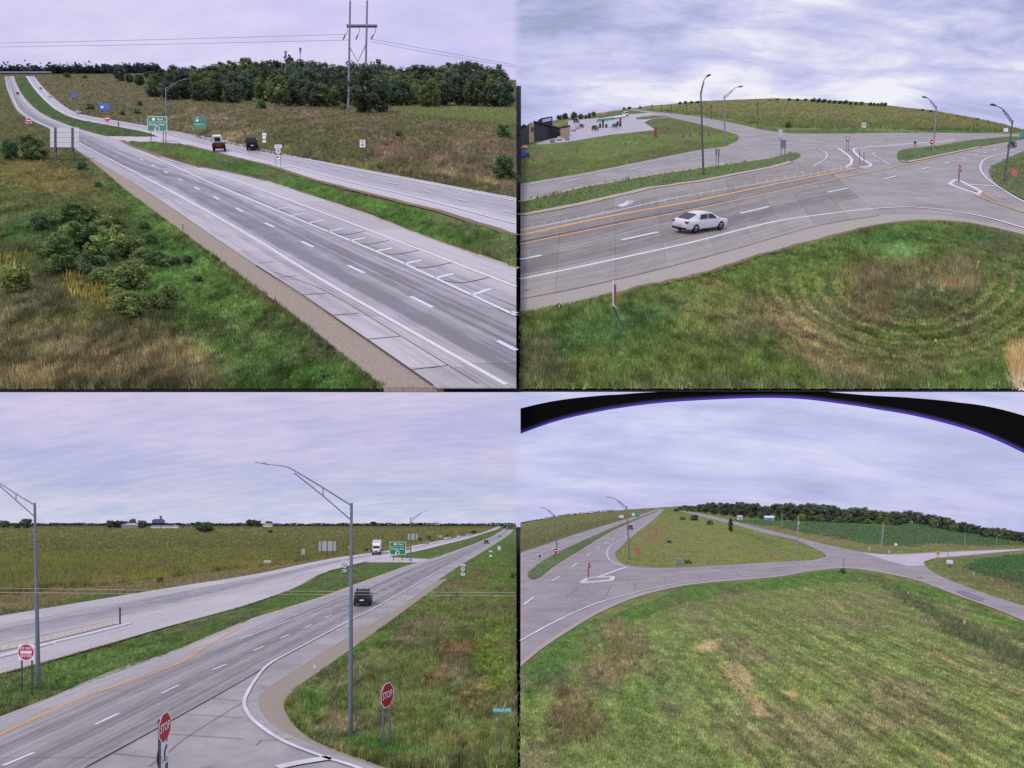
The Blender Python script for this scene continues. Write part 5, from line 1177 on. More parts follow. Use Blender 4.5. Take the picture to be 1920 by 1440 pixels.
# the station building: every wall stands on the ground line it has in the view
dk = mat('dark metal cladding', lin(62, 62, 66), .7, spec=.2); tan = mat('tan panel', lin(196, 164, 120), .75); rfm = mat('dark roof', lin(56, 54, 60), .75, spec=.2)
p0 = Vector(TR.ground([1012], [268])[0]); sb = bpy.data.objects.new('service_building', None); COL.objects.link(sb); sb.location = p0
tag(sb, 'dark service building with tan panel and sloping roofs at the forecourt', 'building')
def up(ub, vb, v, back=0.0, out=0.0):
    """point above ground point (ub, vb) that shows at height v; back pushes it away from the view, out towards it"""
    g = TR.ground([ub], [vb])[0]; Y = g[1] - out
    return Vector((g[0], Y + back, (CY - v) / F * g[1])) - p0
def wall(name, m, pts, depth, out=0.0, low=30.0):
    """pts: (x, ground y, top y) along the wall in zoomed units; depth: how far the block runs back"""
    q = [(zg(x, yb), zg(x, yt)) for x, yb, yt in pts]; n = len(q); b_ = MB()
    fr = [up(a[0], a[1], a[1], 0, out) - Vector((0, 0, low)) for a, c in q] + [up(a[0], a[1], c[1], 0, out) for a, c in q]
    bk = [p + Vector((0, depth, 0)) for p in fr]
    b_.add(fr + bk, [(i, i + 1, n + i + 1, n + i) for i in range(n - 1)] + [(n + i, n + i + 1, 3 * n + i + 1, 3 * n + i) for i in range(n - 1)] + [(0, n, 3 * n, 2 * n), (n - 1, 3 * n - 1, 4 * n - 1, 2 * n - 1), *[(2 * n + i, 3 * n + i, 3 * n + i + 1, 2 * n + i + 1) for i in range(n - 1)]])
    return b_.obj(name, m, sb)
wall('wall', dk, [(42, 580, 372), (130, 552, 305), (152, 545, 285)], 90)
wall('tan_panel', tan, [(140, 535, 312), (228, 518, 268)], 60, 8)
wall('wall', dk, [(215, 522, 258), (380, 492, 302), (545, 466, 350)], 110)
for k in range(1, 12):
    xa = 228 + k * 27; wall('cladding_rib', rfm, [(xa, 520 - (xa - 215) * .17, 264 + (xa - 215) * .28), (xa + 5, 519 - (xa - 215) * .17, 266 + (xa - 215) * .28)], 3, 3)
wall('entrance_wall', tan, [(560, 478, 352), (675, 448, 328)], 90, 0)
wall('door', sign_black, [(592, 468, 372), (626, 460, 365)], 3, 4)
wall('window_sign', sign_teal, [(480, 472, 425), (532, 464, 415)], 2, 4, low=-14)
g1, g2, g3, g4 = up(*zg(205, 525), zg(0, 254)[1]), up(*zg(548, 466), zg(0, 346)[1]), up(*zg(665, 400), zg(0, 298)[1], 60), up(*zg(330, 460), zg(0, 236)[1], 60)
MB().add([g1 - Vector((0, 6, 0)), g2 - Vector((0, 6, 0)), g3, g4] + [q_ - Vector((0, 0, 6)) for q_ in (g1 - Vector((0, 6, 0)), g2 - Vector((0, 6, 0)), g3, g4)], [(0, 1, 2, 3), (4, 7, 6, 5), (0, 4, 5, 1), (1, 5, 6, 2), (2, 6, 7, 3), (3, 7, 4, 0)]).obj('roof', rfm, sb)
wall('canopy', rfm, [(545, 358, 342), (682, 332, 316)], 60, 12, low=0)
wall('clerestory', dk, [(228, 470, 252), (300, 455, 182), (455, 430, 156)], 90, -30, low=0)
em = MB(); c0 = up(*zg(181, 526), zg(0, 378)[1], 0, 10); em.prism(disc(c0.x, c0.z, 15, 20), c0.y - 3, c0.y).obj('emblem', sign_black, sb)
MB().add([up(*zg(322, 452), zg(0, 243)[1], 0, -24), up(*zg(440, 433), zg(0, 222)[1], 0, -24), up(*zg(440, 433), zg(0, 182)[1], 0, -24), up(*zg(322, 452), zg(0, 205)[1], 0, -24)], [(0, 1, 2, 3)]).obj('clerestory_window', mat('pale glazing', lin(200, 206, 220), .2), sb)
# pumps under the canopy
cn = thing(TR, 'fuel_canopy', 1136, 240, 'flat fuel canopy with green and white edge on thick columns', 'canopy')
O = lambda x, y: (zg(x, y)[0] - 1136, 240 - zg(x, y)[1])
MB().prism([O(1020, 250), O(1390, 190), O(1390, 165), O(1020, 222)], 0, 6).obj('roof', sign_white, cn); MB().prism([O(1022, 249), O(1250, 224), O(1250, 205), O(1022, 230)], -.6, 0).obj('fascia', sign_teal, cn); MB().prism([O(1050, 214), O(1375, 165), O(1375, 157), O(1050, 205)], 1, 7).obj('roof_top', rfm, cn)
for x in (1105, 1328): MB().prism([O(x - 10, 350 if x < 1200 else 310), O(x + 10, 350 if x < 1200 else 310), O(x + 10, 200), O(x - 10, 220)], 1.5, 4).obj('column', rfm, cn)
for x, y in ((1065, 330), (1145, 340), (1290, 305), (1325, 310)): MB().prism([O(x - 14, y), O(x + 14, y - 3), O(x + 12, y - 50), O(x - 12, y - 48)], 0, 3).obj('fuel_pump', sign_black, cn)
for x, y, tx, ty, c_, kd, lb in ((1000, 375, 1080, 362, W_DARK, 'suv', 'black pickup-like car in front of the fuel canopy'), (1255, 335, 1330, 320, W_DARK, 'sedan', 'dark car at the right-hand fuel pump'), (535, 505, 575, 460, W_WHITE, 'sedan', 'white parked car at the end of the dark building'), (450, 530, 490, 490, W_GREY, 'sedan', 'grey parked car left of the white parked car'), (640, 500, 670, 465, W_GREY, 'sedan', 'dark grey parked car right of the white parked car'), (720, 385, 780, 365, W_WHITE, 'sedan', 'white car parked by the tan entrance'), (765, 355, 820, 340, W_WHITE, 'sedan', 'white car parked behind the entrance car'), (825, 340, 880, 328, W_DARK, 'sedan', 'dark car parked at the forecourt middle'), (760, 280, 800, 270, paint('teal', (.02, .06, .10)), 'suv', 'dark blue car parked behind the building'), (1385, 195, 1350, 190, W_WHITE, 'suv', 'white van at the far end of the forecourt')):
    vehicle(TR, *zg(x, y), zg(tx, ty), 4.2 if kd == 'sedan' else 4.6, kd, c_, lb, 'car', group='cars at the filling station')
ms = thing(TR, 'pillar_sign', *zg(1777, 460), 'slim brown pillar sign with a green top on the lawn', 'sign'); MB().box(-2.5, 2.5, -1.5, 1.5, -1, 14).obj('pillar', mat('rust brown', lin(140, 70, 40), .8), ms); MB().box(-2, 2, -1.2, 1.2, 14, 18).obj('upper_panel', mat('grey panel', lin(90, 90, 92)), ms); MB().box(-2.8, 2.8, -1.4, 1.4, 18, 21.5).obj('cap', sign_teal, ms)
pg = thing(TR, 'play_structure', *zg(95, 720), 'blue and purple play structure at the left edge of the lawn', 'play structure')
MB().loft([[(x, y, z) for y, z in ((-3, 0), (3, 0), (3, h), (-3, h))] for x, h in ((-8, 3), (-5, 10), (0, 11), (3, 4))]).obj('slide', sign_blue, pg)
for x in (-6, -1, 5): MB().tube([(x, -1, 0), (x, -1, 16)], .7, 6).obj('post', mat('purple grey', lin(130, 120, 160)), pg)
MB().prism([(-8, 16), (6, 16), (4, 20), (0, 22), (-5, 20)], -3, 3).obj('roof', mat('tan panel'), pg); MB().box(3, 9, -2, 2, 0, 8, .6).obj('climbing_wall', sign_black, pg)
flat(TR, 'playground_mat', [[zg(45, 770), zg(200, 750), zg(325, 625), zg(190, 615), zg(45, 700)]], .03, mat('rubber mat', lin(58, 56, 66), .9), label='dark rubber mat under the play structure', mask=False)
# the dark housing rim that arches over the eastern field below
Yr = TR.H * F / (728 - TR.vh); arc = [(976, 812), (1020, 796), (1060, 784), (1110, 773), (1160, 764), (1250, 753), (1400, 745), (1500, 746), (1600, 758), (1650, 766), (1720, 778), (1800, 798), (1860, 818), (1920, 845), (1985, 880)]
def rim_at(u, v, y=0.0): return ((u - CX) / F * Yr, Yr + y, (CY - v) / F * Yr)
def arch(name, up, dn, y0, y1, m, parent):
    n = len(up); b = MB(); b.add([rim_at(*p, y0) for p in up] + [rim_at(*p, y0) for p in dn] + [rim_at(*p, y1) for p in up] + [rim_at(*p, y1) for p in dn], [(i, n + i, n + i + 1, i + 1) for i in range(n - 1)] + [(2 * n + i + 1, 3 * n + i + 1, 3 * n + i, 2 * n + i) for i in range(n - 1)] + [(n + i, 3 * n + i, 3 * n + i + 1, n + i + 1) for i in range(n - 1)]); return b.obj(name, m, parent)
sa = smooth(arc, 5); hr = bpy.data.objects.new('housing_rim', None); COL.objects.link(hr); tag(hr, 'black curved rim of a housing arching over the right field', 'housing rim')
arch('hood', [(u, max(733.0, v - 7 - float(np.interp(u, [976, 1060, 1160, 1300, 1500, 1620, 1720, 1800, 1920, 1985], [40, 29, 18, 9, 8, 14, 25, 37, 60, 72])))) for u, v in sa], [(u, max(734.5, v - 7)) for u, v in sa], 2, 5, mat('rim black', (.006, .006, .006), .95, spec=0.0), hr); arch('lip', [(u, max(734.5, v - 7)) for u, v in sa], [(u, max(735, v - 3.5)) for u, v in sa], 2.2, 5.2, mat('rim brown', (.03, .026, .022), .9, spec=0.1), hr); arch('blue_edge', [(u, max(735, v - 3.5)) for u, v in sa], [(u, max(735.5, v)) for u, v in sa], 2.4, 5.4, mat('rim violet', (.09, .05, .42), .8, spec=0.0), hr)

# ================================================================== lower west piece: highway, corn and the two stop signs
za = lambda x, y: (x / 3.84, 840 + y / 3.84)
zb = lambda x, y: (480 + x / 3.84, 840 + y / 3.84)
zc = lambda x, y: (x / 4.236, 1100 + y / 4.236)
zd = lambda x, y: (480 + x / 4, 1080 + y / 4)
roadD = road_mat('streaked concrete', lin(196, 192, 202), lin(138, 135, 143), .5, [(0, .62), (.2, .58), (.28, .52), (.38, .36), (.48, .52), (.56, .52), (.66, .34), (.76, .5), (.86, .38), (1, .5)])
roadE = road_mat('wet far concrete', lin(206, 203, 214), lin(150, 147, 158), .8, [(0, .68), (.22, .62), (.30, .45), (.42, .40), (.52, .45), (.62, .62), (1, .64)])
apron = road_mat('side road concrete', lin(192, 188, 196), lin(150, 146, 154), .45, iso=True)
D_L = [(946, 986), (941, 999), (871, 1027), (811, 1048), (787, 1053), (740, 1069), (662, 1098), (571, 1132), (480, 1158), (453, 1173), (330, 1225), (212, 1263), (94, 1315), (0, 1351), (-200, 1432), (-380, 1520)]
D_R = [(953, 986), (949, 1001), (845, 1059), (696, 1145), (662, 1162), (563, 1215), (505, 1247), (453, 1279), (293, 1369), (163, 1440), (20, 1522)]
E_L = [(936, 986), (933, 988), (897, 1001), (792, 1020), (701, 1038), (610, 1048), (500, 1074), (286, 1108), (130, 1134), (0, 1156), (-130, 1178), (-330, 1211), (-520, 1244), (-640, 1265)]
E_R = [(941, 986), (933, 992), (871, 1012), (766, 1038), (700, 1050), (605, 1074), (579, 1090), (532, 1113), (480, 1128), (453, 1139), (307, 1178), (196, 1211), (80, 1244), (0, 1265), (-100, 1290)]
atD, dD = strip(BL, interp_edges([986, 992, 1000, 1012, 1026, 1042, 1060, 1085, 1115, 1150, 1190, 1235, 1285, 1340, 1400, 1460, 1518], D_L, D_R), 4)
atE, dE = strip(BL, interp_edges([986, 992, 1000, 1010, 1020, 1032, 1045, 1060, 1078, 1098, 1120, 1145, 1172, 1205, 1240, 1265], E_L, E_R), 4)
edge = smooth([(955, 988), (959, 999), (897, 1040), (845, 1072), (730, 1152), (650, 1197), (542, 1265), (495, 1300), (486, 1315), (490, 1335), (517, 1365), (580, 1395), (667, 1427), (760, 1462), (900, 1521)], 4)
rs = flat(BL, 'road', [edge + [(-60, 1521), (-60, 1480), (163, 1432), (293, 1362), (453, 1272), (505, 1240), (563, 1208), (662, 1155), (845, 1052), (949, 990)]], .03, apron, label='pale concrete side road and shoulder with the stop line')
rd = strip_sheet(BL, 'road', atD, dD, .05, roadD, 'near concrete carriageway running to the right horizon', 10)
re_ = strip_sheet(BL, 'road', atE, dE, .05, roadE, 'far wet carriageway along the corn field', 8)
flat(BL, 'crossover_road', [[zb(800, 770), zb(1000, 790), zb(1290, 802), zb(1180, 824), zb(800, 822), zb(700, 840)]], .035, roadE, label='paved crossover behind the green guide sign')
gout = smooth([(847, 1080), (742, 1157), (680, 1202), (605, 1255), (555, 1292), (532, 1322), (550, 1357), (580, 1385), (630, 1407), (705, 1434), (800, 1470), (940, 1521)], 4)
flat(BL, 'gravel_shoulder', [[p for p in edge if p[1] > 1076] + gout[::-1]], .02, gravel_mat, label='brown gravel shoulder along the near carriageway')
for pts, w in (([(0, 1353), (94, 1317), (212, 1265), (330, 1227), (453, 1175)], 9),): flat(BL, 'gravel_strip', [[(u, v - 7) for u, v in pts] + [(u, v + 3) for u, v in reversed(pts)]], .06, pale_gravel, label='thin pale gravel strip beside the median', mask=False)
slabs(BL, rd, atD, dD[-1] - 40, dD[-1], [(0, .18), (.18, .60), (.60, 1.0)], [5, 9, 9], .07, roadD, .03)
slabs(BL, re_, atE, dE[-1] - 70, dE[-1], [(0, .26), (.26, .62), (.62, 1.0)], [6, 10, 8], .068, roadE, .03)
# joints in the side road paving
for a in ([(1480, 1020), (1920, 1050)], [(1340, 1180), (1920, 1218)], [(900, 1335), (1240, 1370)], [(1920, 930), (1490, 1200), (1330, 1330), (1180, 1440)], [(1680, 895), (1920, 915)]): line(BL, rs, [zc(*p) for p in a], .03, joint_mat, 'paving_joint', .055)
for a in ([(0, 835), (90, 838)], [(20, 1245), (280, 1230)], [(0, 1280), (40, 1240)]): line(BL, rs, [zd(*p) for p in a], .03, joint_mat, 'paving_joint', .055)
line(BL, rd, [(163, 1440), (293, 1369), (453, 1279), (505, 1247)], .035, joint_mat, 'paving_joint', .08)
line(BL, rd, [(949, 1000), (845, 1059), (696, 1145), (662, 1162), (563, 1215), (505, 1247), (480, 1275), (462, 1305), (458, 1320), (462, 1335), (480, 1358), (530, 1392), (605, 1422), (662, 1440), (760, 1478)], .16, white_paint)
line(BL, rs, [(520, 1443), (560, 1434), (620, 1424)], .42, white_paint, 'stop_line')
line(BL, rd, [(922, 1009), (818, 1046), (740, 1080), (662, 1116), (571, 1154), (480, 1189), (449, 1200)], .13, white_paint)
line(BL, rd, [(-58, 1408), (0, 1381), (142, 1316), (260, 1275), (340, 1244), (378, 1220), (449, 1178)], .15, yellow_paint)
for a in [(6, 1440, 64, 1415), (178, 1362, 223, 1341), (303, 1303, 336, 1287), (398, 1259, 424, 1248), (476, 1222, 495, 1214), (525, 1199, 542, 1192), (571, 1179, 584, 1173), (609, 1160, 622, 1155), (640, 1145, 651, 1141), (709, 1114, 716, 1111), (727, 1105.5, 733, 1103), (743, 1097.5, 749, 1095), (756, 1091.5, 761, 1089), (769, 1085, 774, 1083), (782, 1079, 786, 1077), (800, 1070.5, 804, 1069), (818, 1062, 821, 1060.5)]: line(BL, rd, [(a[0], a[1]), (a[2], a[3])], .15, white_paint, 'lane_dash')
line(BL, re_, [(-58, 1192), (0, 1181), (227, 1139), (354, 1114), (500, 1082), (610, 1056), (700, 1043)], .14, white_paint)
line(BL, re_, [(224, 1160), (300, 1141), (400, 1117), (500, 1096), (590, 1073)], .13, white_paint)
line(BL, re_, [(-58, 1222), (0, 1210), (110, 1187), (224, 1162)], .12, yellow_paint)
for a in [(220, 1310, 305, 1295), (535, 1245, 610, 1230), (800, 1187, 860, 1175), (1030, 1138, 1085, 1127), (1230, 1095, 1280, 1085), (1400, 1060, 1440, 1052), (1555, 1025, 1590, 1018), (1680, 997, 1712, 991), (1800, 970, 1830, 965)]: line(BL, re_, [za(a[0], a[1]), za(a[2], a[3])], .14, white_paint, 'lane_dash')
for a in [(1160, 245, 1300, 262), (1420, 195, 1520, 212), (1250, 200, 1330, 232)]: line(BL, re_, [zc(a[0], a[1]), zc(a[2], a[3])], .14, white_paint, 'hatch_stripe')
line(BL, re_, [zb(0, 1055), zb(120, 1000), zb(270, 935)], .16, white_paint, 'hatch_stripe')
tag(line(BL, None, [(-58, 1249), (0, 1235), (50, 1222), (94, 1210)], .42, kerb_mat, 'kerb', lift=.17, thick=.15), 'short white kerb left of the lamp at the lower left', 'kerb')
tag(line(BL, None, [(99, 1208), (170, 1191), (243, 1172)], .42, kerb_mat, 'kerb', lift=.17, thick=.15), 'long white kerb in front of the yellow delineators', 'kerb')
line(BL, re_, [(-58, 1240), (0, 1224), (90, 1204), (220, 1172)], .3, mat('kerb brown', lin(150, 132, 120), .8), 'kerb_gutter', .09)

BL.base = lin(92, 104, 54); BL.rough = .35; BL.amp = .8; BL.tall = 1.0
cornf = [(-70, 984), (980, 984), (940, 990), (890, 1002), (790, 1022), (700, 1036), (600, 1048), (500, 1062), (330, 1082), (160, 1102), (-70, 1122)]
BL.paint = [
    (cornf, lin(108, 112, 62), 1, 1.0), ([(-70, 1040), (300, 1030), (520, 1028), (520, 1050), (300, 1085), (120, 1105), (-70, 1118)], lin(118, 122, 58), .7, 1.0),
    ([(-70, 1120), (160, 1100), (330, 1082), (500, 1062), (700, 1036), (700, 1046), (500, 1076), (286, 1110), (0, 1158), (-70, 1165)], lin(112, 104, 70), 1, 1.0),
    ([(-70, 1150), (130, 1126), (290, 1104), (300, 1110), (0, 1160), (-70, 1170)], lin(76, 104, 52), .8, .8),
    ([(0, 1265), (307, 1178), (480, 1128), (580, 1090), (605, 1074), (700, 1053), (790, 1053), (660, 1100), (480, 1160), (330, 1227), (94, 1317), (-70, 1380), (-70, 1285)], lin(80, 104, 54), 1, .8),
    ([(727, 1046), (811, 1048), (941, 999), (933, 992), (871, 1012), (766, 1038)], lin(82, 108, 54), 1, .7),
    ([(847, 1080), (742, 1157), (605, 1255), (555, 1292), (532, 1322), (630, 1407), (940, 1521), (980, 1521), (980, 990), (960, 1000)], lin(98, 110, 62), 1, 1.2),
    ([(960, 1000), (850, 1080), (742, 1160), (640, 1240), (560, 1300), (600, 1310), (700, 1220), (820, 1110), (980, 1030)], lin(80, 116, 50), .75, .7),
    ((865, 1222, 52, 26, -10), lin(120, 84, 62), .7, 1.5), ((830, 1275, 60, 26, -30), lin(112, 92, 62), .55, 1.4), ((760, 1180, 50, 28, -25), lin(112, 104, 82), .75, 1.5), ((700, 1250, 60, 40, 0), lin(100, 106, 70), .6, 1.3), ((850, 1105, 60, 14, 0), lin(118, 108, 84), .7, 1.4), ((735, 1210, 40, 16, 0), lin(60, 84, 44), .6, 1.3),
    ((920, 1250, 50, 160, 10), lin(98, 116, 46), .8, .6), ((890, 1310, 40, 50, 30), lin(124, 106, 72), .5, .5), ((640, 1360, 60, 26, 25), lin(128, 120, 84), .6, 1.5), ((780, 1340, 70, 30, 0), lin(96, 110, 50), .5, .8), ((700, 1405, 130, 16, 12), lin(66, 108, 44), .8, .9), ((860, 1400, 80, 24, 10), lin(116, 112, 64), .6, 1.4), ((590, 1330, 34, 26, 40), lin(72, 112, 48), .7, .9),
    ((940, 1080, 40, 40, 0), lin(86, 122, 50), .6, .8), ((910, 1075, 34, 6, 10), lin(100, 88, 62), .7, 1.2),
]
BL.mounds = [(800, 1260, 120, 60, -.35), (960, 1300, 40, 200, .4), (300, 1225, 300, 20, .08)]
edge_strip(BL, [(0, 1264), (80, 1243), (196, 1210), (307, 1177), (453, 1138), (480, 1128), (532, 1113), (579, 1090), (605, 1074), (688, 1053)], .5, brown_soil, 'brown soil edge of the median beside the far carriageway of the left lower view', .057, .8)
edge_strip(BL, [(453, 1173), (480, 1159), (571, 1133), (662, 1099), (740, 1070), (787, 1054)], .4, tan_soil, 'pale edge of the median beside the near carriageway of the left lower view', .057, .8)
BL.finish()
land(BL, 'ground', 'grassy verges and corn land in the left lower view')
tufts(BL, 'verge_grass', 34000, (530, 967, 990, 1440), 13, 'green and brown grass on the verge right of the carriageway', blades=6, wpx=2.0, spread=4.5, vref=1440, minh=1.0, keep=lambda u, v: inside([(850, 1082), (742, 1160), (605, 1258), (555, 1294), (534, 1322), (550, 1359), (630, 1411), (760, 1450), (980, 1450), (980, 990), (958, 1004), (900, 1044)], u, v))
tufts(BL, 'median_grass', 12000, (-58, 940, 990, 1380), 15, 'green grass on the long median', blades=5, wpx=1.8, spread=5, vref=1440, minh=1.0, keep=lambda u, v: inside([(-70, 1290), (0, 1266), (307, 1180), (480, 1130), (580, 1091), (605, 1075), (700, 1054), (788, 1054), (660, 1098), (480, 1157), (330, 1222), (94, 1312), (-70, 1372)], u, v) | inside([(727, 1046), (811, 1048), (941, 999), (933, 992), (871, 1012), (766, 1038)], u, v))
tufts(BL, 'roadside_grass', 6000, (-58, 720, 1035, 1165), 24, 'brown and green weeds between the corn and the far carriageway', blades=5, wpx=1.8, spread=5, vref=1440, minh=1.5, keep=lambda u, v: inside([(-70, 1118), (160, 1100), (330, 1081), (500, 1061), (700, 1035), (700, 1046), (500, 1075), (286, 1109), (0, 1157), (-70, 1167)], u, v))
def corncol(u, v):
    c, t = BL.colour(u, v); y = (fbm(u / 26, v / 7 + 9, 3) - .5) * 4
    e_ = v - np.interp(u, [-70, 160, 330, 500, 700, 960], [1120, 1100, 1081, 1061, 1036, 990]); w = np.clip(1 + e_ / 16, 0, 1)[:, None] * np.clip(y, 0, 1)[:, None]
    c = c * (1 - .5 * w) + np.array(lin(172, 150, 66)) * .5 * w
    g = np.clip(1 + e_ / 9, 0, 1)[:, None] * np.clip(-y, 0, 1)[:, None]
    return c * (1 - .7 * g) + np.array(lin(60, 92, 36)) * .7 * g, t
tufts(BL, 'corn_field', 26000, (-58, 967, 985, 1122), 38, 'ripening corn field stretching to the horizon', 'crop', blades=5, wpx=2.6, spread=4, lean=.5, vref=1440, minh=1.6, keep=lambda u, v: inside(cornf, u, v), colfun=corncol, gain=1.7, vary=.15)
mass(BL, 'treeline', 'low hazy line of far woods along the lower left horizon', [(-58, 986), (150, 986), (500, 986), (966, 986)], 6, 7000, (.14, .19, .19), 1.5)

# far farm
for u, v, h, w, kd, lb in [(8, 990, 14, 1.2, 0, 'dark tree at the far left of the corn horizon'), (32, 990, 9, 1.4, 3, 'small tree left of the near lamp on the corn horizon'), (50, 990, 17, 1.3, 1, 'round tree just left of the lamp pole on the horizon'), (208, 990, 14, 1.2, 0, 'leftmost tree of the far farmyard'), (222, 990, 14, 1.2, 3, 'second tree of the far farmyard'), (235, 990, 13, 1.0, 0, 'third tree of the far farmyard behind the barn'), (249, 989, 16, .8, 2, 'yellowish tree above the far barn'), (266, 990, 14, 1.3, 1, 'tree right of the far barn'),
                           (383, 998, 19, 2.0, 0, 'dark clump of trees standing alone in the corn'), (470, 987, 13, 1.7, 3, 'broad tree on the corn horizon left of the white house'), (484, 987, 11, 1.2, 1, 'left tree beside the white far house'), (504, 987, 10, 1.4, 0, 'right tree beside the white far house'), (507, 999, 6, 1.3, 3, 'tiny bush in the middle of the corn'), (700, 984.5, 7, 1.9, 3, 'tiny tree on the horizon behind the main lamp'), (788, 984.5, 5, 2.4, 1, 'low trees on the horizon right of the far lamp')]:
    tree(BL, u, v + 1, h * 1.15, w, T_ROUND[kd], lb)
e = thing(BL, 'barn', 244, 991, 'low grey barn among the far farm trees', 'barn'); MB().box(-14, 16, -4, 4, 0, 6).obj('wall', mat('barn grey', lin(150, 145, 160), .8), e); MB().add([(-15, -5, 6), (17, -5, 6), (12, 0, 10), (-10, 0, 10), (-15, 5, 6), (17, 5, 6)], [(0, 1, 2, 3), (3, 2, 5, 4), (0, 3, 4), (1, 5, 2)]).obj('roof', mat('barn roof', lin(168, 166, 178), .6), e)
for x0, x1, u, lb in ((-9, 9, 293, 'left white shed beyond the corn'), (-8, 7, 312, 'middle white shed beyond the corn'), (-7, 8, 327, 'right low white shed beyond the corn')):
    e = thing(BL, 'shed', u, 990.5, lb, 'shed'); MB().box(x0, x1, -3, 3, 0, 3).obj('wall', sign_white, e); MB().prism([(x0 - .6, 3), (x1 + .6, 3), (x1 - 2, 5.5), (x0 + 2, 5.5)], -3.4, 3.4).obj('roof', sign_back, e)
e = thing(BL, 'grain_elevator', 297, 986, 'pale distant grain elevator on the horizon', 'grain elevator'); gm = mat('elevator concrete', lin(176, 184, 208), .8)
for x in range(-10, 11, 4): MB().tube([(x, 0, 0), (x, 0, 11)], 2, 8).obj('silo', gm, e)
MB().box(-9, 9, -1, 1, 11, 13).obj('gallery', gm, e); MB().box(3, 6, -1.5, 1.5, 13, 19).obj('headhouse', gm, e)
e = thing(BL, 'house', 502, 988, 'white far house on the horizon behind the lamp arm', 'house'); MB().box(-9, 9, -3, 3, 0, 3.5).obj('wall', sign_white, e); MB().prism([(-10, 3.5), (10, 3.5), (6, 7), (-6, 7)], -3.5, 3.5).obj('roof', sign_back, e)
e = thing(BL, 'house', 357, 986, 'tiny white farm building right of the grain elevator', 'house'); MB().box(-9, 9, -2, 2, 0, 2).obj('wall', sign_white, e); MB().prism([(-9.5, 2), (9.5, 2), (7, 3.8), (-7, 3.8)], -2.4, 2.4).obj('roof', sign_back, e)
# lamps
lamp(BL, 657, 1384, (659, 943), [(657, 947), (605, 914), (553, 883), (538, 875.5), (519, 872), (500, 870.5)], [(658, 975), (606, 930), (552, 887)], ((504, 871.5), (478, 866.5)), 'large street lamp in the verge with its arm reaching left', 4.7, 2.6, 1.4, brace=[(605.5, 914), (606, 930)])
lamp(BL, 72, 1284, (65, 943), [(65, 947), (30, 926), (-6, 903), (-40, 886), (-58, 884)], [(64, 968), (30, 938), (-6, 906)], ((-52, 884), (-60, 882)), 'street lamp at the left edge beside the do-not-enter sign', 4.0, 2.0, 1.3, brace=[(30, 926), (30, 938)])
lamp(BL, 770, 1052, (770, 970), [(770, 974), (785, 964), (795, 959), (803, 958)], [(770, 980), (788, 963)], ((797, 958.5), (805, 957.5)), 'far street lamp beyond the green guide sign', 1.3, .8, .6)
# signs
stop_sign(BL, 724, 1407, 127, 46, R(70.5), 'stop sign on two posts in the verge right of the big lamp', (-11, 13), postr=1.9)
e = stop_sign(BL, 306, 1470, 134, 55, R(95), 'stop sign with a turn plate at the bottom edge of the left lower view', (-17, 15), postr=2.6, pm=dark_post)
MB().prism(rrect(-12, 14, 38, 77, 1.5), -3.3, -2.9).obj('turn_plate', sign_white, e); text(e, 'ONLY', 10, 1, 45, -3.45, sign_black, bold=.02)
MB().tube([(-3, -3.6, 50), (-3, -3.6, 60), (1, -3.6, 67), (5, -3.6, 69)], 1.6, 6).obj('arrow_shaft', sign_black, e); MB().prism([(4, 73), (11, 70), (5, 64)], -3.7, -3.45).obj('arrow_head', sign_black, e)
MB().prism([(-26, 55), (-19, 70), (-12, 55), (-19, 40)], 2, 2.5).obj('rear_plate', mat('dark sign back'), e)
e = dne_sign(BL, 50, 1304, 81.5, 30, (-9, 10), 'do-not-enter sign on two posts at the left edge', postr=1.5)
e = board(BL, 746, 1051, 'guide_sign', 'green guide sign with route shield, West, Poplar Ave and a turn arrow beyond the crossover', -15, 15, 11, 35, (-8, 8), sign_green, sign_white, wood, rad=1.3)
shield(e, -5, 30.5, 5.5, -1.9, num=''); text(e, 'West', 5.2, 4.5, 30.5, -1.95, sign_white, bold=.01); MB().box(-14, 14, -1.9, -1.75, 26, 26.5).obj('rule', sign_white, e); text(e, 'Poplar Ave', 5.4, 0, 22, -1.95, sign_white, bold=.01); uturn(e, 0, 15.5, 7, -2.1)
dne_sign(BL, 765, 1044, 17, 8, (0,), 'small red do-not-enter sign right of the green guide sign', square=False, letters=False, postr=.4)
dne_sign(BL, 656, 1038, 12, 7, (0,), 'tiny red do-not-enter sign left of the white truck', square=False, letters=False, postr=.4)
e = board(BL, 646, 1090, 'route_marker', 'route 20 marker on the median left of the big lamp pole', -4, 4, 34, 39, (-2.5, 2.5), sign_white, None, galv, postr=.5); text(e, 'WEST', 2.2, 0, 36.5, -1.75, sign_black); shield(e, 0, 28.5, 9.5, -1.7); MB().box(-3.5, 3.5, -1.6, -1.2, 18, 23).obj('arrow_plate', sign_white, e); text(e, '↱', 5, 0, 20.5, -1.75, sign_black)
e = board(BL, 868, 1086, 'route_marker', 'route 20 marker on the verge right of the near carriageway', -4.5, 4.5, 24, 28.5, (-2.5, 2.5), sign_white, None, dark_post, postr=.5); text(e, 'EAST', 2.4, 0, 26.2, -1.75, sign_black); shield(e, 0, 18.5, 9.5, -1.7); MB().box(-4, 4, -1.6, -1.2, 7, 12.5).obj('arrow_plate', sign_white, e); text(e, '↑', 5, 0, 9.7, -1.75, sign_black)
e = board(BL, 920, 1048, 'small_sign', 'pair of small white plates on one post far up the verge', -3, 3, 13, 16, (0,), sign_white, None, galv, postr=.4); MB().box(-2.6, 2.6, -1.6, -1.2, 4, 8).obj('lower_plate', sign_white, e)
board(BL, 936, 1037, 'small_sign', 'small white plate beyond the pair of plates', -2.8, 2.8, 5.5, 13, (0,), sign_white, None, galv, postr=.4)
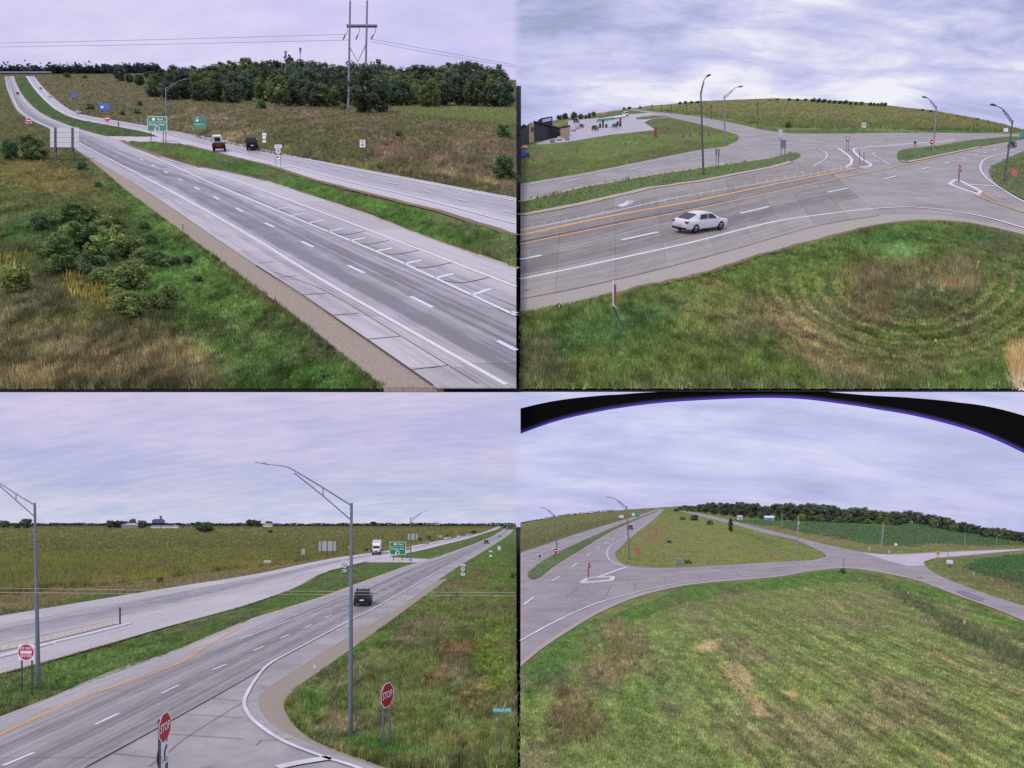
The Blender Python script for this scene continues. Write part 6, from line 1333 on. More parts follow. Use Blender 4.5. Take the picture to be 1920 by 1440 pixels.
def billboard(u, v, x0, x1, z0, z1, lb, n):
    e = board(BL, u, v, 'reversed_sign', lb, x0, x1, z0, z1, [x0 + (x1 - x0) * (k + .5) / n for k in range(n)], sign_back, None, wood, postr=.5)
    for k in range(n): x_ = x0 + (x1 - x0) * (k + .5) / n; MB().box(x_ - .5, x_ + .5, -2.3, -1.7, z0 - 2, z1).obj('stiffener', dark_post, e)
billboard(614, 1044, -16, 16, 11, 29, 'large white sign back on posts at the corn edge', 3)
billboard(774, 1019, -9, 9, 7, 18, 'smaller white sign back beside the far lamp', 2)
board(BL, 826, 1011, 'reversed_sign', 'tiny white sign back beside the far carriageway', -4, 4, 3, 7, (0,), sign_back, None, dark_post, postr=.4)
board(BL, 569, 1049, 'reversed_sign', 'narrow grey sign back at the corn edge', -3.2, 3.2, 9, 20, (0,), sign_back, None, dark_post, postr=.5)
board(BL, 502, 1061, 'field_sign', 'small pale seed sign at the corn edge', -6.5, 6.5, 6, 11, (-4, 4), mat('pale green board', lin(190, 205, 196)), None, wood, postr=.4)
e = board(BL, 938, 1432, 'street_name_sign', 'teal Poplar Ave street name sign on a leaning post', -14, 21, 96, 105.5, (0,), sign_teal, None, galv, postr=1.2, ptop=110); text(e, 'POPLAR AVE', 7.4, 3.5, 100.7, -1.75, sign_white, bold=.01, sx=.78)
e = thing(BL, 'marker_post', 590, 1275, 'thin white marker post at the gravel edge', 'post'); posts(e, (0,), 29, 1.1, sign_back); MB().box(-1.5, 1.5, -1.8, -1.2, 22, 29).obj('reflector', sign_white, e)
e = thing(BL, 'sign_post', 225, 1173, 'dark edge-on sign post on the kerb by the far carriageway', 'post'); MB().box(-1.1, 1.1, -1, 1, 0, 34).obj('post', dark_post, e); MB().box(-.6, .6, -2, 2, 16, 34).obj('plate', dark_post, e)
for k, (x, y) in enumerate([(0, 525), (70, 515), (140, 498), (210, 482), (280, 467), (345, 452), (405, 441), (460, 428), (515, 416), (560, 404), (605, 393), (650, 380), (690, 370), (730, 358), (770, 347), (810, 338), (850, 328), (890, 318)]):
    u, v = zc(x, y); e = thing(BL, 'delineator_post', u, v, 'yellow delineator post on the kerbed island, %s from the left' % nth(k + 1), 'post', 'yellow delineators on the kerbed island'); h = 13.5 - k * .25
    MB().tube([(0, 0, 0), (0, 0, h)], .95, 6).obj('tube', post_yellow, e); MB().box(-1.4, 1.4, -1, 1, 0, 1).obj('foot', post_yellow, e); MB().tube([(0, 0, h * .62), (0, 0, h * .78)], .85, 6).obj('band', sign_white, e)
pwm = mat('pale wire', lin(188, 196, 170), .6)
for (y0, y1, y2), lb in (((1102, 1108, 1111.5), 'upper pale wire crossing the lower left view'), ((1110, 1114, 1117), 'lower pale wire crossing the lower left view')): wire(BL, (400, 1290), [(-58, y0), (250, (y0 + y1) / 2 + 1), (500, y1), (967, y2)], .32, lb, pwm)
for u, v, h, w, kd, lb in [(787, 1014, 7, 1.4, 2, 'dark bush right of the smaller white sign back'), (804, 1010, 7, 1.5, 2, 'low dark bush beside the far carriageway'), (838, 1006, 6, 1.5, 0, 'low bush left of the far cars'), (888, 1000, 7, 1.8, 2, 'dark bush near the road end'), (957, 993, 10, 1.3, 2, 'dark tree clump at the right end of the road'), (947, 991, 6, 1.6, 2, 'small dark clump left of the road-end trees'), (300, 1092, 12, 1.3, 2, 'dark weed clump at the corn edge'), (962, 1084, 12, 1.1, 2, 'dark bush at the right edge of the verge'), (855, 1120, 12, 1.4, 1, 'yellow-green bush on the verge'), (660, 1040, 8, 2, 0, 'leafy bush at the corn edge left of the truck'), (555, 1052, 8, 2, 0, 'leafy bush at the corn edge behind the seed sign'), (690, 1034, 8, 2, 0, 'leafy bush at the corn edge beside the truck')]: tree(BL, u, v, h, w, T_BUSH[kd], lb, 'bush', 'bush')
# traffic
vehicle(BL, 681, 1134, (697, 1106), 16.4, 'suv', W_BROWN, 'dark brown car driving away beside the big lamp pole', 'car', rails=True)
for u, v, tu, tv, pp, c_, kd, lb in [(799, 1020, 740, 1030, 3.9, W_GREY, 'sedan', 'grey car coming toward the green guide sign'), (836, 1012.5, 790, 1021, 3.2, W_WHITE, 'sedan', 'left white car of the far pair'), (842, 1011.5, 800, 1019, 3.2, W_SILVER, 'sedan', 'silver car of the far pair'), (860, 1008, 820, 1015, 2.8, W_WHITE, 'sedan', 'white car behind the far pair'), (877, 1005, 840, 1011, 2.2, W_WHITE, 'sedan', 'tiny white car far down the road'), (883, 1004, 845, 1010, 2.1, W_SILVER, 'sedan', 'tiny silver car far down the road'), (912, 1019.5, 930, 1009, 4.2, W_DARK, 'suv', 'dark car driving away on the near carriageway'), (937, 1007, 945, 1001, 2.6, W_GREY, 'sedan', 'tiny grey car near the horizon on the near carriageway')]: vehicle(BL, u, v, (tu, tv), pp, kd, c_, lb, 'car', group='far traffic on the highway')
def semi(plot, u, v, to, ppm, label):
    p = plot.P(u, v, .085); q = plot.P(to[0], to[1], .085); x = (q - p).normalized(); z = plot.normal; y = z.cross(x).normalized(); x = y.cross(z); k = p.y / F * ppm
    e = bpy.data.objects.new('semi_truck', None); COL.objects.link(e)
    e.matrix_world = Matrix(((x.x * k, y.x * k, z.x * k, p.x), (x.y * k, y.y * k, z.y * k, p.y), (x.z * k, y.z * k, z.z * k, p.z), (0, 0, 0, 1))); tag(e, label, 'truck')
    MB().loft([[(bx, a * w, zz) for a, zz in ((-1, .6), (1, .6), (1, h), (-1, h))] for bx, w, h in ((0, 1.2, 3.7), (1.9, 1.2, 3.6), (2.6, 1.12, 2.7), (3.0, 1.08, 1.9), (4.3, .95, 1.6), (4.5, .85, 1.35))]).obj('cab', W_WHITE, e)
    MB().add([(2.02, -1.0, 3.42), (2.02, 1.0, 3.42), (2.66, 1.0, 2.66), (2.66, -1.0, 2.66)], [(3, 2, 1, 0)]).obj('roof_fairing', W_WHITE, e); MB().add([(2.64, -1.0, 2.66), (2.64, 1.0, 2.66), (3.04, 1.0, 1.95), (3.04, -1.0, 1.95)], [(3, 2, 1, 0)]).obj('windshield', glass_m, e)
    MB().box(4.3, 4.56, -.55, .55, .8, 1.35).obj('grille', rim_m, e); MB().box(4.2, 4.7, -1.1, 1.1, .4, .75, .05).obj('bumper', black_trim, e)
    for s in (1, -1): MB().box(4.1, 4.5, min(s * .6, s * .95), max(s * .6, s * .95), 1.0, 1.25).obj('head_light', lamp_clear, e)
    MB().box(-13.5, -.4, -1.28, 1.28, 1.2, 4.05, .05).obj('trailer', mat('trailer white', (.7, .7, .72), .5), e)
    for wx in (-12, -10.8, -.6, .6, 3.4):
        for s in (1, -1): wheel(e, wx, s * 1.0, .5, .5)
semi(BL, 706, 1039.5, (690, 1068), 6.0, 'white semi truck coming along the far carriageway')

# ================================================================== lower east piece: side road, county road, fields
ze = lambda x, y: (970 + x / 4, 900 + y / 4)
zf = lambda x, y: (1440 + x / 4, 900 + y / 4)
zh = lambda x, y: (1440 + x / 4, 1080 + y / 4)
roadF = road_mat('grey-lilac concrete', lin(186, 178, 190), lin(150, 144, 154), .4, iso=True)
roadG = road_mat('pale county road', lin(198, 188, 196), lin(164, 155, 162), .3)
near = smooth([(900, 1330), (976, 1252), (1020, 1215), (1070, 1182), (1120, 1152), (1195, 1120), (1295, 1097), (1450, 1083), (1515, 1072), (1577, 1066), (1627, 1070), (1677, 1079), (1727, 1091), (1790, 1115), (1865, 1142), (1920, 1165), (1990, 1194)], 4)
far = smooth([(1990, 1160), (1920, 1137), (1852, 1115), (1790, 1092), (1752, 1075), (1734, 1060), (1732, 1054), (1752, 1047), (1795, 1044), (1920, 1032), (1990, 1027)], 4) + smooth([(1990, 1024), (1915, 1029), (1765, 1035), (1690, 1039), (1652, 1039), (1615, 1035), (1552, 1022), (1490, 1006), (1440, 994), (1370, 976), (1320, 964), (1272, 955)], 4)
back = smooth([(1270, 957), (1307, 966), (1370, 982), (1440, 1001), (1490, 1012), (1535, 1032), (1547, 1040), (1545, 1046), (1515, 1051), (1440, 1055), (1345, 1061), (1245, 1065), (1182, 1061), (1160, 1052), (1154, 1040), (1155, 1035), (1185, 1007), (1225, 975), (1246, 955)], 4)
lead = smooth([(1236, 954), (1195, 967), (1145, 982), (1070, 1005), (976, 1037), (900, 1064)], 4)
rf = flat(BR, 'road', [near + far + back + lead], .03, roadF, label='highway, side road and county road paving in the right lower view')
medB = smooth([(990, 1078), (991, 1083), (1000, 1087), (1015, 1080), (1045, 1057), (1095, 1027), (1145, 997), (1195, 974), (1235, 958)], 4) + smooth([(1235, 957), (1202, 969), (1157, 986), (1095, 1014), (1032, 1044), (990, 1074)], 4)
flat(BR, 'grass_median', [medB], .10, median_mat, label='long grass median with rounded tip in the right lower view', mask=False); BR.islands.append(medB)
flat(BR, 'gravel_road', [far[:8] + smooth([(1850, 1112), (1727, 1066), (1660, 1046), (1620, 1040)], 3)], .04, roadG, mask=False, label='pale gravel mouth of the county road') if False else None
shoulder = [(u, v - 2.5 - max(0, (1300 - u)) * .02) for u, v in near]
flat(BR, 'gravel_shoulder', [near + shoulder[::-1]], .045, pale_gravel, mask=False, label='thin pale shoulder along the near edge of the side road')
G = lambda pts, w, m=white_paint, nm='edge_line': line(BR, rf, pts, w, m, nm, lift=.06)
G([(976, 1203), (1020, 1178), (1070, 1153), (1120, 1132), (1195, 1111), (1295, 1091), (1450, 1076), (1520, 1068), (1577, 1062)], .16)
G([(1117, 1085), (1146, 1074), (1175, 1064)], .42, nm='stop_line')
G([(1090, 1097), (1150, 1091), (1195, 1085), (1245, 1081), (1345, 1074), (1450, 1066), (1510, 1060)], .11, yellow_paint); G([(1150, 1083), (1195, 1081), (1215, 1081)], .10, yellow_paint)
for a in [(982, 1135, 1002, 1120), (1036, 1090, 1050, 1081), (1072, 1064, 1084, 1056), (1100, 1042, 1108, 1037), (1119, 1030, 1125, 1026.5), (1135, 1020, 1140, 1017), (1148, 1012.5, 1152, 1010)]: G([(a[0], a[1]), (a[2], a[3])], .2, nm='lane_dash')
G([(1010, 1092), (1030, 1077), (1052, 1062), (1095, 1032), (1150, 998)], .10, yellow_paint)
G([(1225, 972), (1185, 1001), (1160, 1016), (1145, 1024), (1138, 1035), (1139, 1043), (1146, 1053), (1168, 1063), (1200, 1068), (1260, 1068), (1345, 1064), (1450, 1058), (1520, 1054), (1556, 1045)], .15)
G([(976, 1052), (1070, 1017), (1145, 990), (1200, 969)], .12)
G([(1235, 958), (1200, 973), (1150, 996), (1095, 1029)], .08)
for a in ([(1145, 1100), (1135, 1120)], [(1192, 1093), (1190, 1108)], [(1247, 1084), (1247, 1100)], [(1310, 1078), (1315, 1090)], [(976, 1107), (990, 1102)], [(1060, 1120), (1085, 1103)], [(1380, 1072), (1388, 1082)]): line(BR, rf, a, .035, joint_mat, 'paving_joint', .055)
tag(line(BR, None, [(1105, 1086), (1145, 1084), (1148, 1087), (1142, 1091), (1097, 1094), (1095, 1092), (1105, 1086)], .45, kerb_mat, 'kerb', lift=.17, thick=.15), 'white kerb ring of the island with the stop sign at the lower right', 'kerb')
flat(BR, 'traffic_island', [[(1106, 1087), (1144, 1085), (1146, 1087), (1141, 1090), (1098, 1093)]], .13, roadF, mask=False, label='concrete top of the lower traffic island')
flat(BR, 'tar_patch', [[zf(1400, 835), zf(1470, 832), zf(1620, 890), zf(1605, 915), zf(1540, 900)], [zf(1110, 735), zf(1150, 728), zf(1165, 738), zf(1130, 742)]], .05, mat('tar patch', lin(132, 128, 138), .85), mask=False, label='dark repair patch on the county road')
flat(BR, 'gravel_mouth', [[zf(700, 545), zf(850, 560), zf(1000, 562), zf(1300, 545), zf(1900, 520), zf(1900, 528), zf(1420, 572), zf(1250, 588), zf(1168, 615), zf(1175, 645), zf(1050, 650), zf(900, 610)]], .045, mat('pale gravel road', lin(206, 196, 200, .9), .9, noise=.12, nscale=.4), mask=False, label='pale gravel road leaving to the right')

BR.base = lin(108, 120, 72); BR.rough = .28; BR.tall = .75; BR.blot = .15; BR.amp = .45
soy1 = [zf(-300, 300), zf(0, 298), zf(400, 305), (1665, 986), zf(1020, 312), zf(1300, 355), zf(1600, 415), zf(1930, 480), zf(1930, 505), zf(1300, 498), zf(860, 500), zf(500, 432), zf(0, 345), (1375, 978)]
soy2 = [zf(1450, 672), zf(1560, 612), zf(1700, 585), zf(1930, 552), zf(2200, 530), zf(2200, 900), zf(1930, 832), zf(1700, 762)]
hay = lin(166, 146, 106)
BR.paint = [
    ([(970, 990), (1060, 966), (1180, 955), (1235, 952), (1195, 966), (1070, 1003), (970, 1037)], lin(106, 112, 74), 1, .8), ([(970, 1020), (1060, 990), (1150, 972), (1190, 964), (1195, 968), (1070, 1006), (970, 1040)], lin(100, 98, 72), .7, 1.0),
    (medB, lin(84, 104, 54), 1, .6),
    ([(1246, 956), (1275, 958), (1440, 1002), (1547, 1040), (1515, 1052), (1345, 1062), (1182, 1062), (1154, 1040), (1185, 1007)], lin(116, 124, 72), 1, .5), ((1225, 1000, 26, 14, -40), lin(126, 108, 84), .8, 1.0), ((1222, 1007, 24, 7, -35), lin(126, 104, 80), .5, 1.0), ((1260, 960, 40, 12, 0), lin(96, 120, 62), .8, .6), ((1420, 1010, 90, 8, 18), lin(92, 118, 56), .8, .6),
    (soy1, lin(74, 104, 70), 1, .9), (soy2, lin(64, 104, 62), 1, 1.0),
    ([zf(0, 345), zf(500, 432), zf(860, 500), zf(1930, 505), zf(1930, 515), zf(850, 552), zf(450, 488), zf(0, 372)], lin(116, 116, 74), .9, .7),
    ([zf(1170, 615), zf(1450, 580), zf(1930, 545), zf(1560, 612), zf(1450, 672), zf(1930, 840), zf(1930, 945), zf(1400, 768)], lin(104, 112, 68), .9, .7),
    ([(976, 1254), (1120, 1154), (1295, 1099), (1450, 1084), (1577, 1068), (1677, 1081), (1790, 1117), (1925, 1168), (1990, 1196), (1990, 1230), (1860, 1185), (1700, 1110), (1600, 1090), (1400, 1110), (1240, 1140), (1100, 1210), (976, 1330)], lin(80, 112, 54), .9, .9),
    ((1080, 1260, 110, 70, -35), lin(96, 112, 62), .6, 1.2), ((1130, 1260, 60, 40, -20), lin(128, 112, 84), .6, 1.6), ((1160, 1190, 50, 30, 60), lin(124, 114, 82), .7, 1.5), ((1060, 1330, 60, 30, -30), lin(122, 104, 78), .6, 1.6), ((1090, 1370, 70, 40, 0), lin(104, 100, 66), .6, 1.6), ((1040, 1310, 20, 12, 0), lin(78, 58, 48), .8, 1.4), ((1020, 1270, 60, 40, -30), lin(74, 108, 58), .6, 1.0), ((1180, 1330, 60, 90, 30), lin(104, 128, 66), .6, .8), ((1250, 1290, 60, 70, 40), lin(96, 110, 68), .6, 1.2),
    ([(1660, 1100), (1690, 1108), (1990, 1260), (1990, 1290), (1900, 1245), (1780, 1180)], lin(86, 98, 64), .9, 1.4),
    ((1325, 1213, 28, 12, -10), hay, .95, .4), ((1385, 1270, 14, 36, -30), hay, .95, .4), ((1415, 1325, 14, 26, -35), hay, .9, .4), ((1410, 1213, 10, 6, 0), hay, .8, .4), ((1420, 1238, 8, 6, 0), hay, .8, .4), ((1476, 1304, 20, 8, 10), hay, .8, .4),
]
r_ = random.Random(3)
for k in range(42):                                         # mower swaths: long thin rows of dry cuttings
    cu, cv = r_.uniform(1400, 1930), r_.uniform(1125, 1450)
    if cv < 1100 + (cu - 1640) * .48 + 40 and cu > 1640: continue
    BR.paint.append(((cu, cv, r_.uniform(14, 55), r_.uniform(1.8, 4.5), 30 + r_.uniform(-6, 6)), lin(158, 138, 94), r_.uniform(.4, .8), .5))
for k in range(34):
    cu, cv = r_.uniform(1280, 1930), r_.uniform(1110, 1450)
    BR.paint.append(((cu, cv, r_.uniform(40, 130), r_.uniform(4, 9), 30 + r_.uniform(-5, 5)), r_.choice([lin(96, 118, 62), lin(128, 132, 80), lin(104, 114, 68)]), .4, None))
BR.mounds = [(1100, 1300, 120, 70, .35)]
BR.finish()
pa, pb = BR.P(1400, 1150), BR.P(1900, 1440); sdx, sdy = (pb - pa).normalized()[:2]
def swaths(u, v):
    c, t_ = BR.colour(u, v)
    Y = BR.H * F / (v - BR.vh); X = (u - CX) / F * Y
    q = X * sdy - Y * sdx + (fbm(X / 9, Y / 9, 2) - .5) * .5
    w = np.clip((u - 1230) / 150, 0, 1) * (np.sin(q * 2 * np.pi / 1.55) * .22 + np.sin(q * 2 * np.pi / .5) * .20)
    r2 = np.clip(np.sin(q * 2 * np.pi / 1.55 + .6) - .82, 0, 1) * 4 * np.clip((u - 1300) / 150, 0, 1) * np.clip((fbm(X / 2, Y / 2 + 50, 3) - .42) * 5, 0, 1)
    c = c * (1.2 + w)[:, None]; r2 = np.clip(r2, 0, .75)[:, None]
    return c * (1 - r2) + np.array(lin(150, 134, 92)) * r2, t_
land(BR, 'ground', 'mown grass and crop land in the right lower view')
mown = [(970, 1258), (1120, 1156), (1295, 1101), (1450, 1086), (1577, 1070), (1677, 1083), (1790, 1119), (1925, 1170), (1990, 1198), (1990, 1450), (970, 1450)]
tufts(BR, 'mown_grass', 56000, (977, 1984, 1068, 1450), 9, 'mown green grass filling the bottom of the right lower view', blades=5, wpx=2.0, spread=4.5, lean=.8, vref=1440, keep=lambda u, v: inside(mown, u, v), colfun=swaths, vary=.24)
tufts(BR, 'weeds', 800, (976, 1290, 1160, 1430), 20, 'brown weeds on the left part of the mown slope', 'weeds', blades=8, wpx=1.4, spread=8, lean=.8, vref=1440, keep=lambda u, v: inside([(1140, 1165), (1200, 1185), (1240, 1250), (1260, 1300), (1200, 1260), (1110, 1290), (1130, 1400), (1010, 1400), (1020, 1340), (1080, 1280), (1130, 1240)], u, v), colfun=lambda u, v: (np.array(lin(108, 98, 72))[None] * rng.uniform(.5, 1.2, (len(u), 1)), np.ones(len(u))))
tufts(BR, 'hedge_weeds', 2600, (1640, 1984, 1080, 1290), 26, 'grey-green strip of weeds along the old fence', 'weeds', blades=7, wpx=1.6, spread=7, vref=1440, keep=lambda u, v: inside([(1645, 1090), (1680, 1100), (1990, 1262), (1990, 1288), (1900, 1244), (1780, 1182), (1650, 1105)], u, v), colfun=lambda u, v: (np.array(lin(92, 102, 72))[None] * rng.uniform(.6, 1.2, (len(u), 1)), np.ones(len(u))))
tufts(BR, 'straw', 2600, (1290, 1440, 1195, 1345), 8, 'tan heaps of cut straw on the mown grass', 'straw', blades=6, wpx=1.5, spread=5, lean=1.1, vref=1440, keep=lambda u, v: inside([(1296, 1218), (1330, 1205), (1352, 1198), (1345, 1222), (1318, 1228)], u, v) | inside([(1348, 1245), (1366, 1240), (1400, 1280), (1440, 1345), (1425, 1345), (1392, 1310), (1370, 1290)], u, v), colfun=lambda u, v: (np.array(lin(176, 150, 112))[None] * rng.uniform(.7, 1.2, (len(u), 1)), np.ones(len(u))))
tufts(BR, 'field_grass', 12000, (1155, 1548, 957, 1063), 16, 'dry green grass in the corner between the two roads', blades=4, wpx=2, spread=4, vref=1440, minh=.9, keep=lambda u, v: inside([(1250, 957), (1273, 959), (1440, 1003), (1545, 1040), (1512, 1051), (1345, 1060), (1184, 1060), (1157, 1040), (1188, 1008)], u, v))
tufts(BR, 'median_grass', 1800, (985, 1240, 955, 1090), 14, 'short grass on the rounded median', blades=4, wpx=2.4, spread=4, vref=1440, minh=1.6, on_road=True, raise_=.1, keep=lambda u, v: inside(medB, u, v))
tufts(BR, 'field_crop', 4500, (977, 1240, 952, 1040), 40, 'olive corn field left of the far highway', 'crop', blades=4, wpx=2, spread=4, vref=1440, minh=1.6, keep=lambda u, v: inside([(970, 990), (1060, 966), (1180, 955), (1235, 952), (1195, 965), (1070, 1001), (970, 1034)], u, v))
tufts(BR, 'soybean_field', 11000, (1370, 1984, 974, 1030), 22, 'blue-green soybean field below the wood', 'crop', blades=5, wpx=3.4, spread=5, lean=1.0, vref=1440, minh=1.4, keep=lambda u, v: inside(soy1, u, v))
tufts(BR, 'soybean_field', 5000, (1800, 1984, 1035, 1110), 20, 'near blue-green soybean field at the right edge', 'crop', blades=6, wpx=4, spread=6, lean=1.0, vref=1440, keep=lambda u, v: inside(soy2, u, v))
tufts(BR, 'roadside_grass', 6000, (1380, 1984, 985, 1140), 15, 'rough grass along both sides of the county road', blades=5, wpx=2, spread=5, vref=1440, minh=1, keep=lambda u, v: (inside([zf(0, 345), zf(500, 432), zf(860, 500), zf(1930, 505), zf(1930, 512), zf(850, 550), zf(450, 486), zf(0, 372)], u, v)) | inside([zf(1175, 616), zf(1450, 582), zf(1930, 545), zf(1560, 612), zf(1450, 672), zf(1930, 840), zf(1930, 942), zf(1400, 766)], u, v))
# the wood beyond the soybeans
line_v = lambda u: np.interp(u, [1270, 1330, 1400, 1450, 1560, 1690, 1700, 1800, 1920, 1985], [958, 962, 969, 973, 977, 984, 979, 998, 1018, 1030])
u, k = 1276, 0
while u < 1975:
    k += 1
    h = np.interp(u, [1276, 1310, 1335, 1380, 1460, 1545, 1600, 1680, 1800, 1985], [10, 14, 24, 26, 30, 31, 28, 26, 20, 20]) * random.uniform(.85, 1.15)
    tree(BR, u, float(line_v(u)) + random.uniform(-.8, .8), h, random.uniform(1.0, 1.35), random.choice(T_ROUND), 'dark tree %s from left in the far wood beyond the soybeans' % nth(k), group='trees of the far wood')
    u += random.uniform(7.5, 12) if u < 1330 else random.uniform(10.5, 15)
u, k = 1340, 0
while u < 1700:
    k += 1
    tree(BR, u, float(line_v(u)) + 2.5, random.uniform(11, 17), random.uniform(1.1, 1.5), random.choice(T_ROUND + T_BUSH[:2]), 'low tree %s from left at the front edge of the far wood' % nth(k), group='low trees before the far wood')
    u += random.uniform(14, 22)
for u, v, h, w, kd, lb in [(1370, 998, 27, .75, T_TALL[0], 'slim dark tree alone beside the county road'), (1302, 976, 13, 1.4, T_BUSH[2], 'dark bush at the field corner near the road end'), (1280, 975, 8, 1.6, T_BUSH[0], 'low bush left of the field-corner bush'), (1331, 984, 11, 1.3, T_BUSH[0], 'green bush halfway along the field edge'), (1268, 959, 7, 1.6, T_BUSH[2], 'tiny dark bush where the roads meet'), (1579, 1075, 11, 1.2, T_BUSH[2], 'dark bush in front of the far stop sign'), (1255, 1018, 6, 1.8, T_BUSH[2], 'small dark weed clump in the corner field'), (1290, 1057, 9, 1.8, T_BUSH[0], 'low weeds right of the grey cabinet')]:
    tree(BR, u, v, h, w, kd, lb, 'tree' if 'tree' in lb else 'bush', 'tree' if 'tree' in lb else 'bush')
mass(BR, 'treeline', 'faint low trees on the horizon left of the highway', [(978, 982), (1060, 968), (1150, 959)], 5, 500, (.05, .07, .06), 1.0)
# poles, lamps, signs
lamp(BR, 1180, 1050, (1175, 949), [(1175, 952), (1165, 943), (1152, 935), (1140, 932)], [(1175, 957), (1158, 939)], ((1146, 933), (1135, 931.5)), 'lamp post in the corner beside the curved road edge', 1.6, 1.0, .7)
lamp(BR, 1046, 1042, (1039, 964), [(1039, 967), (1032, 959), (1023, 953.5), (1016, 952)], [(1039, 971), (1027, 957)], ((1021, 952.8), (1012, 951.5)), 'leaning lamp post on the median at the lower left of its view', 1.3, .8, .6)
for k, (u, v, h, du, arm) in enumerate([(1466, 990, 28, 0, 0), (1494, 1039, 69, 3, 8), (1652, 1030, 50, 5, 2), (1809, 1024, 27, 0, 2), (1868, 1023, 17, 1, 2), (1777, 1047, 27, 2, 2)]):
    e = thing(BR, 'utility_pole', u, v, ('thin pale pole before the wood', 'tall pole with crossarm beside the road bend', 'leaning wooden pole at the soybean field edge', 'thin pole along the gravel road', 'farthest thin pole along the gravel road', 'dark post beside the mailbox')[k], 'utility pole', 'poles along the county road'); MB().tube([(0, 0, -2), (du, 0, h)], 1.5 if h > 40 else .8, 8, 1.0 if h > 40 else .6).obj('pole', mat('pale pole', lin(150, 146, 146), .8), e)
    if arm: MB().box(du - arm, du + arm, -.6, .6, h - 3.5, h - 2.2).obj('crossarm', wood, e)
    if k == 1: MB().tube([(3, -2, 55), (3, -2, 61)], 1.5, 8).obj('transformer', sign_back, e)
stop_sign(BR, 1103, 1089, 35, 13, R(58), 'red stop sign on the traffic island in the right lower view', (0,), postr=1.0, pm=dark_post)
stop_sign(BR, 1195, 1053, 27, 10, 0, 'faded orange stop sign seen from behind in the corner field', (-2.5, 2.5), back=True, postr=.5)
stop_sign(BR, 1582, 1067, 22, 7, R(55), 'small stop sign facing away by the dark bush', (0,), postr=.6)
dne_sign(BR, 1042, 1044, 11.5, 9.5, (0,), 'small do-not-enter sign on the median beside the leaning lamp', letters=False, postr=.5)
board(BR, 1012, 1052, 'arrow_sign', 'small dark arrow sign on the far carriageway', -2.6, 2.6, 7, 12, (0,), sign_black, sign_white, dark_post, postr=.5)
e = board(BR, 1245, 1052, 'street_name_sign', 'tiny green street name sign in the corner field', -5, 5, 17.5, 20.5, (0,), sign_teal, None, galv, postr=.35); text(e, 'POPLAR AVE', 2.2, 0, 19, -1.75, sign_white)
e = thing(BR, 'utility_cabinet', 1272, 1059, 'grey roadside utility cabinet in the grass', 'cabinet'); MB().box(-6, 6, -3, 3, 0, 10.5, .6).obj('cabinet_body', mat('cabinet grey', lin(150, 150, 160), .5), e); MB().box(-6.4, 6.4, -3.4, 3.4, 10.5, 11.6, .3).obj('lid', sign_back, e); MB().box(-4.6, 4.6, -3.2, -3.0, 1.5, 9.5).obj('door', mat('cabinet door', lin(128, 128, 140), .5), e)
board(BR, 1196, 972, 'guide_sign', 'tiny green guide sign far down the highway', -5, 3, 3, 9, (-2, 2), sign_teal, sign_teal, dark_post, postr=.4)
board(BR, 1165, 974, 'reversed_sign', 'tiny white sign back left of the far green sign', -4, 4, 3, 8, (-2, 2), sign_white, None, dark_post, postr=.4)
board(BR, 1187, 969, 'reversed_sign', 'tiny white square sign just left of the far green sign', -2.5, 2.5, 2, 7, (0,), sign_white, None, dark_post, postr=.4)
vehicle(BR, 1182, 993, (1200, 983), 4.6, 'suv', W_DARK, 'dark car driving away beside the lamp post in the right lower view', 'car')
e = thing(BR, 'warning_sign', 1758, 1047, 'small yellow diamond warning sign at the road fork', 'sign'); posts(e, (0,), 9, .4, dark_post); MB().prism([(-5, 10), (0, 15), (5, 10), (0, 5)], -1.5, -1.1).obj('plate', sign_yellow, e); MB().prism([(-.5, 8), (.5, 8), (.5, 12), (-.5, 12)], -1.65, -1.5).obj('symbol', sign_black, e)
e = thing(BR, 'mailbox', 1781, 1063, 'white mailbox on a post at the road fork', 'mailbox'); posts(e, (0,), 6, .9, wood); MB().loft([[(x, y, z) for x, z in ((-4, 6), (4, 6), (4, 11), (2.5, 13), (-2.5, 13), (-4, 11))] for y in (-4, 4)]).obj('box', sign_white, e); MB().box(3.9, 6, -4.2, 2, 6, 12).obj('door', mat('mailbox dark', lin(100, 98, 104)), e)
for u, v, h, lb in ((1630, 1032, 6, 'short white post at the road edge below the soybeans'), (1667, 1037, 4.5, 'shorter white post near the leaning pole'), (1650, 1114, 16, 'pale pedestal at the top of the old fence'), (1671, 1118, 12, 'dark fence post beside the pale pedestal'), (1826, 1078, 5, 'tiny white marker at the near soybean edge'), (1892, 1106, 8, 'pale post on the verge below the near soybeans')):
    e = thing(BR, 'marker_post', u, v, lb, 'post'); MB().tube([(0, 0, -1), (0, 0, h)], .9, 6).obj('tube', sign_white if 'white' in lb else mat('pale pole') if 'pale' in lb else wood, e); MB().tube([(0, 0, h), (0, 0, h + 1.2)], 1.3, 6, .7).obj('cap', sign_back, e)
e = thing(BR, 'sign', 1679, 1031, 'round white sign at the soybean edge', 'sign'); posts(e, (0,), 9, .5, galv); MB().prism(disc(0, 10, 3), -1.5, -1.1).obj('plate', sign_white, e)
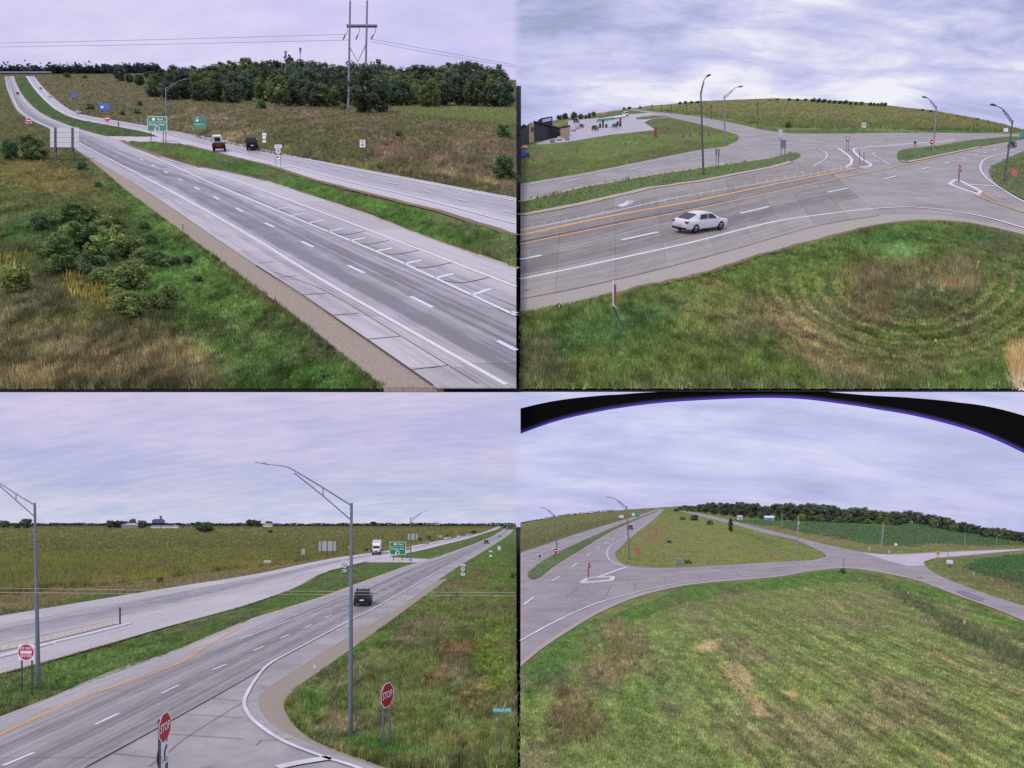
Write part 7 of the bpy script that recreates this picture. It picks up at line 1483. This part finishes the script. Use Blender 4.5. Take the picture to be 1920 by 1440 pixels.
e = thing(BR, 'gas_marker', 1808, 1171, 'white marker post with orange top on the verge', 'post'); MB().tube([(0, 0, -1), (.5, 0, 7)], 1.8, 8, 1.4).obj('tube', sign_white, e); MB().tube([(.5, 0, 7), (1.2, 0, 12)], 1.5, 8, 1.2).obj('top', mat('marker orange', (.7, .25, .04), .6), e)
e = thing(BR, 'marker_stake', 1201, 1205, 'thin yellow marker stake in the weeds of the mown slope', 'stake'); MB().tube([(0, 0, -2), (-1, 0, 14)], .9, 6).obj('stake', sign_yellow, e); MB().tube([(-1, 0, 14), (-1.1, 0, 16)], .95, 6).obj('tip', sign_white, e)
e = thing(BR, 'marker_stake', 1703, 1116, 'small yellow marker in the grass by the old fence', 'stake'); MB().tube([(0, 0, -1), (0, 0, 5)], 1.2, 6).obj('stake', sign_yellow, e); MB().tube([(0, 0, 5), (0, 0, 6)], 1.25, 6).obj('tip', sign_white, e)
for u, v, c_, rc_, lb in ((1442, 976, lin(150, 160, 190), lin(215, 225, 245), 'house with pale blue roof before the wood'), (1387, 975, lin(225, 225, 230), lin(180, 180, 190), 'small white outbuilding before the wood')):
    e = thing(BR, 'house', u, v, lb, 'house'); w = 8 if u > 1400 else 4; MB().box(-w, w, -3, 3, 0, 5).obj('wall', mat('wall %d' % u, c_, .8), e); MB().add([(-w - 1, -4, 5), (w + 1, -4, 5), (w + 1, 0, 9), (-w - 1, 0, 9), (-w - 1, 4, 5), (w + 1, 4, 5)], [(0, 1, 2, 3), (3, 2, 5, 4), (0, 3, 4), (1, 5, 2)]).obj('roof', mat('roof %d' % u, rc_, .5), e); MB().box(-1, 1, -3.2, -3, 0, 3).obj('door', sign_black, e)
e = thing(BR, 'fence', 1452, 1038, 'short row of grey fence posts at the bend', 'fence')
for k in range(6): MB().tube([(k * 5 - 14, 0, -1), (k * 5 - 14, 0, 9 - k * .4)], .9, 6).obj('post', mat('pale pole'), e)
MB().tube([(-14, 0, 6), (11, 0, 5)], .3, 5).obj('wire', galv, e)
